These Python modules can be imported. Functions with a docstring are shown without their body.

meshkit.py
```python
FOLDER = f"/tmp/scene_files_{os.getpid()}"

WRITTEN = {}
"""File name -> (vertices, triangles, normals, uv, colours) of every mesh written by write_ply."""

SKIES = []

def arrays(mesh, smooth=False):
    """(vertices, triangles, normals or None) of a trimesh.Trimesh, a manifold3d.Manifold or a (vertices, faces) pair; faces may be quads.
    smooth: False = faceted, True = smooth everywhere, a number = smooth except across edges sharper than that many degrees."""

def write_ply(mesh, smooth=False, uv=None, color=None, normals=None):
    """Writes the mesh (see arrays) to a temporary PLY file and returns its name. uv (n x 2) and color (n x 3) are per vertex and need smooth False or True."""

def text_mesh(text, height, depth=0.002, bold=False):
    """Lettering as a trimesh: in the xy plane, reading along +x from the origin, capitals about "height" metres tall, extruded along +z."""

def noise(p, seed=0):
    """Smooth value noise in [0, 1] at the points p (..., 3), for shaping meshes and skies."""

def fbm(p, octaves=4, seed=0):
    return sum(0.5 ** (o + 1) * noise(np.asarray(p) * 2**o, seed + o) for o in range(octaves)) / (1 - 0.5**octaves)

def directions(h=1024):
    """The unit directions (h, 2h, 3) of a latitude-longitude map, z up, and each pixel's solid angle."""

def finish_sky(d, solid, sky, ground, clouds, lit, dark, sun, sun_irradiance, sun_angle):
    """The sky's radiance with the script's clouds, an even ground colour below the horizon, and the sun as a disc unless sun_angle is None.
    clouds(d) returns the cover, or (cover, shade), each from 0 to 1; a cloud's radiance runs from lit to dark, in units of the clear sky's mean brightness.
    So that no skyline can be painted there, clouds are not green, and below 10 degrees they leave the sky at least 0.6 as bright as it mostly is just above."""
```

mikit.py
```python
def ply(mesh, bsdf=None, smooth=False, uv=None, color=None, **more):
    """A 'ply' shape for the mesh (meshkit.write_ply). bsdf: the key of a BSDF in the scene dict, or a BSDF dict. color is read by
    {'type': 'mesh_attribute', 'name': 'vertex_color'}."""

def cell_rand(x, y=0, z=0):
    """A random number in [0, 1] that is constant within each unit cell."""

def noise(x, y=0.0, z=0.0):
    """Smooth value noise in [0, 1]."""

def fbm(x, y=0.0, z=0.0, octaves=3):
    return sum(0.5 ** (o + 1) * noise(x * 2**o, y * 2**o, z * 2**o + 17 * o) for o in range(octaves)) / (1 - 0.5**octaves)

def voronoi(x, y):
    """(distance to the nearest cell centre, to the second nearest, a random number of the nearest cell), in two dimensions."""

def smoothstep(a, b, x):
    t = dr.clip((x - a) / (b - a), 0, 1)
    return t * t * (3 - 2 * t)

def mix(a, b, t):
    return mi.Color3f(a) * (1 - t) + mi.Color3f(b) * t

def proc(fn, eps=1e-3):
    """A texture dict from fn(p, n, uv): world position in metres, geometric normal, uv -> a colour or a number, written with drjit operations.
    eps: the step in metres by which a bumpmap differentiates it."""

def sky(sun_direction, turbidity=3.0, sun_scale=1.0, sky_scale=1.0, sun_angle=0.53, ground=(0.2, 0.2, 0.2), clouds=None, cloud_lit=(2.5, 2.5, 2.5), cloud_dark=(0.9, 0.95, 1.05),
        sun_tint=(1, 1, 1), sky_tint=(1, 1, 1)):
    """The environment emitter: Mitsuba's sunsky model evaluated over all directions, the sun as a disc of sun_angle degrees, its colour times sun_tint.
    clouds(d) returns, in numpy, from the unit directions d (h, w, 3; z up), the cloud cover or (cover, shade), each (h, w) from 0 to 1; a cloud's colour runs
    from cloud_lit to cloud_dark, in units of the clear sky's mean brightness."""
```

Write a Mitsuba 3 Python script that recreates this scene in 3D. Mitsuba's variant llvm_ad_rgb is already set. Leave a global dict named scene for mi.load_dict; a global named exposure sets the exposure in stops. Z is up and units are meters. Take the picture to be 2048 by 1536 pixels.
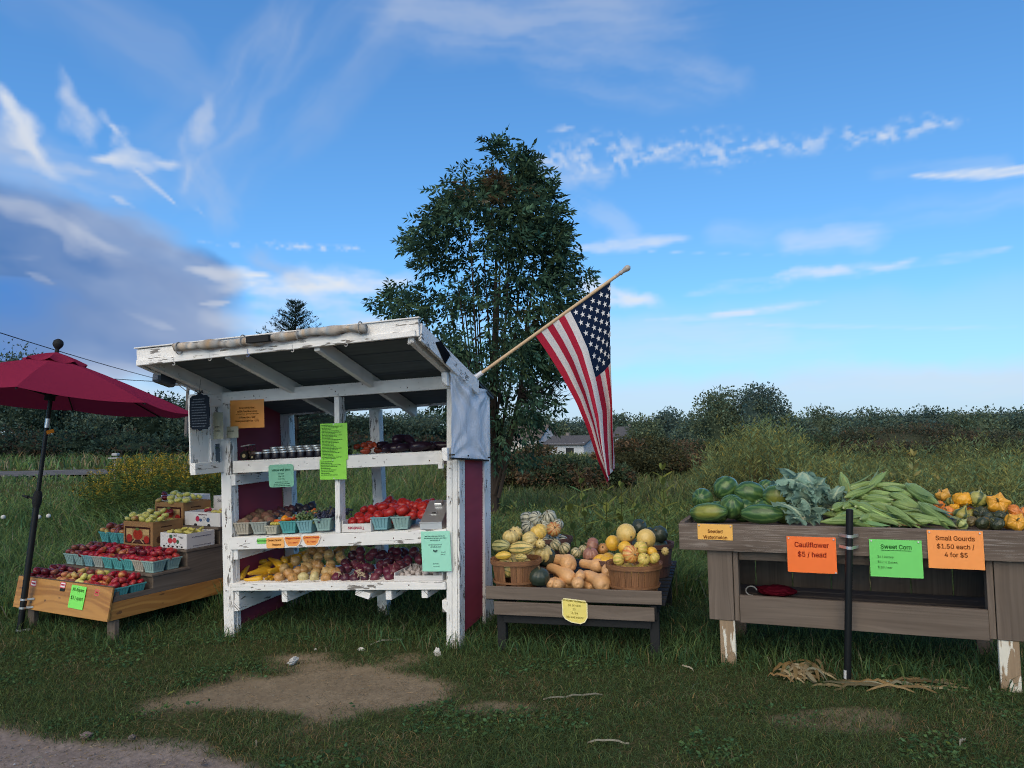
import math, random
import numpy as np, trimesh, drjit as dr, mitsuba as mi
import shapely.geometry as sg
from shapely import affinity
import mikit, meshkit
from mikit import noise, fbm, smoothstep, mix, proc

T4 = mi.ScalarTransform4f
scene, labels = {'type': 'scene'}, {}
rng = np.random.default_rng(7)
rnd = random.Random(11)

# ------------------------------------------------------------------ camera, sky, exposure
exposure = 2.15
PITCH, ROLL = math.radians(3.06), math.radians(1.4)
EYE = np.array([0, 0, 1.55])
fw = np.array([0, math.cos(PITCH), math.sin(PITCH)])
r0 = np.array([1.0, 0, 0]); u0 = np.cross(r0, fw)
upv = math.sin(ROLL) * r0 + math.cos(ROLL) * u0
scene['camera'] = {'type': 'perspective', 'fov': math.degrees(2 * math.atan(1024 / 1535)), 'fov_axis': 'x', 'near_clip': 0.05, 'far_clip': 5000.0,
                   'to_world': T4().look_at(origin=EYE.tolist(), target=(EYE + fw).tolist(), up=upv.tolist())}
SUN = (-0.24, -0.76, 0.60)
# streaks and banks of cloud: azimuth/elevation of both ends (degrees), half width, cover, shade (0 sunlit .. 1 shaded), stretch, grain, threshold
CLOUDS = [
 # kind, azimuth and elevation of both ends (degrees), half width, cover, shade (0 sunlit .. 1 shaded), grain, stretch
 ('v',-9.3,31.2,-21.1,19.2,4.14,0.46,0.4,6,1.6,0),
 ('v',-16.6,27.2,-22.8,18.1,2.02,0.5,0.36,4,2.0,0),
 ('c',-22.1,21.3,-22.9,17.8,1.17,0.55,0.16,1.8,1.4,0),
 ('v',-22.3,17.8,-21.1,15.3,1.27,0.26,0.32,1.6,1.4,0),
 ('v',-32.4,27.4,-24.4,24.4,2.45,0.24,0.42,5,2,0),
 ('c',-33.5,20.1,-31.9,17.9,1.45,0.85,0.06,1.9,1.3,0),
 ('c',-30.2,21.1,-29.1,19.1,1.17,0.7,0.1,1.7,1.4,0),
 ('c',-27.7,19.9,-26.5,18.7,0.97,0.9,0.04,1.5,1.2,0),
 ('c',-27.9,17.9,-24.4,17.9,0.79,0.8,0.08,1.5,1.8,0),
 ('v',-34.4,17.5,-27.1,16.7,1.92,0.6,0.34,3,2,0),
 ('c',-32.3,16.9,-29.5,16.9,0.72,0.45,0.2,1.6,1.8,0),
 ('b',-35.4,12.3,-23.4,7.7,3.39,0.98,0.96,6,2.2,0),
 ('b',-35.3,7.2,-24.4,6.0,2.66,0.97,0.94,6,2.4,0),
 ('b',-28.9,13.0,-22.1,10.5,1.82,0.9,0.9,4,2,0),
 ('v',-34.9,15.3,-25.3,13.3,1.52,0.82,0.62,3,2.2,0),
 ('c',-34.4,14.7,-28.0,12.4,0.92,0.97,0.05,2.2,2.4,0),
 ('c',-30.9,12.8,-28.3,11.9,1.01,0.95,0.08,2.2,1.8,0),
 ('c',-34.6,11.2,-32.5,11.3,0.63,0.9,0.1,1.5,2.0,0),
 ('c',-32.2,10.3,-31.1,9.8,0.27,0.6,0.14,1,2,0),
 ('c',-26.1,17.3,-23.9,15.7,0.24,0.75,0.12,0.8,2.6,0),
 ('c',-27.4,15.5,-26.5,15.1,0.26,0.45,0.16,0.8,2,0),
 ('c',-26.7,8.2,-24.1,7.2,0.37,0.66,0.16,0.9,2.6,0),
 ('c',-22.8,15.7,-22.2,15.1,0.25,0.35,0.2,0.8,2,0),
 ('m',-22.0,13.1,-10.4,13.1,0.31,1.0,0.05,0.36,0.6,0),
 ('c',-22.0,11.0,-18.5,11.0,0.73,0.95,0.02,1.5,2.2,0),
 ('c',-19.5,10.1,-8.6,11.0,1.49,0.97,0.03,1.9,2.4,0),
 ('c',-18.2,8.9,-8.9,9.4,1.28,0.85,0.1,1.9,2.6,0),
 ('c',-16.8,7.9,-10.4,7.6,1.42,0.55,0.12,1.7,2.2,0),
 ('v',-18.3,12.1,-15.4,10.8,0.82,0.55,0.46,1.5,1.8,0),
 ('c',-21.8,8.9,-20.5,9.0,0.26,0.85,0.06,0.8,2,0),
 ('v',-20.8,7.8,-16.8,7.2,0.87,0.5,0.14,1.7,3,0),
 ('v',-29.7,4.4,-22.2,3.8,0.85,0.72,0.2,1.7,3.0,0),
 ('v',-28.3,2.6,-21.5,2.2,0.74,0.6,0.24,1.5,3.0,0),
 ('v',-7.1,29.0,13.0,27.9,2.84,0.42,0.26,2.6,3.0,0),
 ('v',4.3,25.5,13.9,23.4,2.05,0.26,0.2,2.0,3.4,0),
 ('v',14.2,24.0,17.0,23.0,1.08,0.14,0.12,1.5,2,0),
 ('m',2.5,19.3,11.9,19.4,1.49,0.8,0.05,0.62,1,0),
 ('m',10.8,19.5,20.0,18.7,1.34,0.85,0.05,0.58,1,0),
 ('m',19.3,18.7,26.4,18.4,0.90,0.7,0.06,0.55,1,0),
 ('m',25.8,18.4,30.2,18.3,0.88,0.85,0.06,0.48,0.7,0),
 ('v',1.8,18.9,6.3,18.2,1.13,0.3,0.1,1,1.4,0),
 ('c',3.4,21.2,4.9,21.2,0.30,0.65,0.06,0.8,1.5,0),
 ('s',28.6,15.4,36.2,14.6,0.41,0.85,0.03,1.3,4.5,0),
 ('v',26.3,15.9,33.1,15.4,0.63,0.2,0.06,1.5,4,0),
 ('c',5.7,13.1,12.4,13.1,0.74,0.66,0.04,1.3,3.2,0),
 ('c',4.9,10.1,9.5,8.8,1.26,0.85,0.03,1.6,1.9,0),
 ('v',5.1,16.4,8.4,14.4,1.12,0.22,0.08,1.3,2,0),
 ('s',13.7,9.3,22.9,10.1,0.74,0.5,0.05,1.2,4.0,0),
 ('s',19.6,9.9,27.2,10.1,0.69,0.66,0.04,1.1,3.2,0),
 ('s',26.0,9.8,32.9,10.1,0.40,0.42,0.06,0.9,2.8,0),
 ('s',10.0,7.4,17.4,7.5,0.32,0.66,0.04,0.9,4.5,0),
 ('s',15.0,7.5,22.4,8.0,0.34,0.78,0.03,0.9,4.0,0),
 ('v',20.7,12.2,25.5,12.1,0.96,0.42,0.06,1.7,3.4,0),
 ('v',15.6,13.2,34.6,13.0,1.04,0.2,0.07,2,4.5,0),
 ('v',5.9,6.9,19.4,6.0,1.07,0.3,0.1,1.7,4.5,0),
 ('s',10.5,12.4,21.3,11.3,0.08,0.34,0.04,0.6,8,0),
 ('s',17.4,6.7,34.2,5.2,0.21,0.26,0.06,0.9,5,0),
 ('v',5.9,5.2,23.9,4.6,1.18,0.34,0.12,2,5,0),
 ('v',17.3,2.8,35.1,2.1,1.19,0.4,0.1,2,5,0),
 ('b',-60,-.5,60,-.5,3.6,.55,.24,8,6,0), ('b',-60,-.5,60,-.5,7.5,.20,.20,8,6,0),
 # the rest of the sky goes on in the same way
 ('b',-66,14,-38,10,6,.9,.9,6,2.2,.2), ('v',-75,30,-44,24,4,.5,.2,3,2.4,.36), ('m',44,22,70,25,1.6,.55,.08,.6,1,.45), ('s',40,16,70,20,.9,.6,.06,1.2,4,.42), ('v',60,20,95,26,3,.4,.1,3,3,.4), ('s',48,10,80,13,1.4,.5,.06,1.4,3.4,.42), ('v',100,20,150,30,4,.4,.15,3,3,.4),
 ('c',-170,24,-120,16,4,.6,.12,2.4,2.6,.42), ('v',-140,40,-90,34,5,.4,.3,4,2.6,.4), ('v',120,45,175,40,5,.35,.2,4,2.6,.42), ('v',-50,52,20,60,5,.3,.3,5,2.6,.42), ('v',30,45,80,52,5,.3,.2,5,2.6,.42),
]


def clouds(d):
    az = np.degrees(np.arctan2(d[..., 0], d[..., 1])); el = np.degrees(np.arcsin(np.clip(d[..., 2], -1, 1)))
    clear = np.ones(az.shape); sh = np.zeros(az.shape); ws = np.full(az.shape, 1e-6)
    P = np.stack([az, el, az * 0], -1)
    w1, w2 = meshkit.fbm(P / 2.6 + 3, 5, seed=1) - .5, meshkit.fbm(P / 2.6 + 9, 5, seed=2) - .5
    for k, (kind, a0, e0, a1, e1, w, cov, shade, gr, st, thr) in enumerate(CLOUDS):
        m = (az > min(a0, a1) - 4 * w - 4) & (az < max(a0, a1) + 4 * w + 4) & (el > min(e0, e1) - 3 * w - 3) & (el < max(e0, e1) + 3 * w + 3)
        if not m.any():
            continue
        A, E = az[m] + 1.5 * w1[m] * min(1, w), el[m] + 1.2 * w2[m] * min(1, w)
        dx, dy = a1 - a0, e1 - e0; L = math.hypot(dx, dy); tx, ty = dx / L, dy / L
        s = (A - a0) * tx + (E - e0) * ty; q = -(A - a0) * ty + (E - e0) * tx
        u = np.clip(s / L, 0, 1); taper = 1 if kind in 'bv' else .35 + .65 * np.sin(np.clip(u, .03, .97) * math.pi) ** .7
        r = np.sqrt((q / (w * taper)) ** 2 + (np.maximum(np.maximum(-s, s - L), 0) / (1.5 * w)) ** 2)
        env = np.clip(1.35 - r, 0, 1.35) / 1.35
        sx = s / (gr * st); sy = q / gr
        n = np.clip((meshkit.fbm(np.stack([sx, sy, s * 0 + k * 7.3], -1), 6, seed=k) - .5) * 2.3 + .5, 0, 1)
        fib = np.clip((meshkit.fbm(np.stack([s / (gr * st * .9), q / (gr * .16), s * 0 + k], -1), 5, seed=k + 90) - .5) * 2.4 + .5, 0, 1)
        e = np.sqrt(np.clip(env * 1.25, 0, 1))
        if kind == 'm':
            cell = np.clip((meshkit.fbm(np.stack([s / gr + .35 * q, q / gr * .8, s * 0 + k], -1), 3, seed=k + 50) - .5) * 2.2 + .5, 0, 1)
            fin = np.clip((meshkit.fbm(np.stack([s / .55 + .5 * q, q / .36, s * 0 + k], -1), 3, seed=k + 51) - .5) * 2.2 + .5, 0, 1)
            c = sstep_(.25, 1.0, fin * (.5 + .5 * cell) + .12) * e * sstep_(.0, 1.0, env + .5 * (n - .5)) * cov * .62
        elif kind == 'b':
            c = sstep_(.06, .46, env + .30 * (n - .5)) * sstep_(0, .18, env) * cov
        else:
            lo, hi, fw_ = {'c': (.12, 1.12, .16), 's': (.12, 1.15, .34), 'v': (.02, 1.15, .22)}[kind]
            c = sstep_(lo, hi, (n * (1 - fw_) + fw_ * fib) * e + .34 * (env - .42)) * sstep_(0, .3, env) * cov
        clear[m] *= 1 - c
        sh[m] += c * np.clip(shade * (1 + .5 * (n - .5)), 0, 1); ws[m] += c
    return 1 - clear, sh / ws


def sstep_(a, b, x):
    t = np.clip((x - a) / (b - a), 0, 1); return t * t * (3 - 2 * t)


scene['sky'] = mikit.sky(SUN, turbidity=2.6, sun_scale=0.52, sky_scale=1.22, sun_angle=64, ground=(.05, .06, .04), clouds=clouds,
                         cloud_lit=(2.2, 2.25, 2.3), cloud_dark=(.10, .44, 1.22), sun_tint=(.98, .96, .90), sky_tint=(.53, .87, 1.14))

# ------------------------------------------------------------------ materials


def lin(r, g, b):
    c = np.array([r, g, b], float) / 255
    return np.where(c < .04045, c / 12.92, ((c + .055) / 1.055) ** 2.4)


def two(b): return {'type': 'twosided', 'bsdf': b}
def princ(col, rough=.6, **k): return two({'type': 'principled', 'base_color': col, 'roughness': rough, **k})
VC = {'type': 'mesh_attribute', 'name': 'vertex_color'}


def f_white(p, n, uv):
    u, v = uv.x, uv.y
    g = fbm(u * 4, v * 90, 1.5, 3)
    blot = fbm(u * 9 + 3, v * 26, 4.0, 3)
    peel = smoothstep(.665, .715, blot * .72 + noise(u * 30, v * 190, 2) * .3)
    crack = smoothstep(.88, .93, noise(u * 5, v * 210, 7)) * smoothstep(.55, .68, noise(u * 3, v * 9, 3))
    dirt = fbm(p.x * 5, p.y * 5, p.z * 5, 3)
    c = mix((.72, .71, .68), (.60, .585, .55), smoothstep(.5, .8, dirt) * .6) * (.92 + .12 * g)
    return mix(c, (.115, .10, .085), dr.clip(dr.maximum(peel, crack) * .9, 0, 1))


def f_leg(p, n, uv):
    u, v = uv.x, uv.y
    blot = fbm(u * 7 + 3, v * 30, 4.0, 4); g = fbm(u * 4, v * 120, 1.5, 3)
    return mix(mix((.20, .135, .080), (.30, .215, .135), g), (.60, .575, .49), smoothstep(.50, .56, blot))


def f_clean(p, n, uv):
    g = fbm(uv.x * 4, uv.y * 80, 1.5, 3); d = fbm(p.x * 6, p.y * 6, p.z * 6, 3)
    speck = smoothstep(.90, .93, noise(uv.x * 55, uv.y * 80, 5)) * smoothstep(.5, .6, noise(uv.x * 4, uv.y * 9, 2))
    return mix(mix((.68, .67, .64), (.57, .56, .53), smoothstep(.45, .8, d)) * (.93 + .12 * g), (.14, .12, .1), speck * .8)


def f_grey(p, n, uv):
    u, v = uv.x, uv.y
    g = fbm(u * 3.5, v * 110, 2.5, 3); h = fbm(u * 9, v * 240, 8.5, 2); b = fbm(u * 1.5, v * 14, 5.0, 3)
    light = smoothstep(.52, .68, h) * .8
    c = mix((.070, .053, .043), (.185, .148, .122), g) * (.75 + .5 * b)
    return mix(c, (.30, .265, .235), light * .6)


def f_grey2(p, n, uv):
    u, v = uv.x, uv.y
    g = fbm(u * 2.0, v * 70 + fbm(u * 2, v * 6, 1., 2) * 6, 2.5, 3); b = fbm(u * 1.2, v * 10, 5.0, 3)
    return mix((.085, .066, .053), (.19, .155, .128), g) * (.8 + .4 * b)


def f_ply(p, n, uv):
    u, v = uv.x, uv.y
    ring = noise(u * 1.0 + 3, v * 46 + fbm(u * 1.6, v * 5, 2., 2) * 11, 1.0); g = fbm(u * 5, v * 140, 3., 2)
    knot = smoothstep(.90, .94, noise(u * 11, v * 30, 4.))
    c = mix((.43, .215, .055), (.27, .115, .028), smoothstep(.3, .7, ring) * .7 + .25 * g)
    return mix(c, (.06, .03, .015), knot * .7)


def f_plyd(p, n, uv):
    g = fbm(uv.x * 2, uv.y * 40, 3., 3); b = fbm(uv.x * 3, uv.y * 3, 1., 3)
    return mix((.080, .040, .028), (.15, .078, .052), g) * (.75 + .5 * b)


def f_red(p, n, uv):
    d = fbm(p.x * 4, p.y * 4, p.z * 2.5, 3); g = fbm(uv.x * 20, uv.y * 3, 2., 3)
    return mix((.30, .046, .068), (.24, .038, .056), d) * (.9 + .2 * g)


def f_roof(p, n, uv):  # white-painted boards; the shade under the roof is put into this blue-grey
    g = fbm(uv.x * 3, uv.y * 60, 3., 3); d = fbm(p.x * 3, p.y * 3, p.z, 3)
    return mix((.155, .185, .195), (.10, .122, .13), d) * (.85 + .3 * g)


def f_stave(p, n, uv):
    g = fbm(uv.x * 4, uv.y * 160, 2., 3); b = noise(uv.x * 3, uv.y * 3, 1.)
    return mix((.115, .048, .020), (.27, .125, .052), g) * (.8 + .4 * b)


def f_staved(p, n, uv):
    g = fbm(uv.x * 4, uv.y * 160, 2., 3)
    return mix((.062, .028, .021), (.115, .056, .042), g)


def f_cloth(p, n, uv):
    st = smoothstep(.60, .78, fbm(p.x * 30 + p.y * 30, p.x * 3, p.z * 3.2, 3)) * .45
    return mix((.80, .81, .82), (.46, .48, .50), st + smoothstep(.62, .72, fbm(p.x * 9, p.y * 9, p.z * 9, 3)) * .2)


PATCH = [(-1.28, 4.74, .80, .56), (1.62, 4.05, .30, .16), (-.10, 4.30, .26, .10)]


def bare_np(x, y):
    x, y = np.asarray(x, float), np.asarray(y, float)
    w = np.array(fbm(mi.Float((x * 1.9).ravel()), mi.Float((y * 2.6).ravel()), 1.0, 6)).reshape(x.shape) * 1.25 - .625
    b = np.zeros(np.shape(x))
    for cx, cy, rx, ry in PATCH:
        d = np.sqrt(((x - cx) / rx) ** 2 + ((y - cy) / ry) ** 2) + w * 1.15
        b = np.maximum(b, np.clip((1.15 - d) / .40, 0, 1) * (1 if rx > .6 else .45))
    g = (4.22 - .40 * (x + 2.7)) - y + w * .3
    return np.maximum(b, np.where(x < .6, np.clip(g / .14 + .5, 0, 1), np.clip((2.6 - y) / .2, 0, 1)))


def f_ground(p, n, uv):
    x, y = p.x, p.y
    n1 = fbm(x * 7, y * 7, .5, 4); n2 = fbm(x * 55, y * 55, 1.5, 3); n3 = fbm(x * .35, y * .35, 2.5, 3)
    dirt = mix((.172, .135, .090), (.255, .206, .142), n1) * (.65 + .7 * n2)
    gravel = mix((.165, .135, .118), (.255, .215, .190), n1) * (.55 + .9 * n2)
    soil = mix((.030, .040, .016), (.055, .062, .026), n1) * (.7 + .6 * n2)
    straw = smoothstep(.60, .75, noise(x * 70, y * 70, 4.)) * .35
    far = mix((.045, .060, .022), (.085, .088, .035), n3)
    c = mix(mix(soil, (.16, .125, .07), straw), far, smoothstep(8, 20, y))
    b = mi.Float(0)
    w = (fbm(x * 1.9, y * 2.6, 1.0, 6) - .5) * 1.25
    for cx, cy, rx, ry in PATCH:
        d = dr.sqrt(dr.square((x - cx) / rx) + dr.square((y - cy) / ry)) + w * 1.15 + (n2 - .5) * .5
        b = dr.maximum(b, smoothstep(1.30, .75, d) * (1.0 if rx > .6 else .6))
    c = mix(c, dirt, b)
    g = (4.24 - .40 * (x + 2.7)) - y + w * .3
    return mix(c, gravel, smoothstep(-.1, .12, g) * dr.select(x < .6, 1.0, 0.0) + smoothstep(2.7, 2.5, y) * dr.select(x < .6, 0.0, 1.0))


def f_road(p, n, uv):
    return mix((.10, .10, .10), (.17, .17, .165), fbm(p.x * 2, p.y * 2, 1., 3))


def bump(b, fn, s): return {'type': 'bumpmap', 'tex': proc(fn, 2e-3), 'scale': s, 'bsdf': b}
def h_wood(p, n, uv): return fbm(uv.x * 6, uv.y * 150, 2.5, 2)


MATS = {
 'white_paint': two({'type': 'bumpmap', 'tex': proc(h_wood, 2e-3), 'scale': .0012, 'bsdf': {'type': 'principled', 'base_color': proc(f_white), 'roughness': .62}}),
 'leg_paint': princ(proc(f_leg), .6), 'clean_paint': princ(proc(f_clean), .5),
 'grey_wood': two({'type': 'bumpmap', 'tex': proc(h_wood, 2e-3), 'scale': .002, 'bsdf': {'type': 'diffuse', 'reflectance': proc(f_grey)}}),
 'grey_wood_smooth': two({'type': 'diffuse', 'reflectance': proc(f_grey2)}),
 'plywood': princ(proc(f_ply), .55), 'dark_plywood': princ(proc(f_plyd), .65), 'red_paint': princ(proc(f_red), .75, specular=.2), 'roof_board': two({'type': 'diffuse', 'reflectance': proc(f_roof)}),
 'stave_wood': princ(proc(f_stave), .6), 'dark_stave': princ(proc(f_staved), .6), 'banner_cloth': two({'type': 'diffuse', 'reflectance': proc(f_cloth)}),
 'ground_mat': {'type': 'diffuse', 'reflectance': proc(f_ground)}, 'road_mat': {'type': 'diffuse', 'reflectance': proc(f_road)},
 'matte': two({'type': 'diffuse', 'reflectance': VC}), 'satin': princ(VC, .42), 'gloss': princ(VC, .30, specular=.4), 'leaf': {'type': 'principledthin', 'base_color': VC, 'roughness': .55, 'diff_trans': .55, 'spec_trans': 0.0, 'eta': 1.4},
 'thin_cloth': {'type': 'principledthin', 'base_color': VC, 'roughness': .8, 'diff_trans': .35, 'spec_trans': 0.0, 'eta': 1.2},
 'steel': {'type': 'twosided', 'bsdf': {'type': 'principled', 'base_color': {'type': 'rgb', 'value': [.62, .62, .61]}, 'metallic': .85, 'roughness': .38}},
 'black_metal': princ({'type': 'rgb', 'value': [.008, .009, .010]}, .42, specular=.3), 'dark_paint': princ({'type': 'rgb', 'value': [.014, .015, .016]}, .75, specular=.25),
}
scene.update(MATS)
VCM = {'matte', 'satin', 'gloss', 'leaf', 'thin_cloth'}

# ------------------------------------------------------------------ helpers


def numbered(name):
    k, i = name, 0
    while k in scene or k in labels:
        i += 1
        k = f'{name}_{i:03d}'
    return k


def lab(key, label=None, cat=None, group=None, kind=None):
    d = {a: b for a, b in (('label', label), ('category', cat), ('group', group), ('kind', kind)) if b}
    if d:
        labels[key] = d


def thing(name, label, cat, group=None):
    k = numbered(name); lab(k, label, cat, group)
    return k


def shape(mesh, mat, color=None, smooth=False, to=None):
    """mesh: (V, F), (V, F, uv) or (V, F, None, C)"""
    if hasattr(mesh, 'vertices'):
        mesh = (np.array(mesh.vertices), np.array(mesh.faces))
    V, F = np.asarray(mesh[0], float), np.asarray(mesh[1], int)
    uv = mesh[2] if len(mesh) > 2 else None
    C = mesh[3] if len(mesh) > 3 else None
    if mat in VCM:
        if C is None:
            C = np.tile(np.asarray(color if color is not None else (.5, .5, .5), float), (len(V), 1))
        uv = None
    else:
        C = None
        if mat in MATS and uv is None:
            uv = V[:, :2] * 1.0
    sm = smooth if smooth in (True, False) else False
    if smooth not in (True, False):
        m = trimesh.graph.smooth_shade(trimesh.Trimesh(V, F, process=False), angle=np.radians(smooth), facet_minarea=None)
        V, F = np.array(m.vertices), np.array(m.faces); sm = True
        if C is not None: C = np.tile(C[0], (len(V), 1))
        if uv is not None: uv = V[:, :2] * 1.0
    s = mikit.ply((V, F), mat, smooth=sm, uv=uv, color=C)
    if to is not None:
        s['to_world'] = T4(np.asarray(to).tolist())
    return s


def obj(name, mesh, mat, parent=None, label=None, cat=None, group=None, kind=None, color=None, smooth=False, to=None):
    k = numbered(f'{parent}__{name}' if parent else name)
    if isinstance(mesh, dict):
        s = dict(mesh)
        if to is not None: s['to_world'] = T4(np.asarray(to).tolist())
    else:
        s = shape(mesh, mat, color, smooth, to)
    scene[k] = s; lab(k, label, cat, group, kind)
    return k


class Fr:
    def __init__(s, o, yaw, roll=0.0):
        c, n = math.cos(yaw), math.sin(yaw)
        X, Y, Z = np.array([c, n, 0]), np.array([-n, c, 0]), np.array([0, 0, 1.0])
        s.X = math.cos(roll) * X + math.sin(roll) * Z; s.Z = -math.sin(roll) * X + math.cos(roll) * Z; s.Y = Y
        s.o = np.array(o, float); s.R = np.stack([s.X, s.Y, s.Z], 1)
    def w(s, p): return s.o + np.asarray(p, float) @ s.R.T
    def m(s, M=None):
        B = np.eye(4); B[:3, :3] = s.R; B[:3, 3] = s.o
        return B if M is None else B @ M


W0 = Fr([0, 0, 0], 0.0)
SF, TF, QF, AF = Fr([-2.204, 5.900, 0], -.2482, .0308), Fr([1.0606, 5.006, 0], -.3926), Fr([-.2034, 5.3351, 0], -.2582), Fr([-4.079, 6.3232, 0], -.5004)


def cbox(L, W, H, c=.0025):
    """Chamfered box centred at 0, own vertices per face, uv in metres with u along x."""
    hx, hy, hz = L / 2, W / 2, H / 2
    c = min(c, hx * .4, hy * .4, hz * .4)
    idx = {}; pts = []
    for sx in (-1, 1):
        for sy in (-1, 1):
            for sz in (-1, 1):
                for ax in range(3):
                    q = [sx * (hx - c), sy * (hy - c), sz * (hz - c)]
                    q[ax] = (sx * hx, sy * hy, sz * hz)[ax]
                    idx[(sx, sy, sz, ax)] = len(pts); pts.append(q)
    pts = np.array(pts); faces = []
    o = {0: (1, 2), 1: (2, 0), 2: (0, 1)}
    for ax in range(3):
        a, b = o[ax]
        for s in (-1, 1):
            f = []
            for (p, q) in ((-1, -1), (1, -1), (1, 1), (-1, 1)):
                t = [0, 0, 0]; t[ax] = s; t[a] = p; t[b] = q
                f.append(idx[(*t, ax)])
            faces.append(f if s > 0 else f[::-1])
    for ax in range(3):
        a, b = o[ax]
        for p in (-1, 1):
            for q in (-1, 1):
                t0 = [0, 0, 0]; t0[a] = p; t0[b] = q; t1 = list(t0); t0[ax] = -1; t1[ax] = 1
                f = [idx[(*t0, a)], idx[(*t1, a)], idx[(*t1, b)], idx[(*t0, b)]]
                faces.append(f)
    tri = []
    for f in faces: tri += [[f[0], f[1], f[2]], [f[0], f[2], f[3]]]
    for sx in (-1, 1):
        for sy in (-1, 1):
            for sz in (-1, 1):
                tri.append([idx[(sx, sy, sz, k)] for k in range(3)])
    tri = np.array(tri); P = pts[tri]
    nrm = np.cross(P[:, 1] - P[:, 0], P[:, 2] - P[:, 0]); flip = (nrm * P.mean(1)).sum(1) < 0
    tri[flip] = tri[flip][:, ::-1]
    V = pts[tri].reshape(-1, 3); F = np.arange(len(V)).reshape(-1, 3)
    return V, F, np.stack([V[:, 0], V[:, 1] + V[:, 2]], 1)


def off(uv): return uv + np.array([rnd.uniform(0, 40), rnd.uniform(0, 40)])


def bx(fr, x0, x1, y0, y1, z0, z1, grain='x', c=.0025):
    d = [x1 - x0, y1 - y0, z1 - z0]; k = 'xyz'.index(grain)
    perm = [k] + [i for i in range(3) if i != k]
    V, F, uv = cbox(d[perm[0]], d[perm[1]], d[perm[2]], c)
    U = np.zeros_like(V)
    for i, p in enumerate(perm): U[:, p] = V[:, i]
    if perm in ([1, 0, 2],): F = F[:, ::-1]
    U += np.array([(x0 + x1) / 2, (y0 + y1) / 2, (z0 + z1) / 2])
    return fr.w(U), F, off(uv)


def bm(fr, a, b, w, h, up=(0, 0, 1), c=.0025):
    a, b = np.array(a, float), np.array(b, float); ax = b - a; L = np.linalg.norm(ax); ax /= L
    up = np.array(up, float); up -= ax * (up @ ax); up /= np.linalg.norm(up); sd = np.cross(up, ax)
    V, F, uv = cbox(L, w, h, c)
    return fr.w((a + b) / 2 + V[:, :1] * ax + V[:, 1:2] * sd + V[:, 2:] * up), F, off(uv)


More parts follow.
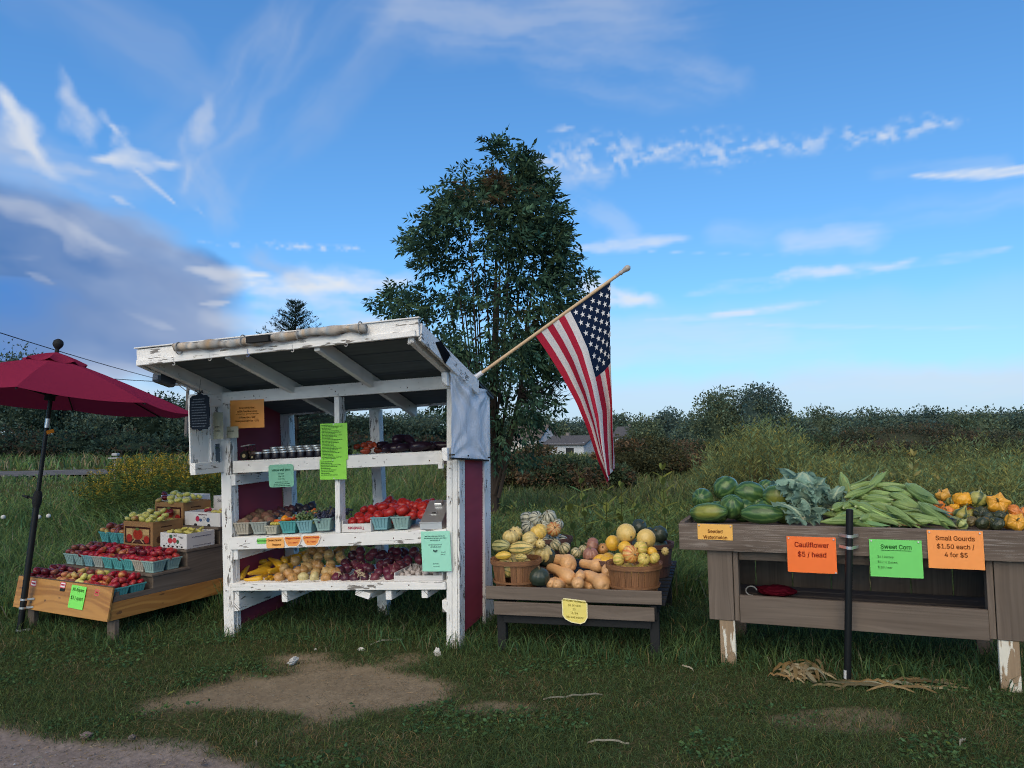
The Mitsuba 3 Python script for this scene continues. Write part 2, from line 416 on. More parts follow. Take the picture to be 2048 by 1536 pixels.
def tube(P, r, n=10, cap=True):
    P = np.asarray(P, float); r = np.broadcast_to(np.asarray(r, float), (len(P),)); t = np.gradient(P, axis=0); t /= np.linalg.norm(t, axis=1, keepdims=True) + 1e-12
    a = np.cross(t[0], [0, 0, 1.0] if abs(t[0][2]) < .9 else [1.0, 0, 0]); a /= np.linalg.norm(a)
    rows = []
    for i in range(len(P)):
        a = a - t[i] * (a @ t[i]); a /= np.linalg.norm(a); b = np.cross(t[i], a)
        th = np.arange(n) * 2 * math.pi / n
        rows.append(P[i] + r[i] * (np.cos(th)[:, None] * a + np.sin(th)[:, None] * b))
    V = np.vstack(rows); F = []
    for i in range(len(P) - 1):
        for j in range(n):
            q = [i * n + j, i * n + (j + 1) % n, (i + 1) * n + (j + 1) % n, (i + 1) * n + j]
            F += [[q[0], q[1], q[2]], [q[0], q[2], q[3]]]
    if cap:
        V = np.vstack([V, P[:1], P[-1:]]); k = len(V)
        for j in range(n):
            F += [[k - 2, (j + 1) % n, j], [k - 1, (len(P) - 1) * n + j, (len(P) - 1) * n + (j + 1) % n]]
    return V, np.array(F)


def join(ms):
    Vs, Fs, Us, Cs, k = [], [], [], [], 0
    for m in ms:
        Vs.append(np.asarray(m[0])); Fs.append(np.asarray(m[1]) + k); k += len(m[0])
        Us.append(m[2] if len(m) > 2 and m[2] is not None else np.asarray(m[0])[:, :2]); Cs.append(m[3] if len(m) > 3 and m[3] is not None else None)
    return np.vstack(Vs), np.vstack(Fs), np.vstack(Us), (np.vstack(Cs) if all(c is not None for c in Cs) else None)


def tint(m, c):
    return np.asarray(m[0]), np.asarray(m[1]), None, np.tile(np.asarray(c, float), (len(m[0]), 1))


def rot_to(ax, spin=0.0):
    z = np.asarray(ax, float); z = z / np.linalg.norm(z)
    a = np.cross([0, 1.0, 0] if abs(z[1]) < .9 else [1.0, 0, 0], z); a /= np.linalg.norm(a); b = np.cross(z, a)
    c, s = math.cos(spin), math.sin(spin)
    return np.stack([c * a + s * b, -s * a + c * b, z], 1)


def spin_for(axis, v, th0):
    """the spin that turns the side at angle th0 of a shape towards v"""
    R = rot_to(axis); v = np.asarray(v, float)
    return math.atan2(v @ R[:, 1], v @ R[:, 0]) - th0


def place(pos, axis=(0, 0, 1), scale=1.0, spin=0.0, fr=W0):
    M = np.eye(4); M[:3, :3] = rot_to(axis, spin) @ np.diag(np.broadcast_to(scale, (3,))); M[:3, 3] = pos
    return fr.m(M)


def lathe(prof, nu=20, nv=14, color=None, lobes=0, amp=0.0, sharp=1.0, rough=0.0, seed=0, bend=0.0):
    """prof: (radius, height) pairs, bottom to top. color(th, t, n) -> (N, 3) with n a noise value."""
    pr = np.asarray(prof, float); s = np.r_[0, np.cumsum(np.hypot(*np.diff(pr, axis=0).T))]; s /= s[-1]
    t = np.linspace(0, 1, nv); r = np.interp(t, s, pr[:, 0]); z = np.interp(t, s, pr[:, 1])
    th = np.arange(nu) * 2 * math.pi / nu
    TH, TT = np.meshgrid(th, t); R = np.repeat(r[:, None], nu, 1); Z = np.repeat(z[:, None], nu, 1)
    if lobes: R = R * (1 + amp * (np.abs(np.cos(TH * lobes / 2)) ** sharp - .6))
    P = np.stack([R * np.cos(TH), R * np.sin(TH), Z], -1)
    nn = meshkit.fbm(P.reshape(-1, 3) * 2.2 + 5 + seed * 3.1, 3, seed=seed)
    if rough: P = P * (1 + rough * (nn.reshape(P.shape[:2])[..., None] - .5))
    if bend: P[..., 0] += bend * (P[..., 2] ** 2)
    V = P.reshape(-1, 3); F = []
    for i in range(nv - 1):
        for j in range(nu):
            a, b, c, d = i * nu + j, i * nu + (j + 1) % nu, (i + 1) * nu + (j + 1) % nu, (i + 1) * nu + j
            F += [[a, b, c], [a, c, d]]
    C = np.clip(color(TH.ravel(), TT.ravel(), nn), 0, 1) if color else None
    return V, np.array(F), None, C


def lerp(a, b, t): return np.asarray(a)[None] * (1 - t[:, None]) + np.asarray(b)[None] * t[:, None]
def sstep(a, b, x):
    t = np.clip((x - a) / (b - a), 0, 1); return t * t * (3 - 2 * t)


# writing and paper
def text_on(fr, M, items, bow=0.0, sw=1.0):
    """items: (text, cap height, x, z, align, bold, angle); M: 4x4 of the sheet in the frame. Returns one mesh."""
    out = []
    for tx, h, x, z, al, bold, *e in items:
        m = meshkit.text_mesh(tx, h, .0006, bold)
        V = np.array(m.vertices); w = V[:, 0].max()
        V[:, 0] *= .92; w *= .92; V[:, 0] -= {'c': w / 2, 'l': 0, 'r': w}[al]
        a = e[0] if e else 0.0
        X, Z = V[:, 0] * math.cos(a) - V[:, 1] * math.sin(a) + x, V[:, 0] * math.sin(a) + V[:, 1] * math.cos(a) + z
        L = np.stack([X, -V[:, 2] - .0012 - bow * np.sin(np.clip(X / sw, 0, 1) * math.pi), Z], 1)
        out.append((fr.w(L @ M[:3, :3].T + M[:3, 3]), np.array(m.faces)))
    m = join(out)
    return m[0], m[1]


def bars_on(fr, M, rows, bow=0.0, sw=1.0):
    out = []
    for x0, x1, z, h in rows:
        V, F, _ = cbox(x1 - x0, .0006, h, .0001)
        L = V + np.array([(x0 + x1) / 2, -.0013 - bow * math.sin(min(1, max(0, (x0 + x1) / 2 / sw)) * math.pi), z]); out.append((fr.w(L @ M[:3, :3].T + M[:3, 3]), F))
    m = join(out)
    return m[0], m[1]


def words(x0, x1, z, h, r):
    rows, x = [], x0
    while x < x1 - .004:
        w = min(r.uniform(.006, .022), x1 - x); rows.append((x, x + w, z, h)); x += w + .003
    return rows


def sheet(w, h, rad=.003, bow=.004, nx=10, nz=8, curl=0.0, poly=None):
    """A sheet of paper, origin top left, x right, z down; bowed and with thickness."""
    g = poly if poly is not None else sg.box(0, -h, w, 0).buffer(-rad).buffer(rad, quad_segs=3)
    pts = []
    for i in range(nx):
        for j in range(nz):
            x, z = w * (i + .5) / nx, -h * (j + .5) / nz
            pts.append((x, z))
    m = trimesh.creation.extrude_polygon(g.segmentize(max(w, h) / 7), .0007, engine='earcut')
    if bow:
        q = np.linspace(0, w, 11); parts = [trimesh.creation.extrude_polygon(g.intersection(sg.box(a, -2, b, 2)), .0007, engine='earcut') for a, b in zip(q[:-1], q[1:])]; m = trimesh.util.concatenate(parts)
    V = np.array(m.vertices); x, z, y = V[:, 0], V[:, 1], V[:, 2]
    yy = -bow * np.sin(np.clip(x / w, 0, 1) * math.pi) - curl * np.clip(-z / h, 0, 1) ** 2
    return np.stack([x, yy - y + .0007, z], 1), np.array(m.faces)[:, ::-1]


def plane(x, y, z, ang=0.0, tip=0.0, yaw=0.0):
    c, s = math.cos(ang), math.sin(ang); R = np.array([[c, 0, -s], [0, 1, 0], [s, 0, c]])
    ct, st = math.cos(tip), math.sin(tip); Rt = np.array([[1, 0, 0], [0, ct, -st], [0, st, ct]])
    cy, sy = math.cos(yaw), math.sin(yaw); Ry = np.array([[cy, -sy, 0], [sy, cy, 0], [0, 0, 1]])
    M = np.eye(4); M[:3, :3] = Ry @ R @ Rt; M[:3, 3] = (x, y, z)
    return M


def sign(name, fr, M, w, h, color, label, cat='sign', group=None, text=None, bars=None, ink=(.025, .02, .02), rad=.003, pins=None, border=None, bow=.0, poly=None, mat='satin'):
    t = thing(name, label, cat, group)
    V, F = sheet(w, h, rad, bow, poly=poly)
    obj('sheet', (fr.w(V @ M[:3, :3].T + M[:3, 3]), F), mat, t, color=color)
    if border:
        g = (poly if poly is not None else sg.box(0, -h, w, 0).buffer(-rad).buffer(rad)); ring = g.difference(g.buffer(-.006))
        m = trimesh.creation.extrude_polygon(ring, .0004, engine='earcut'); V = np.array(m.vertices)
        L = np.stack([V[:, 0], -V[:, 2] - .0008, V[:, 1]], 1); obj('border', (fr.w(L @ M[:3, :3].T + M[:3, 3]), np.array(m.faces)[:, ::-1]), 'matte', t, color=border)
    for item in (text or []): obj('lettering', text_on(fr, M, [item], bow, w), 'matte', t, color=ink)
    if bars: obj('small_print', bars_on(fr, M, bars, bow, w), 'matte', t, color=ink, kind='stuff')
    for px, pz in (pins or []):
        V, F, _ = cbox(.009, .006, .009, .002); L = V + np.array([px, -.004, pz])
        obj('tack', (fr.w(L @ M[:3, :3].T + M[:3, 3]), F), 'steel', t)
    return t


ORD = ['first', 'second', 'third', 'fourth', 'fifth', 'sixth', 'seventh', 'eighth', 'ninth', 'tenth', 'eleventh', 'twelfth', 'thirteenth', 'fourteenth', 'fifteenth', 'sixteenth', 'seventeenth', 'eighteenth', 'nineteenth', 'twentieth', 'twenty-first', 'twenty-second', 'twenty-third', 'twenty-fourth', 'twenty-fifth', 'twenty-sixth', 'twenty-seventh', 'twenty-eighth', 'twenty-ninth', 'thirtieth']
MELON = [(0.158,0.2,0.936,0.131,0.065,'a'),(0.087,0.42,1.004,0.076,0.073,'b'),(0.224,0.6,1.062,0.09,0.087,'c'),(0.297,0.3,0.966,0.079,0.082,'d'),(0.392,0.55,1.032,0.113,0.085,'e'),(0.585,0.42,1.028,0.103,0.082,'f'),(0.498,0.19,0.934,0.139,0.065,'g'),(0.475,0.85,1.05,0.064,0.057,'h')]
CORN = [(0.849,0.1,0.902,1.086,0.14,0.915,0.027),(1.027,0.3,1.006,1.268,0.1,0.907,0.032),(1.221,0.22,0.993,1.36,0.06,0.909,0.029),(1.331,0.2,0.944,1.529,0.1,0.908,0.028),(1.413,0.3,1.001,1.558,0.05,0.904,0.041),(1.278,0.42,0.986,1.42,0.34,0.954,0.039),(1.103,0.5,1.01,1.267,0.42,1.011,0.032),(1.235,0.6,1.067,1.393,0.5,1.023,0.037),(1.215,0.66,1.082,1.345,0.66,1.079,0.028),(1.365,0.6,1.091,1.505,0.36,0.996,0.047),(0.995,0.45,1.02,1.151,0.6,1.063,0.03),(1.138,0.6,1.05,1.235,0.75,1.155,0.03),(0.988,0.62,1.14,1.016,0.55,1.033,0.033),(1.03,0.62,1.06,1.13,0.66,1.091,0.033),(1.262,0.5,1.041,1.4,0.4,0.99,0.035),(0.92,0.24,0.964,0.999,0.45,0.978,0.033),(0.982,0.26,0.972,1.071,0.46,0.991,0.033),(1.05,0.24,0.979,1.152,0.45,0.968,0.034),(1.127,0.16,0.938,1.231,0.1,0.912,0.026),(1.17,0.34,0.98,1.276,0.26,0.942,0.031),(1.034,0.18,0.958,1.113,0.12,0.918,0.026),(0.947,0.16,0.921,1.034,0.24,0.939,0.026),(1.316,0.46,1.02,1.444,0.32,0.938,0.035),(1.173,0.58,1.032,1.263,0.52,1.026,0.033)]
GOURD = [(1.58,0.62,1.033,0.04,0.037,'yw'),(1.534,0.5,0.974,0.034,0.038,'or'),(1.672,0.5,1.021,0.053,0.053,'ye'),(1.753,0.5,1.019,0.048,0.063,'gs'),(1.567,0.34,0.956,0.034,0.035,'or'),(1.633,0.28,0.947,0.046,0.043,'gy'),(1.604,0.1,0.912,0.036,0.034,'gp'),(1.665,0.18,0.923,0.031,0.034,'br'),(1.846,0.42,1.002,0.059,0.053,'yc'),(1.743,0.36,0.949,0.041,0.039,'dg'),(1.774,0.28,0.927,0.043,0.04,'dg'),(1.83,0.26,0.942,0.04,0.037,'dg'),(1.912,0.3,0.973,0.04,0.037,'or'),(1.886,0.14,0.925,0.052,0.041,'yc'),(1.965,0.34,0.959,0.034,0.034,'or'),(1.715,0.14,0.918,0.036,0.031,'dg'),(1.788,0.12,0.917,0.042,0.03,'dg'),(1.834,0.62,1.009,0.027,0.024,'dg'),(1.619,0.55,0.997,0.037,0.028,'gs'),(1.616,0.45,0.974,0.033,0.021,'ye')]
BUTTER = [(0.388,0.48,0.566,0.514,0.36,0.558,0.061),(0.358,0.42,0.516,0.534,0.26,0.476,0.054),(0.581,0.5,0.527,0.711,0.42,0.528,0.05),(0.657,0.3,0.483,0.792,0.14,0.458,0.065),(0.581,0.4,0.486,0.615,0.2,0.498,0.036),(0.577,0.3,0.458,0.613,0.1,0.461,0.044),(0.767,0.5,0.511,0.798,0.3,0.518,0.052),(0.477,0.3,0.417,0.471,0.1,0.446,0.04),(0.414,0.3,0.442,0.416,0.14,0.447,0.039)]
SQUASH = [(0.308,0.45,0.582,0.077,0.077,'kab'),(0.335,0.14,0.494,0.077,0.06,'kab'),(0.326,0.75,0.616,0.047,0.043,'dump'),(0.409,0.7,0.6,0.049,0.044,'dump'),(0.516,0.6,0.589,0.041,0.038,'dump'),(0.546,0.72,0.591,0.038,0.034,'dump'),(0.614,0.75,0.62,0.063,0.049,'pink'),(0.627,0.58,0.573,0.075,0.043,'pink'),(0.686,0.8,0.584,0.042,0.047,'gold'),(0.912,0.42,0.763,0.067,0.068,'spag'),(1.053,0.4,0.728,0.072,0.067,'spag'),(0.798,0.55,0.671,0.057,0.058,'spagy'),(0.909,0.35,0.672,0.05,0.043,'spagy'),(0.965,0.18,0.656,0.059,0.053,'carn'),(1.026,0.26,0.681,0.052,0.046,'carny'),(0.887,0.14,0.627,0.042,0.034,'carny'),(1.059,0.12,0.634,0.043,0.037,'carny'),(1.125,0.16,0.636,0.036,0.036,'carny'),(1.102,0.28,0.656,0.042,0.03,'spagy'),(0.042,0.22,0.69,0.091,0.047,'del'),(0.199,0.18,0.683,0.097,0.048,'delc'),(0.091,0.1,0.643,0.058,0.029,'dely'),(0.218,0.1,0.633,0.058,0.025,'delc'),(0.103,0.4,0.751,0.055,0.052,'acornc'),(0.081,0.34,0.736,0.053,0.052,'acornc'),(0.274,0.42,0.763,0.063,0.057,'acorny'),(0.225,0.34,0.718,0.068,0.05,'acornc'),(0.303,0.34,0.691,0.036,0.032,'acornc'),(0.04,1.02,0.784,0.052,0.065,'fest'),(0.124,0.98,0.787,0.064,0.059,'fest'),(0.225,1.02,0.794,0.059,0.061,'fest'),(0.073,0.9,0.733,0.055,0.046,'fest'),(0.301,1.0,0.744,0.049,0.043,'fest'),(0.289,0.88,0.72,0.056,0.054,'festo'),(0.182,0.98,0.728,0.062,0.054,'fest'),(0.951,0.98,0.735,0.06,0.056,'kab'),(1.108,0.9,0.689,0.068,0.063,'kab'),(1.029,0.95,0.681,0.06,0.051,'kab'),(1.175,0.5,0.626,0.02,0.035,'acornc')]
ZUKE = [(-0.018,0.35,0.501,0.045,0.1,0.406,0.025),(-0.019,0.4,0.473,0.062,0.45,0.478,0.024),(0.099,0.12,0.438,0.175,0.3,0.439,0.039),(0.109,0.25,0.463,0.125,0.4,0.463,0.029),(0.084,0.45,0.501,0.311,0.25,0.474,0.033),(0.278,0.12,0.445,0.264,0.3,0.434,0.031),(0.102,0.06,0.403,0.225,0.12,0.397,0.028),(0.284,0.06,0.406,0.256,0.2,0.394,0.023),(0.335,0.05,0.408,0.297,0.2,0.389,0.022),(0.197,0.15,0.413,0.163,0.3,0.398,0.021),(0.233,0.4,0.518,0.312,0.3,0.488,0.028)]
YONION = [(0.406,0.09,0.424,0.042,0.042),(0.52,0.09,0.423,0.042,0.042),(0.597,0.11,0.427,0.042,0.042),(0.692,0.105,0.426,0.042,0.042),(0.357,0.25,0.465,0.043,0.043),(0.382,0.375,0.497,0.044,0.044),(0.502,0.2,0.451,0.043,0.043),(0.523,0.28,0.471,0.043,0.043),(0.451,0.429,0.51,0.045,0.045),(0.536,0.463,0.517,0.045,0.045),(0.628,0.29,0.473,0.043,0.043),(0.623,0.475,0.518,0.045,0.045),(0.723,0.31,0.478,0.043,0.043),(0.743,0.195,0.447,0.042,0.042),(0.8,0.085,0.42,0.042,0.042),(0.833,0.18,0.443,0.042,0.042),(0.428,0.557,0.54,0.046,0.046),(0.532,0.58,0.544,0.046,0.046),(0.67,0.557,0.537,0.045,0.045),(0.759,0.418,0.503,0.044,0.044),(0.444,0.16,0.441,0.043,0.043)]
RONION = [(0.877,0.1,0.423,0.04,0.04),(0.956,0.085,0.419,0.04,0.04),(1.031,0.085,0.417,0.04,0.04),(1.113,0.09,0.42,0.04,0.04),(1.193,0.09,0.419,0.04,0.04),(1.3,0.1,0.421,0.039,0.039),(0.885,0.26,0.463,0.041,0.041),(0.835,0.343,0.484,0.042,0.042),(0.924,0.321,0.478,0.042,0.042),(0.978,0.321,0.478,0.042,0.042),(0.826,0.487,0.519,0.043,0.043),(0.908,0.452,0.51,0.043,0.043),(0.983,0.463,0.511,0.042,0.042),(1.079,0.25,0.459,0.041,0.041),(1.144,0.31,0.473,0.041,0.041),(1.077,0.498,0.518,0.043,0.043),(1.152,0.463,0.509,0.042,0.042),(1.132,0.557,0.53,0.043,0.043),(1.181,0.18,0.44,0.04,0.04),(1.243,0.2,0.445,0.04,0.04),(1.253,0.407,0.495,0.042,0.042),(1.232,0.557,0.529,0.043,0.043),(1.321,0.557,0.528,0.043,0.043),(1.33,0.397,0.492,0.041,0.041),(1.405,0.44,0.501,0.042,0.042),(1.283,0.24,0.454,0.04,0.04),(1.332,0.27,0.461,0.041,0.041),(1.015,0.2,0.446,0.041,0.041),(0.856,0.21,0.45,0.041,0.041)]
TOMATO = [(1.016,0.12,0.825,0.038,0.035),(1.108,0.08,0.831,0.031,0.028),(1.162,0.1,0.846,0.036,0.032),(1.034,0.2,0.852,0.039,0.035),(1.018,0.32,0.89,0.034,0.031),(1.108,0.28,0.895,0.043,0.038),(1.229,0.12,0.865,0.041,0.037),(1.186,0.3,0.91,0.045,0.04),(1.321,0.12,0.884,0.05,0.045),(1.242,0.34,0.912,0.037,0.034),(1.421,0.12,0.897,0.048,0.044),(1.329,0.34,0.929,0.045,0.04),(1.373,0.36,0.925,0.036,0.033),(1.507,0.09,0.864,0.035,0.032),(1.462,0.28,0.907,0.039,0.035),(1.522,0.26,0.907,0.04,0.036),(1.568,0.12,0.864,0.038,0.034),(1.518,0.36,0.913,0.035,0.031),(1.53,0.44,0.926,0.03,0.027),(1.149,0.44,0.921,0.031,0.028),(1.204,0.48,0.921,0.029,0.026),(1.424,0.44,0.924,0.031,0.028),(1.422,0.22,0.896,0.037,0.034),(1.325,0.22,0.899,0.035,0.032),(1.549,0.26,0.883,0.032,0.029)]
POTATO = [(0.097,0.08,0.836,0.028,0.022),(0.153,0.08,0.832,0.026,0.021),(0.088,0.14,0.836,0.027,0.021),(0.228,0.08,0.841,0.034,0.027),(0.264,0.09,0.833,0.03,0.024),(-0.029,0.25,0.856,0.04,0.032),(0.062,0.4,0.867,0.047,0.037),(0.177,0.3,0.859,0.035,0.028),(0.141,0.42,0.86,0.036,0.029),(0.074,0.3,0.856,0.037,0.029),(0.074,0.22,0.849,0.034,0.027)]
BEET = [(0.194,0.42,0.87,0.036,0.032),(0.191,0.5,0.878,0.041,0.037),(0.214,0.55,0.886,0.039,0.035),(0.267,0.55,0.891,0.039,0.035),(0.298,0.6,0.899,0.039,0.035),(0.431,0.4,0.875,0.033,0.03),(0.364,0.6,0.891,0.039,0.035),(0.389,0.65,0.903,0.039,0.035),(0.288,0.36,0.86,0.032,0.029),(0.336,0.42,0.863,0.032,0.029),(0.253,0.3,0.846,0.031,0.028)]
SNACK = [(0.363,0.12,0.833,0.418,0.1,0.839,0.013),(0.424,0.08,0.831,0.473,0.08,0.841,0.014),(0.437,0.12,0.836,0.467,0.12,0.841,0.013),(0.437,0.14,0.845,0.437,0.1,0.839,0.012),(0.506,0.16,0.851,0.543,0.18,0.859,0.014),(0.519,0.2,0.852,0.551,0.22,0.862,0.014),(0.534,0.24,0.857,0.566,0.26,0.865,0.014),(0.542,0.28,0.863,0.569,0.3,0.871,0.015),(0.558,0.32,0.869,0.591,0.34,0.883,0.016),(0.561,0.36,0.893,0.589,0.36,0.872,0.016),(0.516,0.12,0.84,0.524,0.16,0.851,0.013),(0.276,0.2,0.83,0.332,0.2,0.817,0.012)]
EGGPL = [(1.289,0.1,1.339,1.361,0.3,1.372,0.033),(1.292,0.3,1.402,1.367,0.45,1.417,0.04),(1.515,0.1,1.344,1.646,0.2,1.356,0.038),(1.411,0.08,1.345,1.493,0.2,1.352,0.032),(1.378,0.35,1.424,1.485,0.25,1.367,0.034),(1.205,0.2,1.371,1.256,0.3,1.382,0.025)]
RPEP = [(1.035,0.15,1.365,1.076,0.2,1.383,0.018),(1.094,0.15,1.378,1.136,0.2,1.391,0.018),(1.172,0.12,1.365,1.182,0.2,1.383,0.019),(1.14,0.1,1.351,1.192,0.1,1.36,0.016),(1.171,0.2,1.395,1.221,0.15,1.362,0.016),(1.066,0.3,1.397,1.126,0.3,1.399,0.015)]
BOXAPPLE = [(0.363,0.74,0.809,0.026,0.025,'g'),(0.347,0.8,0.837,0.031,0.029,'g'),(0.444,0.75,0.815,0.029,0.028,'r'),(0.404,0.82,0.825,0.029,0.027,'g'),(0.564,0.74,0.814,0.033,0.031,'g'),(0.681,0.72,0.812,0.029,0.027,'g'),(0.458,0.85,0.833,0.031,0.029,'g'),(0.379,0.95,0.857,0.029,0.028,'g'),(0.652,0.78,0.831,0.031,0.029,'g'),(0.597,0.86,0.85,0.028,0.027,'g'),(0.549,0.95,0.862,0.03,0.028,'g'),(0.727,0.84,0.841,0.029,0.027,'g'),(0.781,0.76,0.824,0.028,0.027,'g'),(0.61,0.98,0.852,0.026,0.025,'d'),(0.39,1.03,0.946,0.028,0.027,'p'),(0.409,1.08,0.964,0.031,0.029,'d'),(0.304,1.15,0.989,0.023,0.021,'d'),(0.529,1.05,0.969,0.033,0.031,'g'),(0.443,1.15,1.0,0.034,0.032,'g'),(0.556,1.12,0.985,0.032,0.031,'g'),(0.641,1.04,0.954,0.031,0.029,'g'),(0.616,1.15,0.991,0.03,0.029,'g'),(0.748,1.04,0.954,0.032,0.03,'g'),(0.703,1.15,0.974,0.029,0.028,'g'),(0.72,1.2,0.969,0.027,0.026,'g'),(0.569,1.02,0.937,0.028,0.027,'g')]

# ------------------------------------------------------------------ ground, road, far things
def gz(x, y):
    x, y = np.asarray(x, float), np.asarray(y, float)
    return -5.5 * sstep(25, 130, y) * sstep(-14, 8, x) + .05 * (meshkit.fbm(np.stack([x * .5, y * .5, x * 0], -1), 3, seed=5) - .5) * sstep(6.5, 9, y)


def grid_axis(fine0, fine1, step, far, ratio):
    a = list(np.arange(fine0, fine1, step)); d = step
    hi, lo = [a[-1]], [a[0]]
    while hi[-1] < far: d *= ratio; hi.append(hi[-1] + d)
    d = step
    while lo[-1] > -far: d *= ratio; lo.append(lo[-1] - d)
    return np.array(lo[:0:-1] + a + hi[1:])


gx, gy = grid_axis(-6, 5, .07, 1800, 1.13), grid_axis(2.2, 8, .06, 1800, 1.13)
GX, GY = np.meshgrid(gx, gy); GZ = gz(GX, GY)
near = sstep(9, 7, GY) * sstep(1.5, 2.6, GY)
bare = bare_np(GX, GY) * (GY < 9)
GZ = GZ + near * (.022 * (meshkit.fbm(np.stack([GX * 5, GY * 5, GX * 0], -1), 4, seed=2) - .5) - .018 * bare)
n, m_ = GX.shape
I = (np.arange(n - 1)[:, None] * m_ + np.arange(m_ - 1)).ravel()
gf = np.vstack([np.stack([I, I + 1, I + m_ + 1], 1), np.stack([I, I + m_ + 1, I + m_], 1)])
obj('ground', (np.stack([GX, GY, GZ], -1).reshape(-1, 3), gf), 'ground_mat', kind='structure', label='grassy ground with a worn dirt patch and gravel edge', smooth=True)
rx = np.linspace(-60, 6, 60); ry = 31.5 + .02 * (rx + 8) ** 2 * .12
rw = 2.3
obj('road', (np.vstack([np.stack([rx, ry - rw, gz(rx, ry - rw) + .05 + rx * 0], 1), np.stack([rx, ry + rw, gz(rx, ry + rw) + .05], 1)]),
             np.vstack([np.stack([np.arange(59), np.arange(59) + 1, np.arange(59) + 61], 1), np.stack([np.arange(59), np.arange(59) + 61, np.arange(59) + 60], 1)])), 'road_mat', kind='structure', label='grey road crossing behind the field at left')


# ---- leaves and blades
def leaf_quads(pos, dirs, ln, wd, cols, fold=.25, r=rng):
    n = len(pos); d = dirs / (np.linalg.norm(dirs, axis=1, keepdims=True) + 1e-9)
    q = r.normal(size=(n, 3)); s = np.cross(d, q); s /= np.linalg.norm(s, axis=1, keepdims=True) + 1e-9; u = np.cross(s, d)
    ln, wd = np.broadcast_to(ln, (n,))[:, None], np.broadcast_to(wd, (n,))[:, None]
    mid = pos + d * ln * .45
    V = np.stack([pos, mid - s * wd * .5 + u * wd * fold, pos + d * ln, mid + s * wd * .5 + u * wd * fold], 1).reshape(-1, 3)
    k = np.arange(n)[:, None] * 4
    F = np.vstack([k + np.array([0, 1, 2]), k + np.array([0, 2, 3])])
    return V, F, None, np.repeat(cols, 4, 0)


def jitter(c, n, r, s=.25, warm=.12):
    c = np.asarray(c, float)
    if c.ndim == 1: c = np.tile(c, (n, 1))
    k = np.exp(r.normal(0, s, (n, 1))); w = r.normal(0, warm, (n, 1))
    return np.clip(c * k * np.concatenate([1 + w, 1 + 0 * w, 1 - w], 1), .002, .9)


def blades(x, y, h, lean, wd, cols, r=rng, z=None, droop=.35):
    n = len(x); z = gz(x, y) if z is None else z
    a = r.uniform(0, 2 * math.pi, n); dx, dy = np.cos(a) * lean * h, np.sin(a) * lean * h
    b = r.uniform(0, 2 * math.pi, n); sx, sy = np.cos(b) * wd / 2, np.sin(b) * wd / 2
    P0 = np.stack([x, y, z - .01], 1)
    P1 = P0 + np.stack([dx * .35, dy * .35, h * .6], 1); P2 = P0 + np.stack([dx, dy, h * (1 - droop * np.minimum(lean, 1.5) * .6)], 1)
    s = np.stack([sx, sy, 0 * sx], 1)
    V = np.stack([P0 - s, P0 + s, P1 + s * .8, P1 - s * .8, P2], 1).reshape(-1, 3)
    k = np.arange(n)[:, None] * 5
    F = np.vstack([k + np.array([0, 1, 2]), k + np.array([0, 2, 3]), k + np.array([3, 2, 4])])
    return V, F, None, np.repeat(cols, 5, 0)


def in_view(x, y, mx=60):
    u = 1024 + 1535 * x / np.maximum(y, .1)
    return (u > -mx) & (u < 2048 + mx)


# lawn
def lawn():
    out = []
    N = 300000
    y = 2.9 + (7.4 - 2.9) * rng.random(N) ** 1.15; x = (rng.random(N) * 2 - 1) * .74 * y
    keep = rng.random(N) > bare_np(x, y) * 1.06 - .02
    tuft = meshkit.fbm(np.stack([x * 1.6, y * 1.6, x * 0], -1), 3, seed=8)
    keep &= rng.random(N) < (.35 + 1.1 * tuft)
    x, y, tuft = x[keep], y[keep], tuft[keep]; n = len(x)
    edge = bare_np(x, y)
    dry = meshkit.fbm(np.stack([x * 2.1, y * 2.1, x * 0 + 9], -1), 3, seed=4)
    h = rng.uniform(.022, .06, n) * (.6 + .8 * tuft) * (1 - .5 * np.clip(edge, 0, 1)) * (1 + .9 * sstep(5.3, 6.4, y))
    g = lerp((.050, .084, .032), (.108, .152, .060), rng.random(n) ** 1.3)
    st = ((rng.random(n) < .04 + .22 * sstep(.5, .75, dry) + .40 * edge))[:, None]
    c = jitter(np.where(st, lerp((.15, .11, .055), (.24, .19, .105), rng.random(n)), g), n, rng, .25)
    out.append(blades(x, y, h, rng.uniform(.3, 1.9, n), rng.uniform(.0022, .0042, n), c))
    N = 30000; y = 2.9 + 3.2 * rng.random(N); x = (rng.random(N) * 2 - 1) * .74 * y; k = rng.random(N) < bare_np(x, y) * .55; x, y = x[k], y[k]; n = len(x)
    a = rng.uniform(0, 6.28, n); d = np.stack([np.cos(a), np.sin(a), .05 + 0 * a], 1)
    q = leaf_quads(np.stack([x, y, gz(x, y) - .012], 1), d, rng.uniform(.012, .05, n), .003, jitter(lerp((.16, .125, .08), (.33, .27, .18), rng.random(n)), n, rng, .25), .1)
    out.append(q)
    N = 60000; y = 2.9 + 4.0 * rng.random(N); x = (rng.random(N) * 2 - 1) * .74 * y; k = (meshkit.fbm(np.stack([x * 2.2, y * 2.2, x * 0 + 4], -1), 3, seed=44) > .60) & (rng.random(N) > bare_np(x, y)); x, y = x[k], y[k]; n = len(x)
    a = rng.uniform(0, 6.28, n)   # clover and plantain among the grass
    out.append(leaf_quads(np.stack([x, y, gz(x, y) + rng.uniform(.0, .03, n)], 1), np.stack([np.cos(a), np.sin(a), .25 + 0 * a], 1), rng.uniform(.012, .035, n), rng.uniform(.008, .02, n), jitter(lerp((.045, .095, .04), (.085, .15, .06), rng.random(n)), n, rng, .2), .15))
    return join(out)


obj('grass', lawn(), 'leaf', kind='stuff', label='short mown grass in front of the stands', cat='grass')


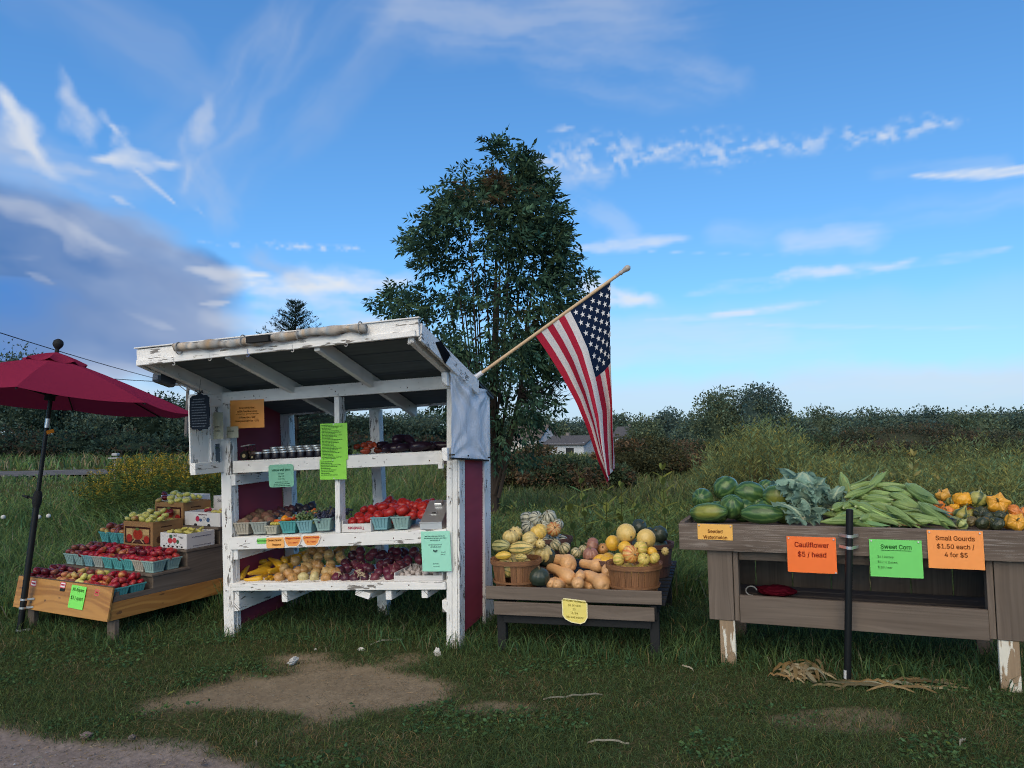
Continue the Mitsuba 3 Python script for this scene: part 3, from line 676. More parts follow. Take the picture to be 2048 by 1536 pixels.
def long_tufts():
    cx, cy, hh = [], [], []
    spots = [(SF.w((a, b, 0)), .2, k) for a, b, k in [(-.05, -.04, 60), (.1, .05, 60), (1.75, -.03, 70), (1.85, .1, 60), (1.7, .2, 60)] + [(x, .1 + .35 * (i % 3), 120) for i, x in enumerate(np.linspace(.1, 1.8, 14))] + [(x, .9, 120) for x in np.linspace(0, 1.9, 8)]]
    spots += [(QF.w((a, b, 0)), .2, 110) for a in np.linspace(-.1, 1.35, 9) for b in (.05, .5, 1.0, 1.5)]
    spots += [(TF.w((a, b, 0)), .2, 120) for a in np.linspace(-.1, 2.0, 11) for b in (.12, .45, .85)]
    spots += [(AF.w((a, b, 0)), .2, 100) for a in np.linspace(.0, 1.3, 7) for b in (.0, .4, .8, 1.2)]
    for p, s, k in spots:
        cx.append(rng.normal(p[0], s * .5, k)); cy.append(rng.normal(p[1], s * .5, k)); hh.append(rng.uniform(.06, .17, k))
    x, y, h = map(np.concatenate, (cx, cy, hh)); n = len(x)
    c = jitter(lerp((.044, .086, .036), (.090, .145, .056), rng.random(n)), n, rng, .25)
    dr_ = rng.random(n) < .05; c[dr_] = jitter((.2, .165, .09), int(dr_.sum()), rng)
    return blades(x, y, h, rng.uniform(.2, 1.1, n), rng.uniform(.004, .008, n), c)


obj('long_grass', long_tufts(), 'leaf', kind='stuff', label='unmown grass tufts around the legs of the stands', cat='grass')


def field():
    out = []
    for N, y0, y1, h0, h1, w0, w1, p in ((110000, 6.6, 12, .16, .42, .006, .013, 1.2), (70000, 11, 27, .25, .62, .012, .026, 1.3), (26000, 26, 70, .35, .8, .04, .09, 1.2)):
        y = y0 + (y1 - y0) * rng.random(N) ** p; x = (rng.random(N) * 2 - 1) * .76 * y
        keep = (np.abs(y - (31.5 + .0024 * (x + 8) ** 2)) > 2.6) | (x > 6)
        cl = meshkit.fbm(np.stack([x * .9, y * .9, x * 0], -1), 3, seed=18)
        keep &= rng.random(N) < .3 + 1.2 * cl
        x, y, cl = x[keep], y[keep], cl[keep]; n = len(x)
        h = rng.uniform(h0, h1, n) * (.5 + .9 * cl)
        a = sstep(-6, 3, x) * sstep(10, 16, y); h = h * np.where((x < -6) & (y > 15) & (y < 36), .30, 1.0) * np.where((x > -2) & (y > 11), .62, 1.0)
        base = lerp((.066, .120, .044), (.140, .215, .080), rng.random(n)) * (1 - a[:, None]) + lerp((.100, .140, .052), (.200, .225, .095), rng.random(n)) * a[:, None]
        dry = rng.random(n) < .08 + .22 * sstep(14, 30, y); base[dry] = lerp((.17, .15, .085), (.26, .23, .15), rng.random(int(dry.sum())))
        out.append(blades(x, y, h, rng.uniform(.2, 1.1, n), rng.uniform(w0, w1, n), jitter(base, n, rng, .22)))
    return join(out)


obj('meadow_grass', field(), 'leaf', kind='stuff', label='tall uncut meadow grass behind the stands', cat='grass')


def core(c, rad, seed, k=.82):
    m = trimesh.creation.icosphere(subdivisions=3); V = np.array(m.vertices)
    V = V * (1 + .5 * (meshkit.fbm(V * 2.1 + seed * 3.7, 3, seed=seed)[:, None] - .5))
    return V * np.asarray(rad) * k + np.asarray(c), np.array(m.faces), None


def crown(c, rad, n, leaf, cols, seed, clumps=40, top=.0, corek=.56):
    r = np.random.default_rng(seed); c = np.asarray(c, float); rad = np.asarray(rad, float)
    q = r.normal(size=(clumps, 3)); q /= np.linalg.norm(q, axis=1, keepdims=True); q[:, 2] = np.abs(q[:, 2]) * 1.1 - .35
    cc = q * r.uniform(.55, 1.0, (clumps, 1)) ** .6 * rad
    k = r.integers(0, clumps, n); s = r.uniform(.12, .30, clumps)[k][:, None]
    p = cc[k] + np.clip(r.normal(size=(n, 3)), -1.7, 1.7) * s * rad * np.array([1, 1, .8]); e_ = np.linalg.norm(p / rad, axis=1, keepdims=True); p = np.where(e_ > 1.06, p / e_ * 1.06, p)
    d = r.normal(size=(n, 3)) + p / rad * .8 + np.array([0, 0, -.25])
    tone = r.uniform(.7, 1.35, clumps)[k][:, None]
    col = jitter(cols[0], n, r, .2) * tone
    if len(cols) > 1:
        alt = r.random(clumps)[k] < .22; col[alt] = jitter(cols[1], int(alt.sum()), r, .2)
    m = leaf_quads(p + c, d, r.uniform(.7, 1.4, n) * leaf, r.uniform(.4, .8, n) * leaf, col, r=r)
    if not corek: return m
    return join([m, tint(core(c, rad, seed, corek), np.asarray(cols[0]) * .9)])


def tree(name, x, y, h, w, label, cols, seed, n=2200, leaf=.2, group=None, base=.1, cat='tree', trunk=True):
    z = float(gz(x, y)); t = thing(name, label, cat, group)
    ch = h * (1 - base)
    obj('crown', crown((x, y, z + h * base + ch * .48), (w / 2, w / 2 * .9, ch * .52), n, leaf, cols, seed, clumps=60), 'leaf', t)
    if trunk:
        obj('trunk', tint(tube([(x, y, z - .1), (x + .02 * h, y, z + h * .3), (x, y, z + h * .7)], [h * .03, h * .022, h * .01], 7), (.04, .033, .028)), 'matte', t)
    return t


def bush(name, x, y, h, w, label, cols, seed, n=1800, leaf=.07, group=None, corek=.5):
    z = float(gz(x, y)); t = thing(name, label, 'bush', group)
    obj('foliage', crown((x, y, z + h * .45), (w / 2, w / 2 * .8, h * .58), n, leaf, cols, seed, clumps=30, corek=corek), 'leaf', t)
    r = np.random.default_rng(seed)
    obj('stem', join([tint(tube([(x + r.normal(0, w * .06), y + r.normal(0, w * .06), z), (x + r.normal(0, w * .2), y + r.normal(0, w * .2), z + h * .9)], [.02 + .006 * h, .006], 5), (.05, .04, .03)) for _ in range(5)]), 'matte', t)


G1, G2, G3, RU, DK = (.095, .140, .108), (.110, .150, .096), (.088, .134, .116), (.150, .105, .064), (.036, .060, .044)  # far leaf greens have the bluish haze of distance put into their colour
ad = ['low dark', 'rounded', 'broad leafy', 'ragged', 'dense green', 'loose', 'bluish']
r1 = np.random.default_rng(21)
# far treeline at right, left to right
tx = [(1020, 830, 150, 80), (1075, 822, 135, 95), (1150, 826, 140, 90), (1235, 820, 130, 85), (1285, 830, 110, 60), (1335, 818, 120, 70), (1388, 826, 100, 80), (1440, 768, 62, 92), (1515, 764, 60, 96), (1580, 824, 95, 80), (1632, 812, 100, 85), (1680, 822, 110, 80), (1735, 810, 90, 105), (1795, 820, 105, 80), (1845, 812, 95, 85), (1895, 816, 100, 80), (1945, 815, 90, 95), (2000, 812, 95, 100), (2060, 808, 90, 110)]
for i, (u, v, D, wpx) in enumerate(tx):
    hor = 850 - .0244 * (u - 1024)
    x = (u - 1024) / 1535 * D; top = 1.55 + (hor - v) / 1535 * D; z = float(gz(x, D))
    lbl = {7: 'left one of the pair of taller trees rising above the treeline', 8: 'right one of the pair of taller trees rising above the treeline'}.get(i, f'{ad[i % 7]} tree in the far treeline right of the stand, {ORD[i]} from the left')
    big = i in (7, 8)
    tree('far_tree', x, D, top - z, wpx / 1535 * D * 1.25, lbl, [(G1, G2, G3)[i % 3], G2], 100 + i, n=5200 if big else 3600, leaf=.0036 * D, group='trees of the far treeline', base=.04)
# woods at left beyond the road
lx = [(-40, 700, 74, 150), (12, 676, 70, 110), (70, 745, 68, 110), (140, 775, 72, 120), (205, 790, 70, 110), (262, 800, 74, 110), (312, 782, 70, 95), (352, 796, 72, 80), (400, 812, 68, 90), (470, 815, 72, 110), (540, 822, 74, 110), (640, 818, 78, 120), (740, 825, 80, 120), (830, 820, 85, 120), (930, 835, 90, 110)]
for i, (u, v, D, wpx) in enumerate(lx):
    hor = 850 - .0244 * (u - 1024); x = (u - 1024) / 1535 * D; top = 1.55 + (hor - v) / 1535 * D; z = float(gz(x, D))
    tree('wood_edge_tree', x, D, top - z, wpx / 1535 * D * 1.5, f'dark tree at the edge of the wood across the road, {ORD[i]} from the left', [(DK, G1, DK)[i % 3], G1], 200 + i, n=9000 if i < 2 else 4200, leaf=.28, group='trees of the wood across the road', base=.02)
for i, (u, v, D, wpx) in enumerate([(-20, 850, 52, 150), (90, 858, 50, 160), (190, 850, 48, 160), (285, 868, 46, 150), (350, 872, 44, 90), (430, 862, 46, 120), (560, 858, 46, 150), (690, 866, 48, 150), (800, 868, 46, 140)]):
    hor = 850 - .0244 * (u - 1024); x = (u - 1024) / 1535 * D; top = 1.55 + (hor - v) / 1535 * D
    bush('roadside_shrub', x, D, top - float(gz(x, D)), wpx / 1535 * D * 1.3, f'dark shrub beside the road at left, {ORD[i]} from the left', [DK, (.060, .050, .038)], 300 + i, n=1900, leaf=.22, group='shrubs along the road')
# bushes of the overgrown field
for i, (u, v, D, wpx, ru) in enumerate([(985, 900, 19, 120, 1), (1050, 892, 20, 110, 1), (1120, 914, 18, 110, 0), (1190, 922, 17, 90, 0), (1260, 872, 21, 130, 1), (1330, 880, 22, 120, 1), (1400, 880, 24, 110, 0), (1630, 868, 30, 150, 0), (1720, 858, 28, 140, 0), (1800, 846, 26, 170, 2), (1880, 862, 27, 140, 2), (1960, 858, 25, 150, 2), (2040, 866, 26, 140, 0)]):
    hor = 850 - .0244 * (u - 1024); x = (u - 1024) / 1535 * D; top = 1.55 + (hor - v) / 1535 * D
    c = [[(.062, .088, .048), RU], [(.070, .076, .040), RU], [(.075, .085, .055), (.105, .080, .055)]][ru]
    bush('field_bush', x, D, top - float(gz(x, D)), wpx / 1535 * D * 1.5, f"{['green', 'rusty green', 'dark brownish'][ru]} bush in the overgrown field, {ORD[i]} from the left", c, 400 + i, n=8000, leaf=.085, group='bushes in the overgrown field')


# feathery weeds
def weeds(n_st, yr, ur, hfn, col, seed, sp=.010, per=34, ln=.075):
    r = np.random.default_rng(seed); y = r.uniform(*yr, n_st); u = r.uniform(*ur, n_st); x = (u - 1024) / 1535 * y
    cl = meshkit.fbm(np.stack([x * .7, y * .7, x * 0], -1), 3, seed=seed); h = hfn(u, y) * (.62 + .6 * cl) * r.uniform(.75, 1.12, n_st)
    z = gz(x, y); bend = r.normal(0, .12, (n_st, 2))
    k = np.repeat(np.arange(n_st), per); t = r.uniform(.12, 1, len(k))
    p = np.stack([x[k] + bend[k, 0] * t ** 2 * h[k], y[k] + bend[k, 1] * t ** 2 * h[k], z[k] + t * h[k]], 1)
    a = r.uniform(0, 2 * math.pi, len(k)); out = (1.15 - t) * .8 + .15
    p += np.stack([np.cos(a), np.sin(a), 0 * a], 1) * (r.uniform(0, .14, len(k)) * out)[:, None]
    d = np.stack([np.cos(a) * .7, np.sin(a) * .7, r.uniform(.2, 1.2, len(k))], 1)
    tone = jitter(col, n_st, r, .22)[k]
    m1 = leaf_quads(p, d, r.uniform(.6, 1.4, len(k)) * ln, sp * r.uniform(.8, 1.6, len(k)), jitter(tone, len(k), r, .15), r=r)
    m2 = blades(x, y, h * 1.0, np.hypot(*bend.T) * .6, .008, jitter((.075, .06, .035), n_st, r), r, z)
    return join([m1, m2])


obj('weed_thicket', join([weeds(1000, (8.8, 13.5), (1560, 2110), lambda u, y: np.interp(u, [1560, 1640, 1760, 1900, 2050], [1.1, 1.0, .84, .82, .90]), (.175, .205, .080), 31, .012, 46, .075),
                          weeds(330, (10, 14.5), (1385, 1600), lambda u, y: np.interp(u, [1385, 1430, 1480, 1550, 1600], [.95, 1.25, 1.66, 1.55, 1.15]), (.165, .195, .078), 34, .013, 64, .085),
                          weeds(260, (15, 20), (1400, 2110), lambda u, y: 1.0 + 0 * u, (.14, .165, .07), 32, .02, 40, .11),
                          weeds(360, (8, 11), (960, 1400), lambda u, y: .42 + 0 * u, (.13, .175, .068), 33, .012, 26, .07)]), 'leaf', kind='stuff', label='feathery olive green weeds behind the right table', cat='weeds')


# goldenrod clump at left
def goldenrod(x, y, h, seed, label):
    r = np.random.default_rng(seed); t = thing('goldenrod_plant', label, 'plant', 'goldenrod plants beside the apple stand'); lv, fl, stm = [], [], []
    for s in range(11):
        bx_, by_ = x + r.normal(0, .13), y + r.normal(0, .13); tipx, tipy = bx_ + r.normal(0, .14), by_ + r.normal(0, .14); hh = h * r.uniform(.72, 1.05)
        P = np.array([(bx_, by_, 0), ((bx_ + tipx) / 2, (by_ + tipy) / 2, hh * .55), (tipx, tipy, hh)])
        stm.append(tint(tube(P, [.005, .004, .002], 4, False), (.05, .07, .025)))
        n = 52; tt = r.uniform(.05, .9, n); a = r.uniform(0, 6.28, n)
        p = np.stack([np.interp(tt, [0, .55, 1], P[:, k]) for k in range(3)], 1)
        lv.append(leaf_quads(p, np.stack([np.cos(a), np.sin(a), r.uniform(-.1, .7, n)], 1), r.uniform(.06, .13, n), .018, jitter((.07, .11, .035), n, r), r=r))
        n = 34; tt = r.uniform(.78, 1.02, n) ; a = r.uniform(0, 6.28, n)
        p = np.stack([np.interp(tt, [0, .55, 1], P[:, k]) for k in range(3)], 1) + np.stack([np.cos(a), np.sin(a), -.3 + 0 * a], 1) * ((1.06 - tt) * .38 * r.uniform(.2, 1, n))[:, None]
        fl.append(leaf_quads(p, np.stack([np.cos(a), np.sin(a), .8 + 0 * a], 1), r.uniform(.018, .04, n), .014, jitter((.30, .215, .03), n, r, .4), r=r))
    obj('stem', join(stm), 'leaf', t); obj('leaves', join(lv), 'leaf', t, kind='stuff'); obj('flowers', join(fl), 'leaf', t, kind='stuff')


r2 = np.random.default_rng(5)
gs = []
for i in range(22):
    u = np.interp(i, [0, 21], [190, 445]) + r2.normal(0, 8); D = r2.uniform(11.5, 15.5)
    gs.append((u, D))
for i, (u, D) in enumerate(sorted(gs)):
    top = np.interp(u, [180, 225, 262, 300, 340, 380, 440], [985, 935, 905, 912, 905, 908, 925]); hor = 850 - .0244 * (u - 1024)
    goldenrod((u - 1024) / 1535 * D, D, 1.55 + (hor - top) / 1535 * D, 500 + i, f'yellow flowering goldenrod behind the apple stand, {ORD[i]} from the left')


# milkweeds
def milkweed(x, y, h, n, label, seed, col=(.10, .135, .032), lean=0.0):
    r = np.random.default_rng(seed); t = thing('milkweed_plant', label, 'plant', 'milkweed plants behind the tables')
    z0 = float(gz(x, y)); P = np.array([(x, y, z0), (x + lean * .4 * h, y, z0 + h * .5), (x + lean * h, y, z0 + h)])
    obj('stem', tint(tube(P, [.008, .006, .003], 6), (.09, .10, .035)), 'leaf', t)
    k = 0
    lvs = []
    for i in range(n):
        tt = .22 + .78 * i / n; c = np.array([np.interp(tt, [0, .5, 1], P[:, q]) for q in range(3)])
        for s in (0, 1):
            a = i * 1.57 + s * math.pi + r.normal(0, .25); L = r.uniform(.15, .22) * (1.1 - .55 * tt ** 3); el = r.uniform(.45, .95) + .8 * max(0, tt - .7)
            d = np.array([math.cos(a) * math.cos(el), math.sin(a) * math.cos(el), math.sin(el)]); sd = np.array([-math.sin(a), math.cos(a), 0]); up = np.cross(d, sd)
            ts = np.linspace(0, 1, 6); wv = L * .17 * np.sin(np.clip(ts * .93 + .07, 0, 1) * math.pi) ** .7
            mid = c + d * (ts[:, None] * L) - np.array([0, 0, 1]) * (.22 * L * ts[:, None] ** 2)
            V = np.stack([mid - sd * wv[:, None] - up * wv[:, None] * .3, mid, mid + sd * wv[:, None] - up * wv[:, None] * .3], 1).reshape(-1, 3); F = []
            for j in range(5):
                b = j * 3
                for o in (0, 1): F += [[b + o, b + o + 1, b + o + 4], [b + o, b + o + 4, b + o + 3]]
            obj('leaf', (V, np.array(F), None, np.tile(jitter(col, 1, r, .2), (len(V), 1))), 'leaf', t, smooth=True)


mw = [(1168, 935, 8.6, 9, 'yellowish milkweed under the flag tip, leftmost of the bunch'), (1205, 965, 8.2, 9, 'leafy milkweed right under the flag tip'), (1235, 958, 8.4, 8, 'milkweed just right of the flag tip'), (1150, 985, 7.9, 7, 'low milkweed behind the middle of the squash table'), (1262, 990, 8.6, 7, 'low milkweed behind the spaghetti squash'), (1322, 925, 8.8, 10, 'tall single milkweed standing between the squash table and the right table'),
      (1808, 895, 9.6, 10, 'pale milkweed rising behind the sweet corn'), (1880, 912, 10.0, 8, 'small pale milkweed top behind the gourds'), (1770, 930, 9.4, 6, 'withered milkweed left of the pale one behind the corn')]
for i, (u, v, D, n, l) in enumerate(mw):
    hor = 850 - .0244 * (u - 1024); milkweed((u - 1024) / 1535 * D, D, 1.55 + (hor - v) / 1535 * D, n, l, 700 + i, (.17, .215, .062) if i < 6 else (.30, .28, .11), r2.normal(0, .08))


# ---- the ash tree behind the stand
def ash_tree():
    r = np.random.default_rng(77); D = 12.0; t = thing('ash_tree', 'tall dark green leafy tree with many upright stems behind the stand', 'tree')
    zs = np.array([1.0, 1.6, 2.0, 2.6, 3.25, 3.6, 4.1, 4.75, 5.15, 5.66, 5.95, 6.2])
    xl = np.array([-.75, -.85, -1.05, -1.45, -2.0, -2.14, -1.88, -1.60, -1.12, -.86, -.34, -.06])
    xr = np.array([.35, .55, .78, .85, 1.05, 1.2, 1.22, .98, .88, .50, .36, .12])
    base = np.array([-.35, D, 0])
    br = []
    for i in range(17):
        zt = r.uniform(3.6, 5.9); f = r.uniform(.12, .88); xt = np.interp(zt, zs, xl) * (1 - f) + np.interp(zt, zs, xr) * f; yt = D + r.normal(0, .5)
        a = base + np.array([r.normal(0, .12), r.normal(0, .12), r.uniform(.3, 1.0)])
        m1 = a + (np.array([xt, yt, zt]) - a) * .35 + np.array([(xt - a[0]) * .15, 0, -.1]); m2 = a + (np.array([xt, yt, zt]) - a) * .7 + np.array([(xt - a[0]) * .1, r.normal(0, .05), 0])
        P = np.array([a, m1, m2, (xt, yt, zt)])
        br.append(P); obj('branch', tint(tube(P, [.032, .024, .014, .006], 6), (.045, .036, .03)), 'matte', t)
    obj('trunk', tint(tube([base + (0, 0, -.1), base + (.02, 0, .6), base + (0, 0, 1.3), base + (.08, 0, 2.4), base + (.15, 0, 4.2)], [.11, .095, .08, .06, .02], 10), (.05, .04, .034)), 'matte', t)
    tw = []
    for i in range(26):   # bare twigs at the lower right
        a = np.array([.1, D, 1.6 + r.uniform(0, .6)]); b = np.array([r.uniform(.6, 1.15), D + r.normal(0, .3), r.uniform(1.9, 2.7)])
        tw.append(tint(tube([a, (a + b) / 2 + (0, 0, -.08), b], [.009, .006, .002], 4, False), (.06, .05, .045)))
    obj('twig', join(tw), 'matte', t, kind='stuff')
    # leaf sprays: clusters of compound leaves
    cen = []
    while len(cen) < 520:
        z = r.uniform(1.15, 6.15); f = r.beta(.9, .9); a, b = np.interp(z, zs, xl), np.interp(z, zs, xr); x = a + (b - a) * f
        hw = (b - a) / 2; edge = abs(x - (a + b) / 2) / hw; dy = math.sqrt(max(0, 1 - edge ** 2)) * min(hw, 1.1)
        y = D + r.uniform(-1, 1) * dy
        if z < 2.5 and r.random() < .66: continue
        if meshkit.fbm(np.array([[x * 1.9, y * .9, z * 1.9]]), 2, seed=3)[0] < .38 + (.06 if 2.6 < z < 4.2 else 0): continue
        cen.append((-.28 + (x + .28) * .90, y, z * .965))
    cen = np.array(cen); N = len(cen); per = 8
    c = np.repeat(cen, per, 0) + r.normal(0, .085, (N * per, 3)); mid = np.array([-.3, D, 3.0])
    out = c - mid; out[:, 2] *= .4; out /= np.linalg.norm(out, axis=1, keepdims=True) + 1e-6
    ra = out * .8 + r.normal(0, .7, c.shape) + np.array([0, 0, -.25]); ra /= np.linalg.norm(ra, axis=1, keepdims=True)
    brown = meshkit.fbm(cen * np.array([1.3, .8, 1.3]), 3, seed=6) > .54; brown &= (np.abs(cen[:, 0] + .15) < .42) & (cen[:, 1] < 12) & (cen[:, 2] > 3.0) & (cen[:, 2] < 5.4); brown = np.repeat(brown, per) & (r.random(N * per) < .75)
    P, Dv, L, Wd, C = [], [], [], [], []
    bc = np.where(brown[:, None], jitter((.080, .062, .036), N * per, r, .25), jitter((.044, .084, .052), N * per, r, .38, .12))
    sd = np.cross(ra, r.normal(size=c.shape)); sd /= np.linalg.norm(sd, axis=1, keepdims=True)
    for k, s in ((.3, -1), (.3, 1), (.6, -1), (.6, 1), (.9, -1), (.9, 1), (1.0, 0)):
        pos = c + ra * (.22 * k) + np.array([0, 0, -1]) * (.06 * k * k)
        P.append(pos); Dv.append(ra * (.75 if s else 1.0) + sd * s * .8 + np.array([0, 0, -.45])); L.append(np.full(len(c), .102)); C.append(bc)
    m = leaf_quads(np.vstack(P), np.vstack(Dv), np.concatenate(L) * r.uniform(.8, 1.3, len(c) * 7), .037 * r.uniform(.8, 1.3, len(c) * 7), jitter(np.vstack(C), len(c) * 7, r, .12, .05), .2, r)
    obj('crown', m, 'leaf', t)


ash_tree()


def spruce():
    r = np.random.default_rng(9); x0, D, H = -6.2, 22.0, 5.35; t = thing('spruce_tree', 'bluish spruce whose tip shows above the stand roof', 'tree')
    obj('trunk', tint(tube([(x0, D, 0), (x0, D, H * .6), (x0, D, H)], [.1, .05, .008], 7), (.04, .035, .03)), 'matte', t)
    P, Dv, tw = [], [], []
    for z in np.arange(.5, H - .05, .13):
        R = min((H - z) * .62 + .05, 1.35)
        for k in range(9):
            a = r.uniform(0, 6.28); e = np.array([math.cos(a), math.sin(a), .55 if H - z < 1.6 else .15]); tw.append(tint(tube([(x0, D, z), np.array([x0, D, z]) + e * R * r.uniform(.7, 1.05)], [.012, .004], 4, False), (.035, .03, .026)))
            n = int(16 + R * 26); q = r.uniform(.1, 1.03, n); P.append(np.array([x0, D, z]) + e * R * q[:, None] + r.normal(0, .02, (n, 3))); Dv.append(e + r.normal(0, .8, (n, 3)) + (0, 0, .5))
    P, Dv = np.vstack(P), np.vstack(Dv); n = len(P)
    obj('branches', join(tw), 'matte', t, kind='stuff'); obj('needles', leaf_quads(P, Dv, r.uniform(.05, .13, n), .022, jitter((.022, .042, .036), n, r, .25), r=r), 'leaf', t, kind='stuff')


spruce()


# ---- far houses
def house(label, x, y, z, L, Wd, wall_h, roof_h, yaw, wallc, roofc):
    t = thing('house', label, 'house'); f = Fr([x, y, z], yaw)
    obj('wall', tint(bx(f, 0, L, 0, Wd, 0, wall_h, c=.01), wallc), 'matte', t)
    for e in (L, ):
        V = np.array([(e, 0, wall_h), (e, Wd, wall_h), (e, Wd / 2, wall_h + roof_h), (e - .1, 0, wall_h), (e - .1, Wd, wall_h), (e - .1, Wd / 2, wall_h + roof_h)])
        obj('gable', tint((f.w(V), np.array([[0, 1, 2], [3, 5, 4], [0, 2, 5], [0, 5, 3], [1, 4, 5], [1, 5, 2], [0, 3, 4], [0, 4, 1]])), wallc), 'matte', t)
    V = np.array([(-.4, -.4, wall_h - .15), (L + .4, -.4, wall_h - .15), (L + .4, Wd / 2, wall_h + roof_h + .08), (-.4, Wd / 2, wall_h + roof_h + .08), (L + .4, Wd + .4, wall_h - .15), (-.4, Wd + .4, wall_h - .15)])
    V = np.vstack([V, V - (0, 0, .15)])
    obj('roof', tint((f.w(V), np.array([[0, 1, 2], [0, 2, 3], [3, 2, 4], [3, 4, 5], [6, 8, 7], [6, 9, 8], [9, 10, 8], [9, 11, 10], [0, 6, 7], [0, 7, 1], [1, 7, 8], [1, 8, 2], [2, 8, 10], [2, 10, 4], [0, 3, 9], [0, 9, 6], [3, 5, 11], [3, 11, 9]])), roofc), 'matte', t)
    obj('chimney', tint(bx(f, L * .3, L * .3 + .5, Wd / 2, Wd / 2 + .5, wall_h + roof_h * .6, wall_h + roof_h + .5, c=.01), (.2, .18, .17)), 'matte', t)
    obj('window', tint(bx(f, L * .55, L * .75, -.06, -.003, wall_h * .45, wall_h * .8, c=.01), (.03, .035, .04)), 'matte', t)


house('low pale house with grey roof seen left of the hanging flag', 4.6, 112, -4.62, 6.2, 6.0, 3.4, .95, -.55, (.50, .54, .58), (.10, .10, .105))
house('white house showing through the lower leaves of the tall tree', -1.0, 118, -4.9, 5.5, 6, 4.4, 1.9, -.5, (.62, .60, .58), (.13, .11, .10))
house('pale house just right of the hanging flag', 15.6, 118, -4.6, 4.5, 6, 4.2, 1.2, -.4, (.42, .46, .5), (.1, .1, .105))

# utility pole, wires, roadside marker
up = thing('utility_pole', 'grey wooden utility pole with cross arm across the road', 'utility pole')
obj('pole', tint(tube([(-25.6, 60, -.3), (-25.35, 60, 5.75)], [.16, .11], 10), (.13, .12, .115)), 'matte', up)
obj('cross_arm', tint(bx(W0, -26.3, -24.45, 59.8, 59.95, 5.25, 5.38), (.12, .11, .1)), 'matte', up)
for s in (-1, 1): obj('brace', tint(bm(W0, (-25.37, 59.85, 4.75), (-25.37 + s * .6, 59.85, 5.25), .05, .05), (.12, .11, .1)), 'matte', up)
for i, (a, b, sag) in enumerate([((-26.2, 59.85, 5.42), (-22.6, 34, 6.45), .3), ((-24.6, 59.85, 5.42), (-23.2, 32, 4.95), .35)]):
    a, b = np.array(a), np.array(b); b2 = a + (b - a) * 1.7; ts = np.linspace(0, 1, 14)[:, None]
    tag = ('upper', 'lower')[i]
    obj('power_line', tint(tube(a + (b2 - a) * ts - np.array([0, 0, 1]) * (4 * sag * ts * (1 - ts)), .022, 5), (.03, .03, .032)), 'matte', label=f'{tag} one of the two thin power lines crossing the sky at left', cat='power line', group='power lines')
mb = thing('roadside_mailbox', 'small white mailbox on a post by the road beside the goldenrod', 'mailbox')
obj('post', tint(tube([(-13.05, 25.2, 0), (-13.05, 25.2, .78)], .025, 8), (.3, .3, .29)), 'matte', mb)
obj('box', tint(bx(W0, -13.12, -12.94, 25.1, 25.3, .86, .95, c=.03), (.36, .37, .37)), 'matte', mb)
obj('shelf', tint(bx(W0, -13.2, -12.9, 25.05, 25.35, .77, .81), (.33, .33, .33)), 'matte', mb)

# ------------------------------------------------------------------ the white stand
st = thing('farm_stand', 'white and red wooden farm stand with a tilted open roof and three shelves', 'market stall')
def sb(name, m, mat='white_paint', parent=None, label=None): return obj(name, m, mat, parent or st, label)
sb('post', bm(SF, (.018, .02, -.06), (.042, .02, 1.762), .086, .04, (0, 1, 0)))
sb('post', bm(SF, (.046, .066, -.06), (.066, .066, 1.762), .038, .05, (0, 1, 0)))
sb('post', bm(SF, (1.772, .02, -.06), (1.868, .02, 1.762), .040, .04, (0, 1, 0)))
sb('post', bm(SF, (1.813, .024, -.06), (1.909, .024, 1.76), .039, .044, (0, 1, 0)))
sb('post', bm(SF, (1.815, .075, -.06), (1.905, .075, 1.76), .05, .05, (0, 1, 0)))
sb('middle_post', bm(SF, (.953, .045, .763), (.987, .045, 1.762), .040, .09, (0, 1, 0)))
sb('rear_post', bx(SF, .035, .12, .80, .89, -.06, 1.68, 'z'))
sb('rear_post', bx(SF, .872, .958, .80, .89, -.06, 1.68, 'z'))
sb('rear_post', bx(SF, 1.79, 1.868, .75, .84, -.06, 1.68, 'z'))
sb('front_beam', bx(SF, -.03, 1.872, .0, .04, 1.764, 1.856), 'clean_paint')
sb('rear_beam', bx(SF, 0, 1.89, .84, .88, 1.682, 1.775))
for x, z in ((.30, 1.81), (.62, 1.83), (.98, 1.80), (1.20, 1.84), (1.55, 1.79), (1.84, 1.82), (.25, 1.29), (.45, 1.27), (1.70, 1.26), (.2, .72), (.5, .70), (.85, .715), (1.1, .73), (1.4, .72), (1.72, .70), (.35, .385), (.9, .38), (1.5, .388), (.02, .35), (.04, .9), (1.80, .6), (1.83, 1.0), (1.85, 1.2)):
    obj('nail_head', tint(tube(SF.w(np.array([(x, .002 if z > 1.7 else -.018, z), (x, -.003 if z > 1.7 else -.0225, z)])), .005, 7), (.09, .05, .035)), 'matte', st)
# roof
def rz(y): return 2.112 - .252 * (y + .79)
for i in range(8):
    y0, y1 = -.79 + i * .205, -.79 + (i + 1) * .205 - .006
    sb('roof_board', bm(SF, (-.045, (y0 + y1) / 2, rz((y0 + y1) / 2)), (1.96, (y0 + y1) / 2, rz((y0 + y1) / 2) + .012), y1 - y0, .018, (0, .244, .97)), 'roof_board')
sb('roofing_sheet', tint(bm(SF, (-.06, .02, rz(.02) + .016), (1.965, .02, rz(.02) + .028), 1.68, .006, (0, .244, .97)), (.16, .19, .18)), 'matte')
for x in (.005, .625, 1.27, 1.905):
    sb('rafter', bm(SF, (x, -.785, rz(-.785) - .056), (x, .835, rz(.835) - .056), .04, .09, (0, .244, .97)), 'clean_paint')
sb('fascia_board', bm(SF, (-.055, -.803, 2.066), (1.968, -.803, 2.098), .022, .108))
sb('fascia_trim', bm(SF, (-.05, -.822, 2.028), (1.95, -.822, 2.062), .014, .036))
sb('drip_edge', bm(SF, (-.065, -.812, 2.130), (1.978, -.812, 2.158), .03, .008), 'clean_paint')
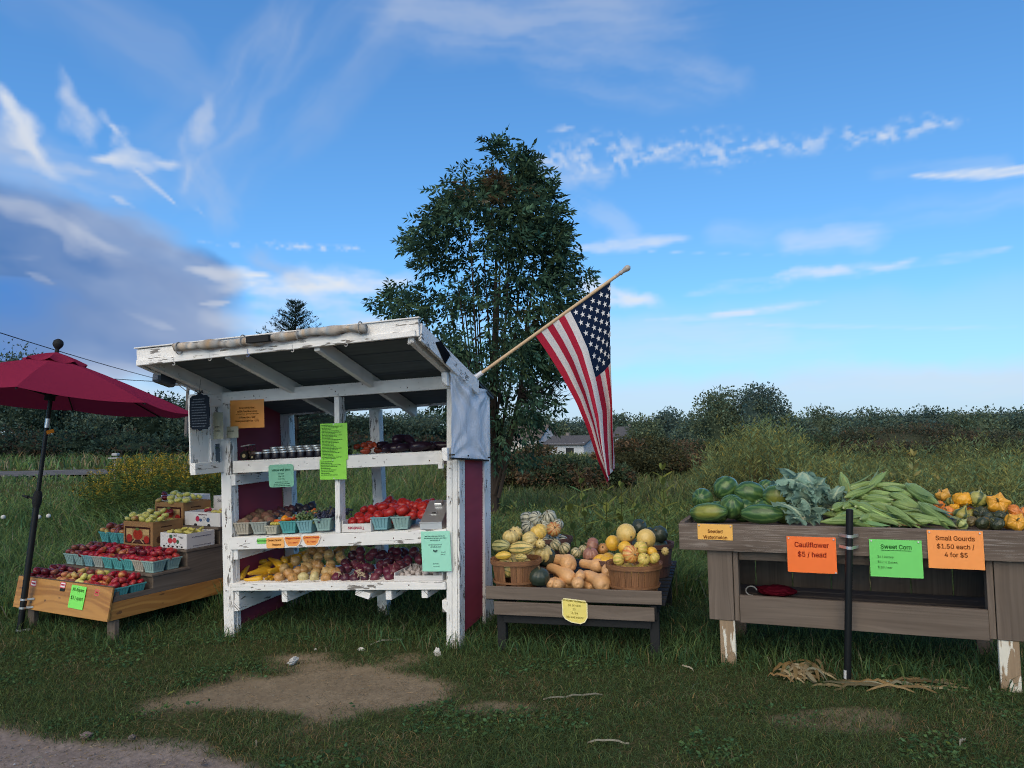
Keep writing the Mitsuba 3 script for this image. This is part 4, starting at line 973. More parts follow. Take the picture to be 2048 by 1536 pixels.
sb('rake_board', bm(SF, (1.968, -.79, rz(-.79) - .04), (1.968, .37, rz(.37) - .04), .02, .115, (0, .244, .97)))
sb('rake_board', bm(SF, (-.062, -.79, rz(-.79) - .05), (-.062, .84, rz(.84) - .05), .02, .10, (0, .244, .97)))
V = np.array([(1.987, -.56, 2.03), (1.99, -.40, 1.90), (1.99, -.28, 1.97), (1.988, -.45, 2.05), (2.0, -.42, 1.98)])
V = V - np.array([.006, 0, 0])
obj('roofing_flap', tint((SF.w(V), np.array([[0, 1, 4], [1, 2, 4], [2, 3, 4], [3, 0, 4]])), (.012, .013, .015)), 'matte', st, 'torn black roofing felt on the right roof edge')
# rolled canvas along the fascia
P = np.array([(.26 + 1.38 * t, -.845 + .006 * math.sin(t * 31), 2.098 + .024 * t + .008 * math.sin(t * 9 + 1) + .004 * math.sin(t * 37)) for t in np.linspace(0, 1, 60)])
V, F = tube(P, .026 + .007 * np.sin(np.linspace(0, 40, 60)) * np.sin(np.linspace(0, 9, 60)), 12)
V = V + (meshkit.fbm(V * 22, 3)[:, None] - .5) * .02
Vc = np.repeat(jitter((.33, .31, .28), len(V) // 12 + 1, rng, .2), 12, 0)[:len(V)]
rc = thing('rolled_awning', 'dirty rolled up canvas awning tied along the roof front', 'awning')
obj('canvas', (SF.w(V), F, None, Vc), 'matte', rc, smooth=True)
for x in (.30, .78, 1.18, 1.60): obj('tie', tint(tube(SF.w(np.array([(x, -.845 + .037 * math.cos(a), 2.098 + .024 * (x - .26) / 1.38 + .04 * math.sin(a)) for a in np.linspace(0, 6.2, 12)])), .004, 5), (.30, .29, .27)), 'matte', rc)
obj('latch', bx(SF, .83, .99, -.895, -.862, 2.085, 2.128), 'dark_paint', rc, 'small black latch box in the middle of the canvas')
# hooks
for i, (x, y, z) in enumerate([(.245, -.83, 2.02), (.52, -.83, 2.03), (.80, -.83, 2.035), (1.12, -.83, 2.04), (1.49, -.83, 2.046), (1.895, -.80, 2.03)]):
    pts = np.array([(x, y, z + .02), (x, y, z - .01)] + [(x + .010 * math.sin(a) , y, z - .018 - .010 * (1 - math.cos(a)) + .010) for a in np.linspace(0, 4.4, 9)])
    obj('hook', tint(tube(SF.w(pts), .0022, 6), (.5, .5, .48) if i != 2 else (.10, .16, .40)), 'satin', label=f'{"white" if i != 2 else "blue tied"} hook under the roof front, {ORD[i]} from the left', cat='hook', group='hooks under the roof front')
# shelves
def shelf(z, dz, x0, x1, fh, y1, n, yf=-.021):
    sb('shelf_front', bm(SF, (x0, yf + .0105, z - fh / 2), (x1, yf + .0105, z + dz - fh / 2), .02, fh), 'white_paint' if z < 1 else 'clean_paint')
    w = y1 / n
    for i in range(n):
        a = i * w + .002
        sb('shelf_plank', bm(SF, (x0, a + w / 2, z - .011), (x1 + .03, a + w / 2, z + dz - .011), w - .004, .018))
shelf(1.325, 0, .112, 1.79, .092, .52, 3); shelf(.748, .026, .064, 1.80, .092, .78, 4); shelf(.405, .006, .064, 1.775, .056, .72, 4)
for z in (1.18, .235, .62, .30): sb('side_rail', bx(SF, .078 if z != .235 else .07, .115, .0, .80, z - .042, z + .042, 'y'))
for z in (1.27, .60, .235): sb('side_rail', bx(SF, 1.735, 1.772, .0, .76, z - .042, z + .042, 'y'))
sb('side_rail', bx(SF, 1.765, 1.80, -.03, .0, 1.20, 1.315, 'z'))
for x0, z0, a in ((.475, .262, 0), (1.31, .278, 0), (1.585, .292, 0)): sb('shelf_joist', bx(SF, x0, x0 + .045, .0, .72, z0, .345, 'y'))
sb('shelf_joist', bm(SF, (1.13, .0, .318), (1.17, .5, .318), .12, .045, (.28, 0, 1)))
# side walls
sb('side_wall', bx(SF, .022, .034, .085, .80, .06, 1.76, 'z', c=.001), 'red_paint')
sb('side_wall', bm(SF, (1.836, .36, .02), (1.930, .36, 1.76), .010, .50, (0, 1, 0)), 'red_paint')
sb('wall_trim', bm(SF, (1.843, .062, -.06), (1.938, .062, 1.76), .012, .124, (0, 1, 0)))
sb('wall_trim', bm(SF, (1.850, .69, -.04), (1.930, .70, 1.74), .026, .17, (0, 1, 0)))
# wings left and right: battens and panels reaching forward
sb('side_panel', bx(SF, -.030, -.018, -.335, .0, 1.26, 1.80, 'z', c=.001))
sb('side_panel', bx(SF, -.018, .0, -.12, .8, 1.31, 1.76, 'z', c=.001))
sb('batten', bx(SF, -.018, .024, -.345, .0, 1.745, 1.83, 'y')); sb('batten', bx(SF, -.018, .024, -.345, .0, 1.245, 1.33, 'y'))
sb('batten', bx(SF, 1.896, 1.934, -.235, -.002, 1.768, 1.862, 'y')); sb('batten', bx(SF, 1.890, 1.928, -.285, -.002, 1.262, 1.350, 'y'))
obj('corner_lamp', tint(bm(SF, (-.085, -.60, 1.952), (-.085, -.42, 1.915), .07, .07, (0, .2, 1), .025), (.035, .045, .06)), 'satin', label='dark box lamp under the left roof edge', cat='lamp')

# banner
bn = thing('side_banner', 'stained white cloth banner hung on the right side of the stand', 'banner')
nu, nv = 44, 52; V = []
for j in range(nv):
    t = j / (nv - 1)
    for i in range(nu):
        s = i / (nu - 1)
        top = np.array([-.205 + .97 * s, 1.856 - .088 * s + (-.022 * math.sin(s * math.pi)) + .018 * max(0, .12 - s) / .12]); bot = np.array([-.265 + .925 * s, 1.284 - .062 * s])
        yz = top * (1 - t) + bot * t; yz[0] += .075 * math.sin(t * math.pi) ** .8 * (.42 - s)
        cf = lambda a, b, f: math.sin(math.atan2(b + .02, a + .02) * f) * math.hypot(a, b) * math.exp(-math.hypot(a, b) * 5.5)
        xx = 1.948 - .008 * t + .13 * cf(s, t, 15) + .09 * cf(1 - s, t, 13) + .08 * cf(s, 1 - t, 13) + .08 * cf(1 - s, 1 - t, 14) + .012 * math.exp(-((s - .33) / .12) ** 2 - (t / .13) ** 2) * 1.6 + .012 * math.sin(s * math.pi) + .008 * math.sin(s * 17 + t * 3.0 + 2 * math.sin(t * 4)) * (1 - .4 * t) + .016 * math.sin((s - t) * 11) * math.exp(-t * 2.2) * (1 - s)
        V.append((xx, yz[0], yz[1]))
V = np.array(V); F = []
for j in range(nv - 1):
    for i in range(nu - 1):
        a = j * nu + i; F += [[a, a + 1, a + nu + 1], [a, a + nu + 1, a + nu]]
obj('cloth', (SF.w(V), np.array(F)), 'banner_cloth', bn, smooth=True)
hem = V[(nv - 1) * nu:]; obj('hem_rod', tint(tube(SF.w(hem + (.0, 0, -.006)), .007, 6), (.05, .05, .05)), 'matte', bn)
for s in (0, .35, 1): obj('nail', tint(tube(SF.w(np.array([(1.93, -.25 + .90 * s, 1.30 - .06 * s), (1.968, -.25 + .90 * s, 1.30 - .06 * s)])), .006, 6), (.03, .03, .03)), 'matte', bn)

# flag
fl = thing('national_flag', 'flag with red and white stripes and white stars on blue hanging from a wooden pole', 'flag')
p0, p1 = np.array([1.93, .38, 1.845]), np.array([3.10, .38, 2.545]); ax = (p1 - p0) / np.linalg.norm(p1 - p0)
obj('pole', tint(tube(SF.w(np.array([p0 - ax * .05, p1])), .0125, 12), (.50, .35, .20)), 'satin', fl)
fin = lathe([(.001, -.05), (.014, -.05), (.012, -.02), (.020, -.01), (.013, 0), (.017, .02), (.024, .045), (.02, .065), (.001, .075)], 14, 18)
obj('finial', (SF.w(fin[0] @ rot_to(ax).T + p1), fin[1]), 'satin', fl, color=(.34, .31, .27), smooth=True)
obj('bracket', tint(join([tube(SF.w(np.array([p0 - ax * .08, p0 + ax * .09])), .019, 12), bx(SF, 1.93, 1.945, .33, .43, 1.76, 1.88)]), (.58, .60, .63)), 'satin', fl)
A0, A1 = np.array([2.425, .38, 2.150]), np.array([3.02, .38, 2.497])


def flag_pt(s, t):
    """s 0..1 from the lowest stripe to the top of the blue field, t 0..1 from pole to free end."""
    s, t = np.asarray(s, float), np.asarray(t, float)
    h = A0 + (A1 - A0) * s[..., None]
    Lx = np.interp(t, [0, .12, .25, .42, .6, .8, 1], [2.425, 2.515, 2.60, 2.70, 2.775, 2.83, 2.893]); Lz = np.interp(t, [0, .12, .25, .42, .6, .8, 1], [2.150, 2.00, 1.84, 1.62, 1.40, 1.20, 1.028])
    Rx = np.interp(t, [0, .1, .3, .6, 1], [3.02, 3.006, 2.985, 2.968, 2.945]); Rz = np.interp(t, [0, .1, .3, .6, 1], [2.497, 2.36, 2.06, 1.62, 1.13])
    g = np.interp(t, [0, .25, .6, 1], [1.0, .80, .70, .80]); f = 1 - (1 - s) ** 1.0
    q = np.where(f < g, f / g, 1 - (f - g) * .55)            # the upper edge folds back behind
    q = q * (1 - .16 * t) + .16 * t * q ** 2
    back = np.where(f < g, 0, (f - g)) * 1.0
    x = Lx + (Rx - Lx) * q; z = Lz + (Rz - Lz) * q
    y = .38 + .02 * t + back * .30 + np.sin(q * math.pi * 2.8 + .6) * .11 * np.minimum(t * 1.8, 1) + .03 * np.sin(q * 11 + t * 5) * t
    return np.stack([x, y, z], -1)


def patch(s0, s1, t0, t1, ns, nt):
    S, Tt = np.meshgrid(np.linspace(s0, s1, ns), np.linspace(t0, t1, nt)); V = flag_pt(S, Tt).reshape(-1, 3); F = []
    for j in range(nt - 1):
        for i in range(ns - 1):
            a = j * ns + i; F += [[a, a + 1, a + ns + 1], [a, a + ns + 1, a + ns]]
    return SF.w(V), np.array(F)


for k in range(13):
    t0 = .41 if k >= 6 else 0
    obj('stripe', patch(k / 13, (k + 1) / 13, t0, 1, 5, 34), 'thin_cloth', fl, color=(.36, .022, .045) if k % 2 == 0 else (.58, .56, .55), smooth=True)
ct = obj('canton', patch(6 / 13, 1, 0, .41, 20, 18), 'thin_cloth', fl, color=(.010, .020, .050), smooth=True)
star = [(math.sin(a) * r, math.cos(a) * r) for i in range(10) for a, r in [(i * math.pi / 5, 1 if i % 2 == 0 else .40)]]
for row in range(9):
    for c in range(6 if row % 2 == 0 else 5):
        s = 6 / 13 + 7 / 13 * (row + .9) / 9.8; t = .41 * (c + (.5 if row % 2 == 0 else 1.0) + .1) / 6.2
        pts = [(s + .030 * b, t + .030 * .60 * a) for a, b in star]; V = []
        cen = flag_pt(np.array([s]), np.array([t])); rim = flag_pt(np.array([min(p[0], .999) for p in pts]), np.array([p[1] for p in pts]))
        e1, e2 = rim[0] - cen[0], rim[3] - cen[0]; nn = np.cross(e1, e2); nn /= np.linalg.norm(nn) + 1e-9
        V = np.vstack([cen + nn * .004, rim + nn * .004, cen - nn * .004, rim - nn * .004]); F = [[0, 1 + i, 1 + (i + 1) % 10] for i in range(10)] + [[11, 12 + (i + 1) % 10, 12 + i] for i in range(10)]
        obj('star', (SF.w(V), np.array(F)), 'matte', ct, color=(.62, .62, .62))

# ------------------------------------------------------------------ apple stand (stepped, at left)
ap = thing('apple_stand', 'stepped wooden fruit stand with an orange brown plywood front', 'market stall')
obj('front_board', bm(AF, (-.03, .024, .291), (1.2, .024, .291), .018, .245, (0, .047, .245)), 'plywood', ap)
obj('front_board_cap', bm(AF, (-.03, .05, .4165), (1.2, .05, .4165), .02, .006, (0, .047, .245)), 'grey_wood_smooth', ap)
obj('side_apron', bx(AF, 1.172, 1.19, .02, 1.34, .169, .30, 'y'), 'plywood', ap); obj('side_apron', bx(AF, -.01, .008, .02, 1.34, .169, .30, 'y'), 'plywood', ap)
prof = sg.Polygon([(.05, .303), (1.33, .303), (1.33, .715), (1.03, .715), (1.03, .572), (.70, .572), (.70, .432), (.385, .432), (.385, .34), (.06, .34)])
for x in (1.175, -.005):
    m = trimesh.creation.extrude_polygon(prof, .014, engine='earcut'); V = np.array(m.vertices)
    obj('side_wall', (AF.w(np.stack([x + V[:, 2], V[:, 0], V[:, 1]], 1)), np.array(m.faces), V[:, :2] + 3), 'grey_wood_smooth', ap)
for y0, y1, z in ((.03, .40, .305), (.365, .72, .452), (.68, 1.05, .592), (1.0, 1.36, .735)):
    obj('tier_shelf', bx(AF, -.012 if z > .4 else .012, 1.20 if z > .4 else 1.17, y0, y1, z - .02, z), 'grey_wood_smooth', ap)
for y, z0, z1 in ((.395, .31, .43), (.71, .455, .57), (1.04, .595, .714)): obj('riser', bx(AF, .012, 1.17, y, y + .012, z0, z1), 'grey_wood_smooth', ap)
for x, y in ((.09, .09), (1.13, .09), (.09, 1.26), (1.13, 1.26)): obj('leg', bx(AF, x - .045, x + .045, y - .02, y + .02, -.05, .40 if y < 1 else .7, 'z'), 'grey_wood_smooth', ap)
def asign(x, z, w, h, c, txt, label, y=-.0, yaw=0.0, ink=(.35, .02, .03), border=None):
    return sign('price_tag', AF, plane(x, y, z, .0, .18 if z < .42 else 0), w, h, c, label, 'price tag', text=[txt] if txt else None, border=border, ink=ink, rad=.008)
sign('price_sign', AF, plane(.715, .028, .402, -.03, -.19), .185, .170, (.20, .72, .10), 'bright green sign reading All Apples three dollars a quart', text=[('All Apples', .024, .0925, -.042, 'c', False), ('$3 / quart', .026, .0925, -.105, 'c', False)], ink=(.02, .06, .02), pins=[(.09, -.012)])
for i, (x, z, w) in enumerate([(.16, .395, .075), (.56, .412, .068), (1.00, .388, .05)]):
    sign('price_tag', AF, plane(x, .034, z, -.02, -.19), w, .046, (.72, .68, .66), f'white and red tag on the front board, {ORD[i]} from the left', 'price tag', 'variety tags on the apple stand', bars=words(.012, w - .012, -.022, .012, rnd), ink=(.45, .02, .06), border=(.62, .10, .14), rad=.012)
obj('tag_clip', bm(AF, (.565, .028, .352), (.625, .028, .352), .014, .022, (0, .19, 1)), 'dark_paint', label='black clip under the second variety tag on the front board', cat='clip')
for i, (x, z, w) in enumerate([(.16, .432, .05), (.545, .434, .07), (.97, .43, .06)]):
    sign('price_tag', AF, plane(x, .358, z + .012, -.02), w, .042, (.72, .68, .66), f'white and red tag on the middle shelf edge, {ORD[i]} from the left', 'price tag', 'variety tags on the apple stand', bars=words(.012, w - .012, -.021, .010, rnd), ink=(.45, .02, .06), border=(.62, .10, .14), rad=.012)
sign('price_tag', AF, plane(.10, .672, .588, -.04), .05, .016, (.22, .42, .16), 'tiny green tag on the edge of the third shelf', 'price tag', rad=.004)


def quart_mesh(w=.132, h=.088, wb=.092, n=5):
    out = []
    for s in range(4):
        a = s * math.pi / 2; R = np.array([[math.cos(a), -math.sin(a), 0], [math.sin(a), math.cos(a), 0], [0, 0, 1]])
        for i in range(n):
            f0, f1 = -1 + 2 * i / n, -1 + 2 * (i + 1) / n; g = .16 / n
            V = []
            for z, ww in ((.004, wb / 2), (h, w / 2)):
                for f in (f0 + g * 1.6, f1 - g * 1.6):
                    for o in (0, -.0035): V.append((f * ww, -(ww + o), z))
            V = np.array(V) @ R.T; F = [[0, 2, 6], [0, 6, 4], [1, 7, 3], [1, 5, 7], [0, 4, 5], [0, 5, 1], [2, 3, 7], [2, 7, 6]]
            out.append((V, np.array(F)))
            V = np.array([(f0 * wb / 2 * 1.0, -wb / 2 + .004, .004), (f1 * wb / 2, -wb / 2 + .004, .004), (f1 * (w / 2 - .004), -w / 2 + .006, h), (f0 * (w / 2 - .004), -w / 2 + .006, h)]) @ R.T
            out.append((V, np.array([[0, 1, 2], [0, 2, 3]])))
        V, F, _ = cbox(w + .008, .007, .010, .002); out.append(((V + (0, -w / 2, h)) @ R.T, F))
        V, F, _ = cbox(wb + .004, .005, .012, .001); out.append(((V + (0, -wb / 2, .007)) @ R.T, F))
    V, F, _ = cbox(wb, wb, .004); out.append((V + (0, 0, .004), F))
    m = join(out); return m[0], m[1]


QM = quart_mesh(); QMS = quart_mesh(.10, .06, .075, 4)
QC = {'teal': (.085, .30, .30), 'pale': (.23, .35, .33), 'grey': (.30, .33, .30), 'tan': (.36, .33, .27), 'blue': (.17, .33, .36)}
QD = {k: shape(QM, 'matte', c) for k, c in QC.items()}; QDS = shape(QMS, 'matte', (.40, .39, .31))


def basket(fr, x, y, z, col, label, group=None, small=False, rz_=None):
    obj('quart_basket', QDS if small else QD[col], 'matte', None, label, 'basket', group, to=fr.m(place((x, y, z), spin=rz_ if rz_ is not None else rnd.uniform(-.06, .06))))


AP = [(.0, .16), (.10, .08), (.32, .0), (.62, .06), (.86, .34), (.98, .66), (.94, .90), (.74, 1.12), (.46, 1.19), (.18, 1.14), (.04, 1.02), (.0, .98)]
AP = [(r, z - .6) for r, z in AP]


def apple_shape(c1, c2, f, seed, nu=16, nv=14):
    def col(th, t, n):
        b = np.clip(sstep(f - .25, f + .25, n * .7 + .3 * (.5 + .5 * np.cos(th * 1 + seed)) + .15 * (t - .5)), 0, 1)
        c = lerp(c1, c2, b) * (.85 + .3 * n[:, None])
        st = sstep(.985, 1.0, t)[:, None] + sstep(.03, .0, t)[:, None]
        return c * (1 - st * .8) + np.array([.05, .04, .015]) * st * .8
    V, F, _, C = lathe(AP, nu, nv, col, 5, .035, 1.0, .06, seed)
    s, sf = tube(np.array([(0, 0, .38), (.02, 0, .52), (.08, .02, .68)]), [.045, .035, .05], 5)
    return join([(V, F, None, C), tint((s, sf), (.06, .04, .02))])


APV = {}
for k, (a, b, f) in {'dark red': ((.085, .008, .014), (.16, .014, .022), .5), 'red': ((.26, .016, .022), (.36, .035, .028), .5), 'red and yellow': ((.30, .022, .022), (.55, .30, .07), .66), 'yellow and pink': ((.46, .36, .10), (.42, .11, .055), .5), 'yellow green': ((.50, .48, .10), (.58, .52, .16), .5), 'brownish red': ((.20, .075, .045), (.17, .03, .03), .5), 'crimson': ((.34, .012, .02), (.22, .01, .018), .5)}.items():
    APV[k] = []
    for s in range(3):
        m = apple_shape(a, b, f, s * 5 + len(APV)); APV[k].append(shape(m, 'gloss', smooth=True))


def fruit(fr, name, sd, pos, r, label, cat, group, up=None, sq=1.0):
    up = np.array([rnd.gauss(0, .45), rnd.gauss(0, .45), 1.0]) if up is None else np.asarray(up, float)
    obj(name, sd, 'gloss', None, label, cat, group, to=place(pos, up, (r * rnd.uniform(.93, 1.07), r * rnd.uniform(.93, 1.07), r * sq * rnd.uniform(.90, 1.08)), rnd.uniform(0, 6.28), fr))


def fill_quart(fr, x, y, z, kinds, label, group, r=.034, front=True, n=6):
    h = .088
    spots = [(-.032, -.034, h + .010), (.032, -.034, h + .008), (-.032, .032, h + .012), (.034, .032, h + .006), (.0, -.006, h + .052), (.0, .034, h + .045)][:n]
    for a, b, c in spots:
        k = rnd.choice(kinds); rr = r * rnd.uniform(.92, 1.08)
        fruit(fr, 'apple', rnd.choice(APV[k]), (x + a + rnd.gauss(0, .004), y + b + rnd.gauss(0, .004), z + c + rnd.gauss(0, .004)), rr, f'{k} apple {label}', 'apple', group)


t1 = [['dark red'], ['dark red'], ['dark red', 'brownish red'], ['yellow and pink'], ['yellow and pink', 'brownish red'], ['yellow and pink', 'yellow green'], ['red', 'crimson', 'red and yellow'], ['red', 'red and yellow'], ['crimson', 'red']]
t2 = [['brownish red'], ['brownish red', 'dark red'], ['dark red', 'crimson'], ['red', 'crimson', 'red and yellow'], ['crimson', 'red and yellow'], ['dark red', 'red and yellow'], ['crimson', 'dark red'], ['dark red', 'crimson'], ['crimson', 'red']]
c2 = ['pale', 'pale', 'blue', 'grey', 'teal', 'teal', 'teal', 'tan', 'pale']
for i in range(9):
    for row, y in enumerate((.125, .27)):
        x = .075 + i * .1305 - .008 * row
        if i == 8: x -= .004
        rl = 'front' if row == 0 else 'back'
        nm = f'in the {ORD[i]} {rl} basket from the left, lowest step'
        basket(AF, x, y, .306, 'teal', f'teal quart basket, {ORD[i]} from the left in the {rl} row of the lowest step', 'quart baskets on the lowest step')
        fill_quart(AF, x, y, .306, t1[i], nm, f'apples in {ORD[i]} {rl} basket of the lowest step')
        y2 = y + .325; nm = f'in the {ORD[i]} {rl} basket from the left, middle step'
        basket(AF, x, y2, .453, c2[i] if row == 0 else 'pale', f'{ {"pale": "pale blue", "tan": "tan", "teal": "teal", "grey": "greyish", "blue": "pale teal"}[c2[i] if row == 0 else "pale"]} quart basket, {ORD[i]} from the left in the {rl} row of the middle step', 'quart baskets on the middle step')
        fill_quart(AF, x, y2, .453, t2[i], nm, f'apples in {ORD[i]} {rl} basket of the middle step')
for i, (x, y) in enumerate([(.062, .775), (.195, .775), (.32, .775), (.062, .92), (.195, .92)]):
    basket(AF, x, y, .593, 'teal', f'teal quart basket on the third step left of the brown carton, {ORD[i]}', 'quart baskets on the third step')
    fill_quart(AF, x, y, .593, ['brownish red', 'yellow and pink'], f'in a teal basket left of the brown carton, {ORD[i]} basket', f'apples in {ORD[i]} basket of the third step')


def carton(x0, x1, y0, y1, z0, h, col, label, inner=(.2, .12, .06), fr=AF, cat='carton'):
    t = thing('carton', label, cat); th = .006
    obj('front_panel', tint(bx(fr, x0, x1, y0, y0 + th, z0, z0 + h), col), 'matte', t); obj('back_panel', tint(bx(fr, x0, x1, y1 - th, y1, z0, z0 + h), col), 'matte', t)
    obj('side_panel', tint(bx(fr, x0, x0 + th, y0 + th, y1 - th, z0, z0 + h), np.array(col) * .95), 'matte', t); obj('side_panel', tint(bx(fr, x1 - th, x1, y0 + th, y1 - th, z0, z0 + h), np.array(col) * .95), 'matte', t)
    obj('bottom', tint(bx(fr, x0 + th, x1 - th, y0 + th, y1 - th, z0 + .001, z0 + .007), col), 'matte', t)
    return t


def prints(fr, parent, face, items):
    """flat print on a carton: face = ('front', y) or ('side', x); items: (shapely polygon in (along, z), colour, lift)"""
    for g, c, lift in items:
        m = trimesh.creation.extrude_polygon(g, .0004, engine='earcut'); V = np.array(m.vertices)
        P = np.stack([V[:, 0], face[1] - .0006 * lift - V[:, 2], V[:, 1]], 1) if face[0] == 'front' else np.stack([face[1] + .0006 * lift + V[:, 2], V[:, 0], V[:, 1]], 1)
        obj('print', (fr.w(P), np.array(m.faces)), 'matte', parent, color=c)


def disc(x, z, r, sx=1.0): return affinity.scale(sg.Point(x, z).buffer(r, quad_segs=6), sx, 1)


KR = (.30, .165, .075)
for x0, y0, z0, h, w, dp, lb in ((.362, .70, .593, .205, .39, .30, 'brown tomato carton on the third step heaped with yellow green apples'), (.333, 1.03, .736, .195, .385, .30, 'brown carton on the top step heaped with yellow green apples')):
    t = carton(x0, x0 + w, y0, y0 + dp, z0, h, KR, lb)
    bx0, bx1, bz0, bz1 = x0 + .022, x0 + w - .03, z0 + .016, z0 + h * .78
    fr_ = sg.box(bx0, bz0, bx1, bz1).difference(sg.box(bx0 + .014, bz0 + .012, bx1 - .014, bz1 - .016))
    it = [(fr_, (.045, .018, .015), 1), (sg.box(bx0 + .016, bz0 + .07, bx0 + .10, bz1 - .018), (.46, .31, .14), 1), (sg.box(bx1 - .10, bz0 + .08, bx1 - .016, bz1 - .02), (.46, .31, .14), 1), (sg.box(bx0 + .016, bz0 + .013, bx1 - .016, bz0 + .034), (.07, .03, .03), 1),
          (disc(x0 + .195, z0 + .095, .045, 1.4), (.30, .035, .022), 2), (disc(x0 + .08, z0 + .06, .034, 1.1), (.33, .03, .025), 2), (disc(x0 + .31, z0 + .055, .032, 1.1), (.33, .03, .025), 2), (disc(x0 + .19, z0 + .14, .012, 2.2), (.10, .14, .05), 3),
          (sg.Polygon([(x0 + .15, z0 + .05), (x0 + .165, z0 + .05), (x0 + .125, z0 + .022), (x0 + .11, z0 + .022)]), (.48, .34, .17), 3), (sg.Polygon([(x0 + .225, z0 + .05), (x0 + .24, z0 + .05), (x0 + .28, z0 + .022), (x0 + .265, z0 + .022)]), (.48, .34, .17), 3)]
    prints(AF, t, ('front', y0), it)
    prints(AF, t, ('side', x0 + w), [(sg.box(y0 + .08, z0 + h - .055, y0 + .19, z0 + h - .045), (.06, .03, .02), 1), (disc(y0 + .15, z0 + .10, .022, 1.8), (.05, .028, .018), 1), (disc(y0 + .06, z0 + .05, .03, .8), (.10, .05, .03), 1)])
WB = (.60, .58, .56)
t = carton(.85, 1.18, .70, .98, .594, .125, WB, 'white carton of yellow peppers on the third step with a red fruit print')
prints(AF, t, ('front', .70), [(disc(.975, .655, .024, 1.2), (.42, .05, .06), 1), (disc(1.03, .66, .022, 1.2), (.46, .07, .08), 1), (disc(.985, .69, .016, 1.3), (.05, .10, .06), 1), (disc(1.07, .65, .018, .9), (.06, .12, .07), 1)] + [(disc(.90 + .055 * i, .609, .008, 1.6), (.02, .02, .02), 2) for i in range(5)] + [(disc(.93 + .03 * i + .01 * (i % 2), .632 - .01 * (i % 3), .004, 1.3), (.05, .05, .06), 2) for i in range(7)])
obj('lettering', text_on(AF, plane(.85, .70, .594), [('HOT', .016, .19, .098, 'c', True)]), 'matte', t, color=(.03, .03, .05))
obj('lettering', text_on(AF, plane(.85, .70, .594), [('Pepper', .014, .262, .088, 'c', False, -.12)]), 'matte', t, color=(.03, .03, .05))
obj('small_print', bars_on(AF, plane(1.181, .72, .60, 0, 0, math.pi / 2), words(.03, .22, .085, .006, rnd) + words(.04, .22, .012, .005, rnd)), 'matte', t, color=(.10, .09, .14), kind='stuff')
t = carton(.738, 1.19, 1.03, 1.32, .736, .118, WB, 'white carton with a fruit print on the top step beside the stand post')
prints(AF, t, ('front', 1.03), [(disc(.905, .795, .024, 1.0), (.42, .04, .08), 1), (disc(.945, .785, .014, 1.3), (.06, .10, .22), 1), (disc(1.04, .79, .02, 1.1), (.07, .12, .22), 1), (disc(.99, .80, .016, 1.0).difference(disc(.99, .80, .012, 1.0)), (.06, .09, .12), 1), (disc(.88, .742, .014, 1.4), (.03, .03, .03), 1), (disc(1.05, .742, .014, 1.4), (.03, .03, .03), 1)])
obj('small_print', bars_on(AF, plane(.738, 1.03, .736), words(.18, .29, .097, .008, rnd)), 'matte', t, color=(.12, .05, .07), kind='stuff')
t = carton(.74, 1.15, 1.34, 1.62, .80, .165, WB, 'white carton with handwriting standing behind the top step')
obj('lettering', text_on(AF, plane(.74, 1.34, .80), [('Sweet', .030, .055, .108, 'l', False)]), 'matte', t, color=(.04, .04, .05))
prints(AF, t, ('front', 1.34), [(disc(.80, .83, .010), (.03, .03, .03), 1), (disc(.88, .84, .022).difference(disc(.88, .84, .019)), (.15, .15, .16), 1)])
obj('rear_crate', bx(AF, .30, 1.16, 1.37, 1.64, -.04, .798, 'x', c=.01), 'plywood', None, 'wooden crate behind the stepped apple stand', 'crate')
t = carton(-.04, .36, 1.37, 1.62, .80, .15, WB, 'white carton with a dark print behind the top left carton')
for x, y, z, rx_, ry_, c in BOXAPPLE:
    k = {'g': 'yellow green', 'r': 'yellow and pink', 'd': 'dark red', 'p': 'yellow and pink'}[c]; up_ = y > 1.0
    fruit(AF, 'apple', rnd.choice(APV[k]), (x, y, z), rx_ * 1.12, f'{k} apple heaped in the brown carton on the {"top" if up_ else "third"} step', 'apple', f'{k} apples in the brown carton on the {"top" if up_ else "third"} step')
for x0, y0, z0, lb in ((.37, .71, .76, 'third'), (.34, 1.04, .89, 'top')):
    for i in range(5):
        for j in range(4): fruit(AF, 'apple', rnd.choice(APV['yellow green']), (x0 + .05 + .072 * i, y0 + .05 + .066 * j, z0 + rnd.uniform(-.01, .01)), .036, f'yellow green apple heaped in the brown carton on the {lb} step', 'apple', f'yellow green apples in the brown carton on the {lb} step')


def long_shape(prof, c1, c2, seed, nu=14, nv=14, lobes=0, amp=0, bend=0.0, tip=None, stripe=0, sc=None, rough=.08):
    def col(th, t, n):
        c = lerp(c1, c2, np.clip(n, 0, 1)) * (.85 + .3 * n[:, None])
        if stripe:
            q = np.cos(th * stripe + (n - .5) * 1.6); w = sstep(.35, .62, q)[:, None]; c = c * (1 - w) + np.asarray(sc) * (.8 + .4 * n[:, None]) * w
        if tip is not None:
            e = (sstep(.93, 1.0, t) + sstep(.06, .0, t))[:, None]; c = c * (1 - e) + np.asarray(tip) * e
        return c
    return lathe(prof, nu, nv, col, lobes, amp, 1.0, rough, seed, bend)


def seg_item(fr, name, sd, a, b, r, label, cat, group, mat='satin'):
    a, b = np.array(a), np.array(b); d = b - a; L = np.linalg.norm(d)
    return obj(name, sd, mat, None, label, cat, group, to=place((a + b) / 2, d, (r, r, L), rnd.uniform(0, 6.28), fr))


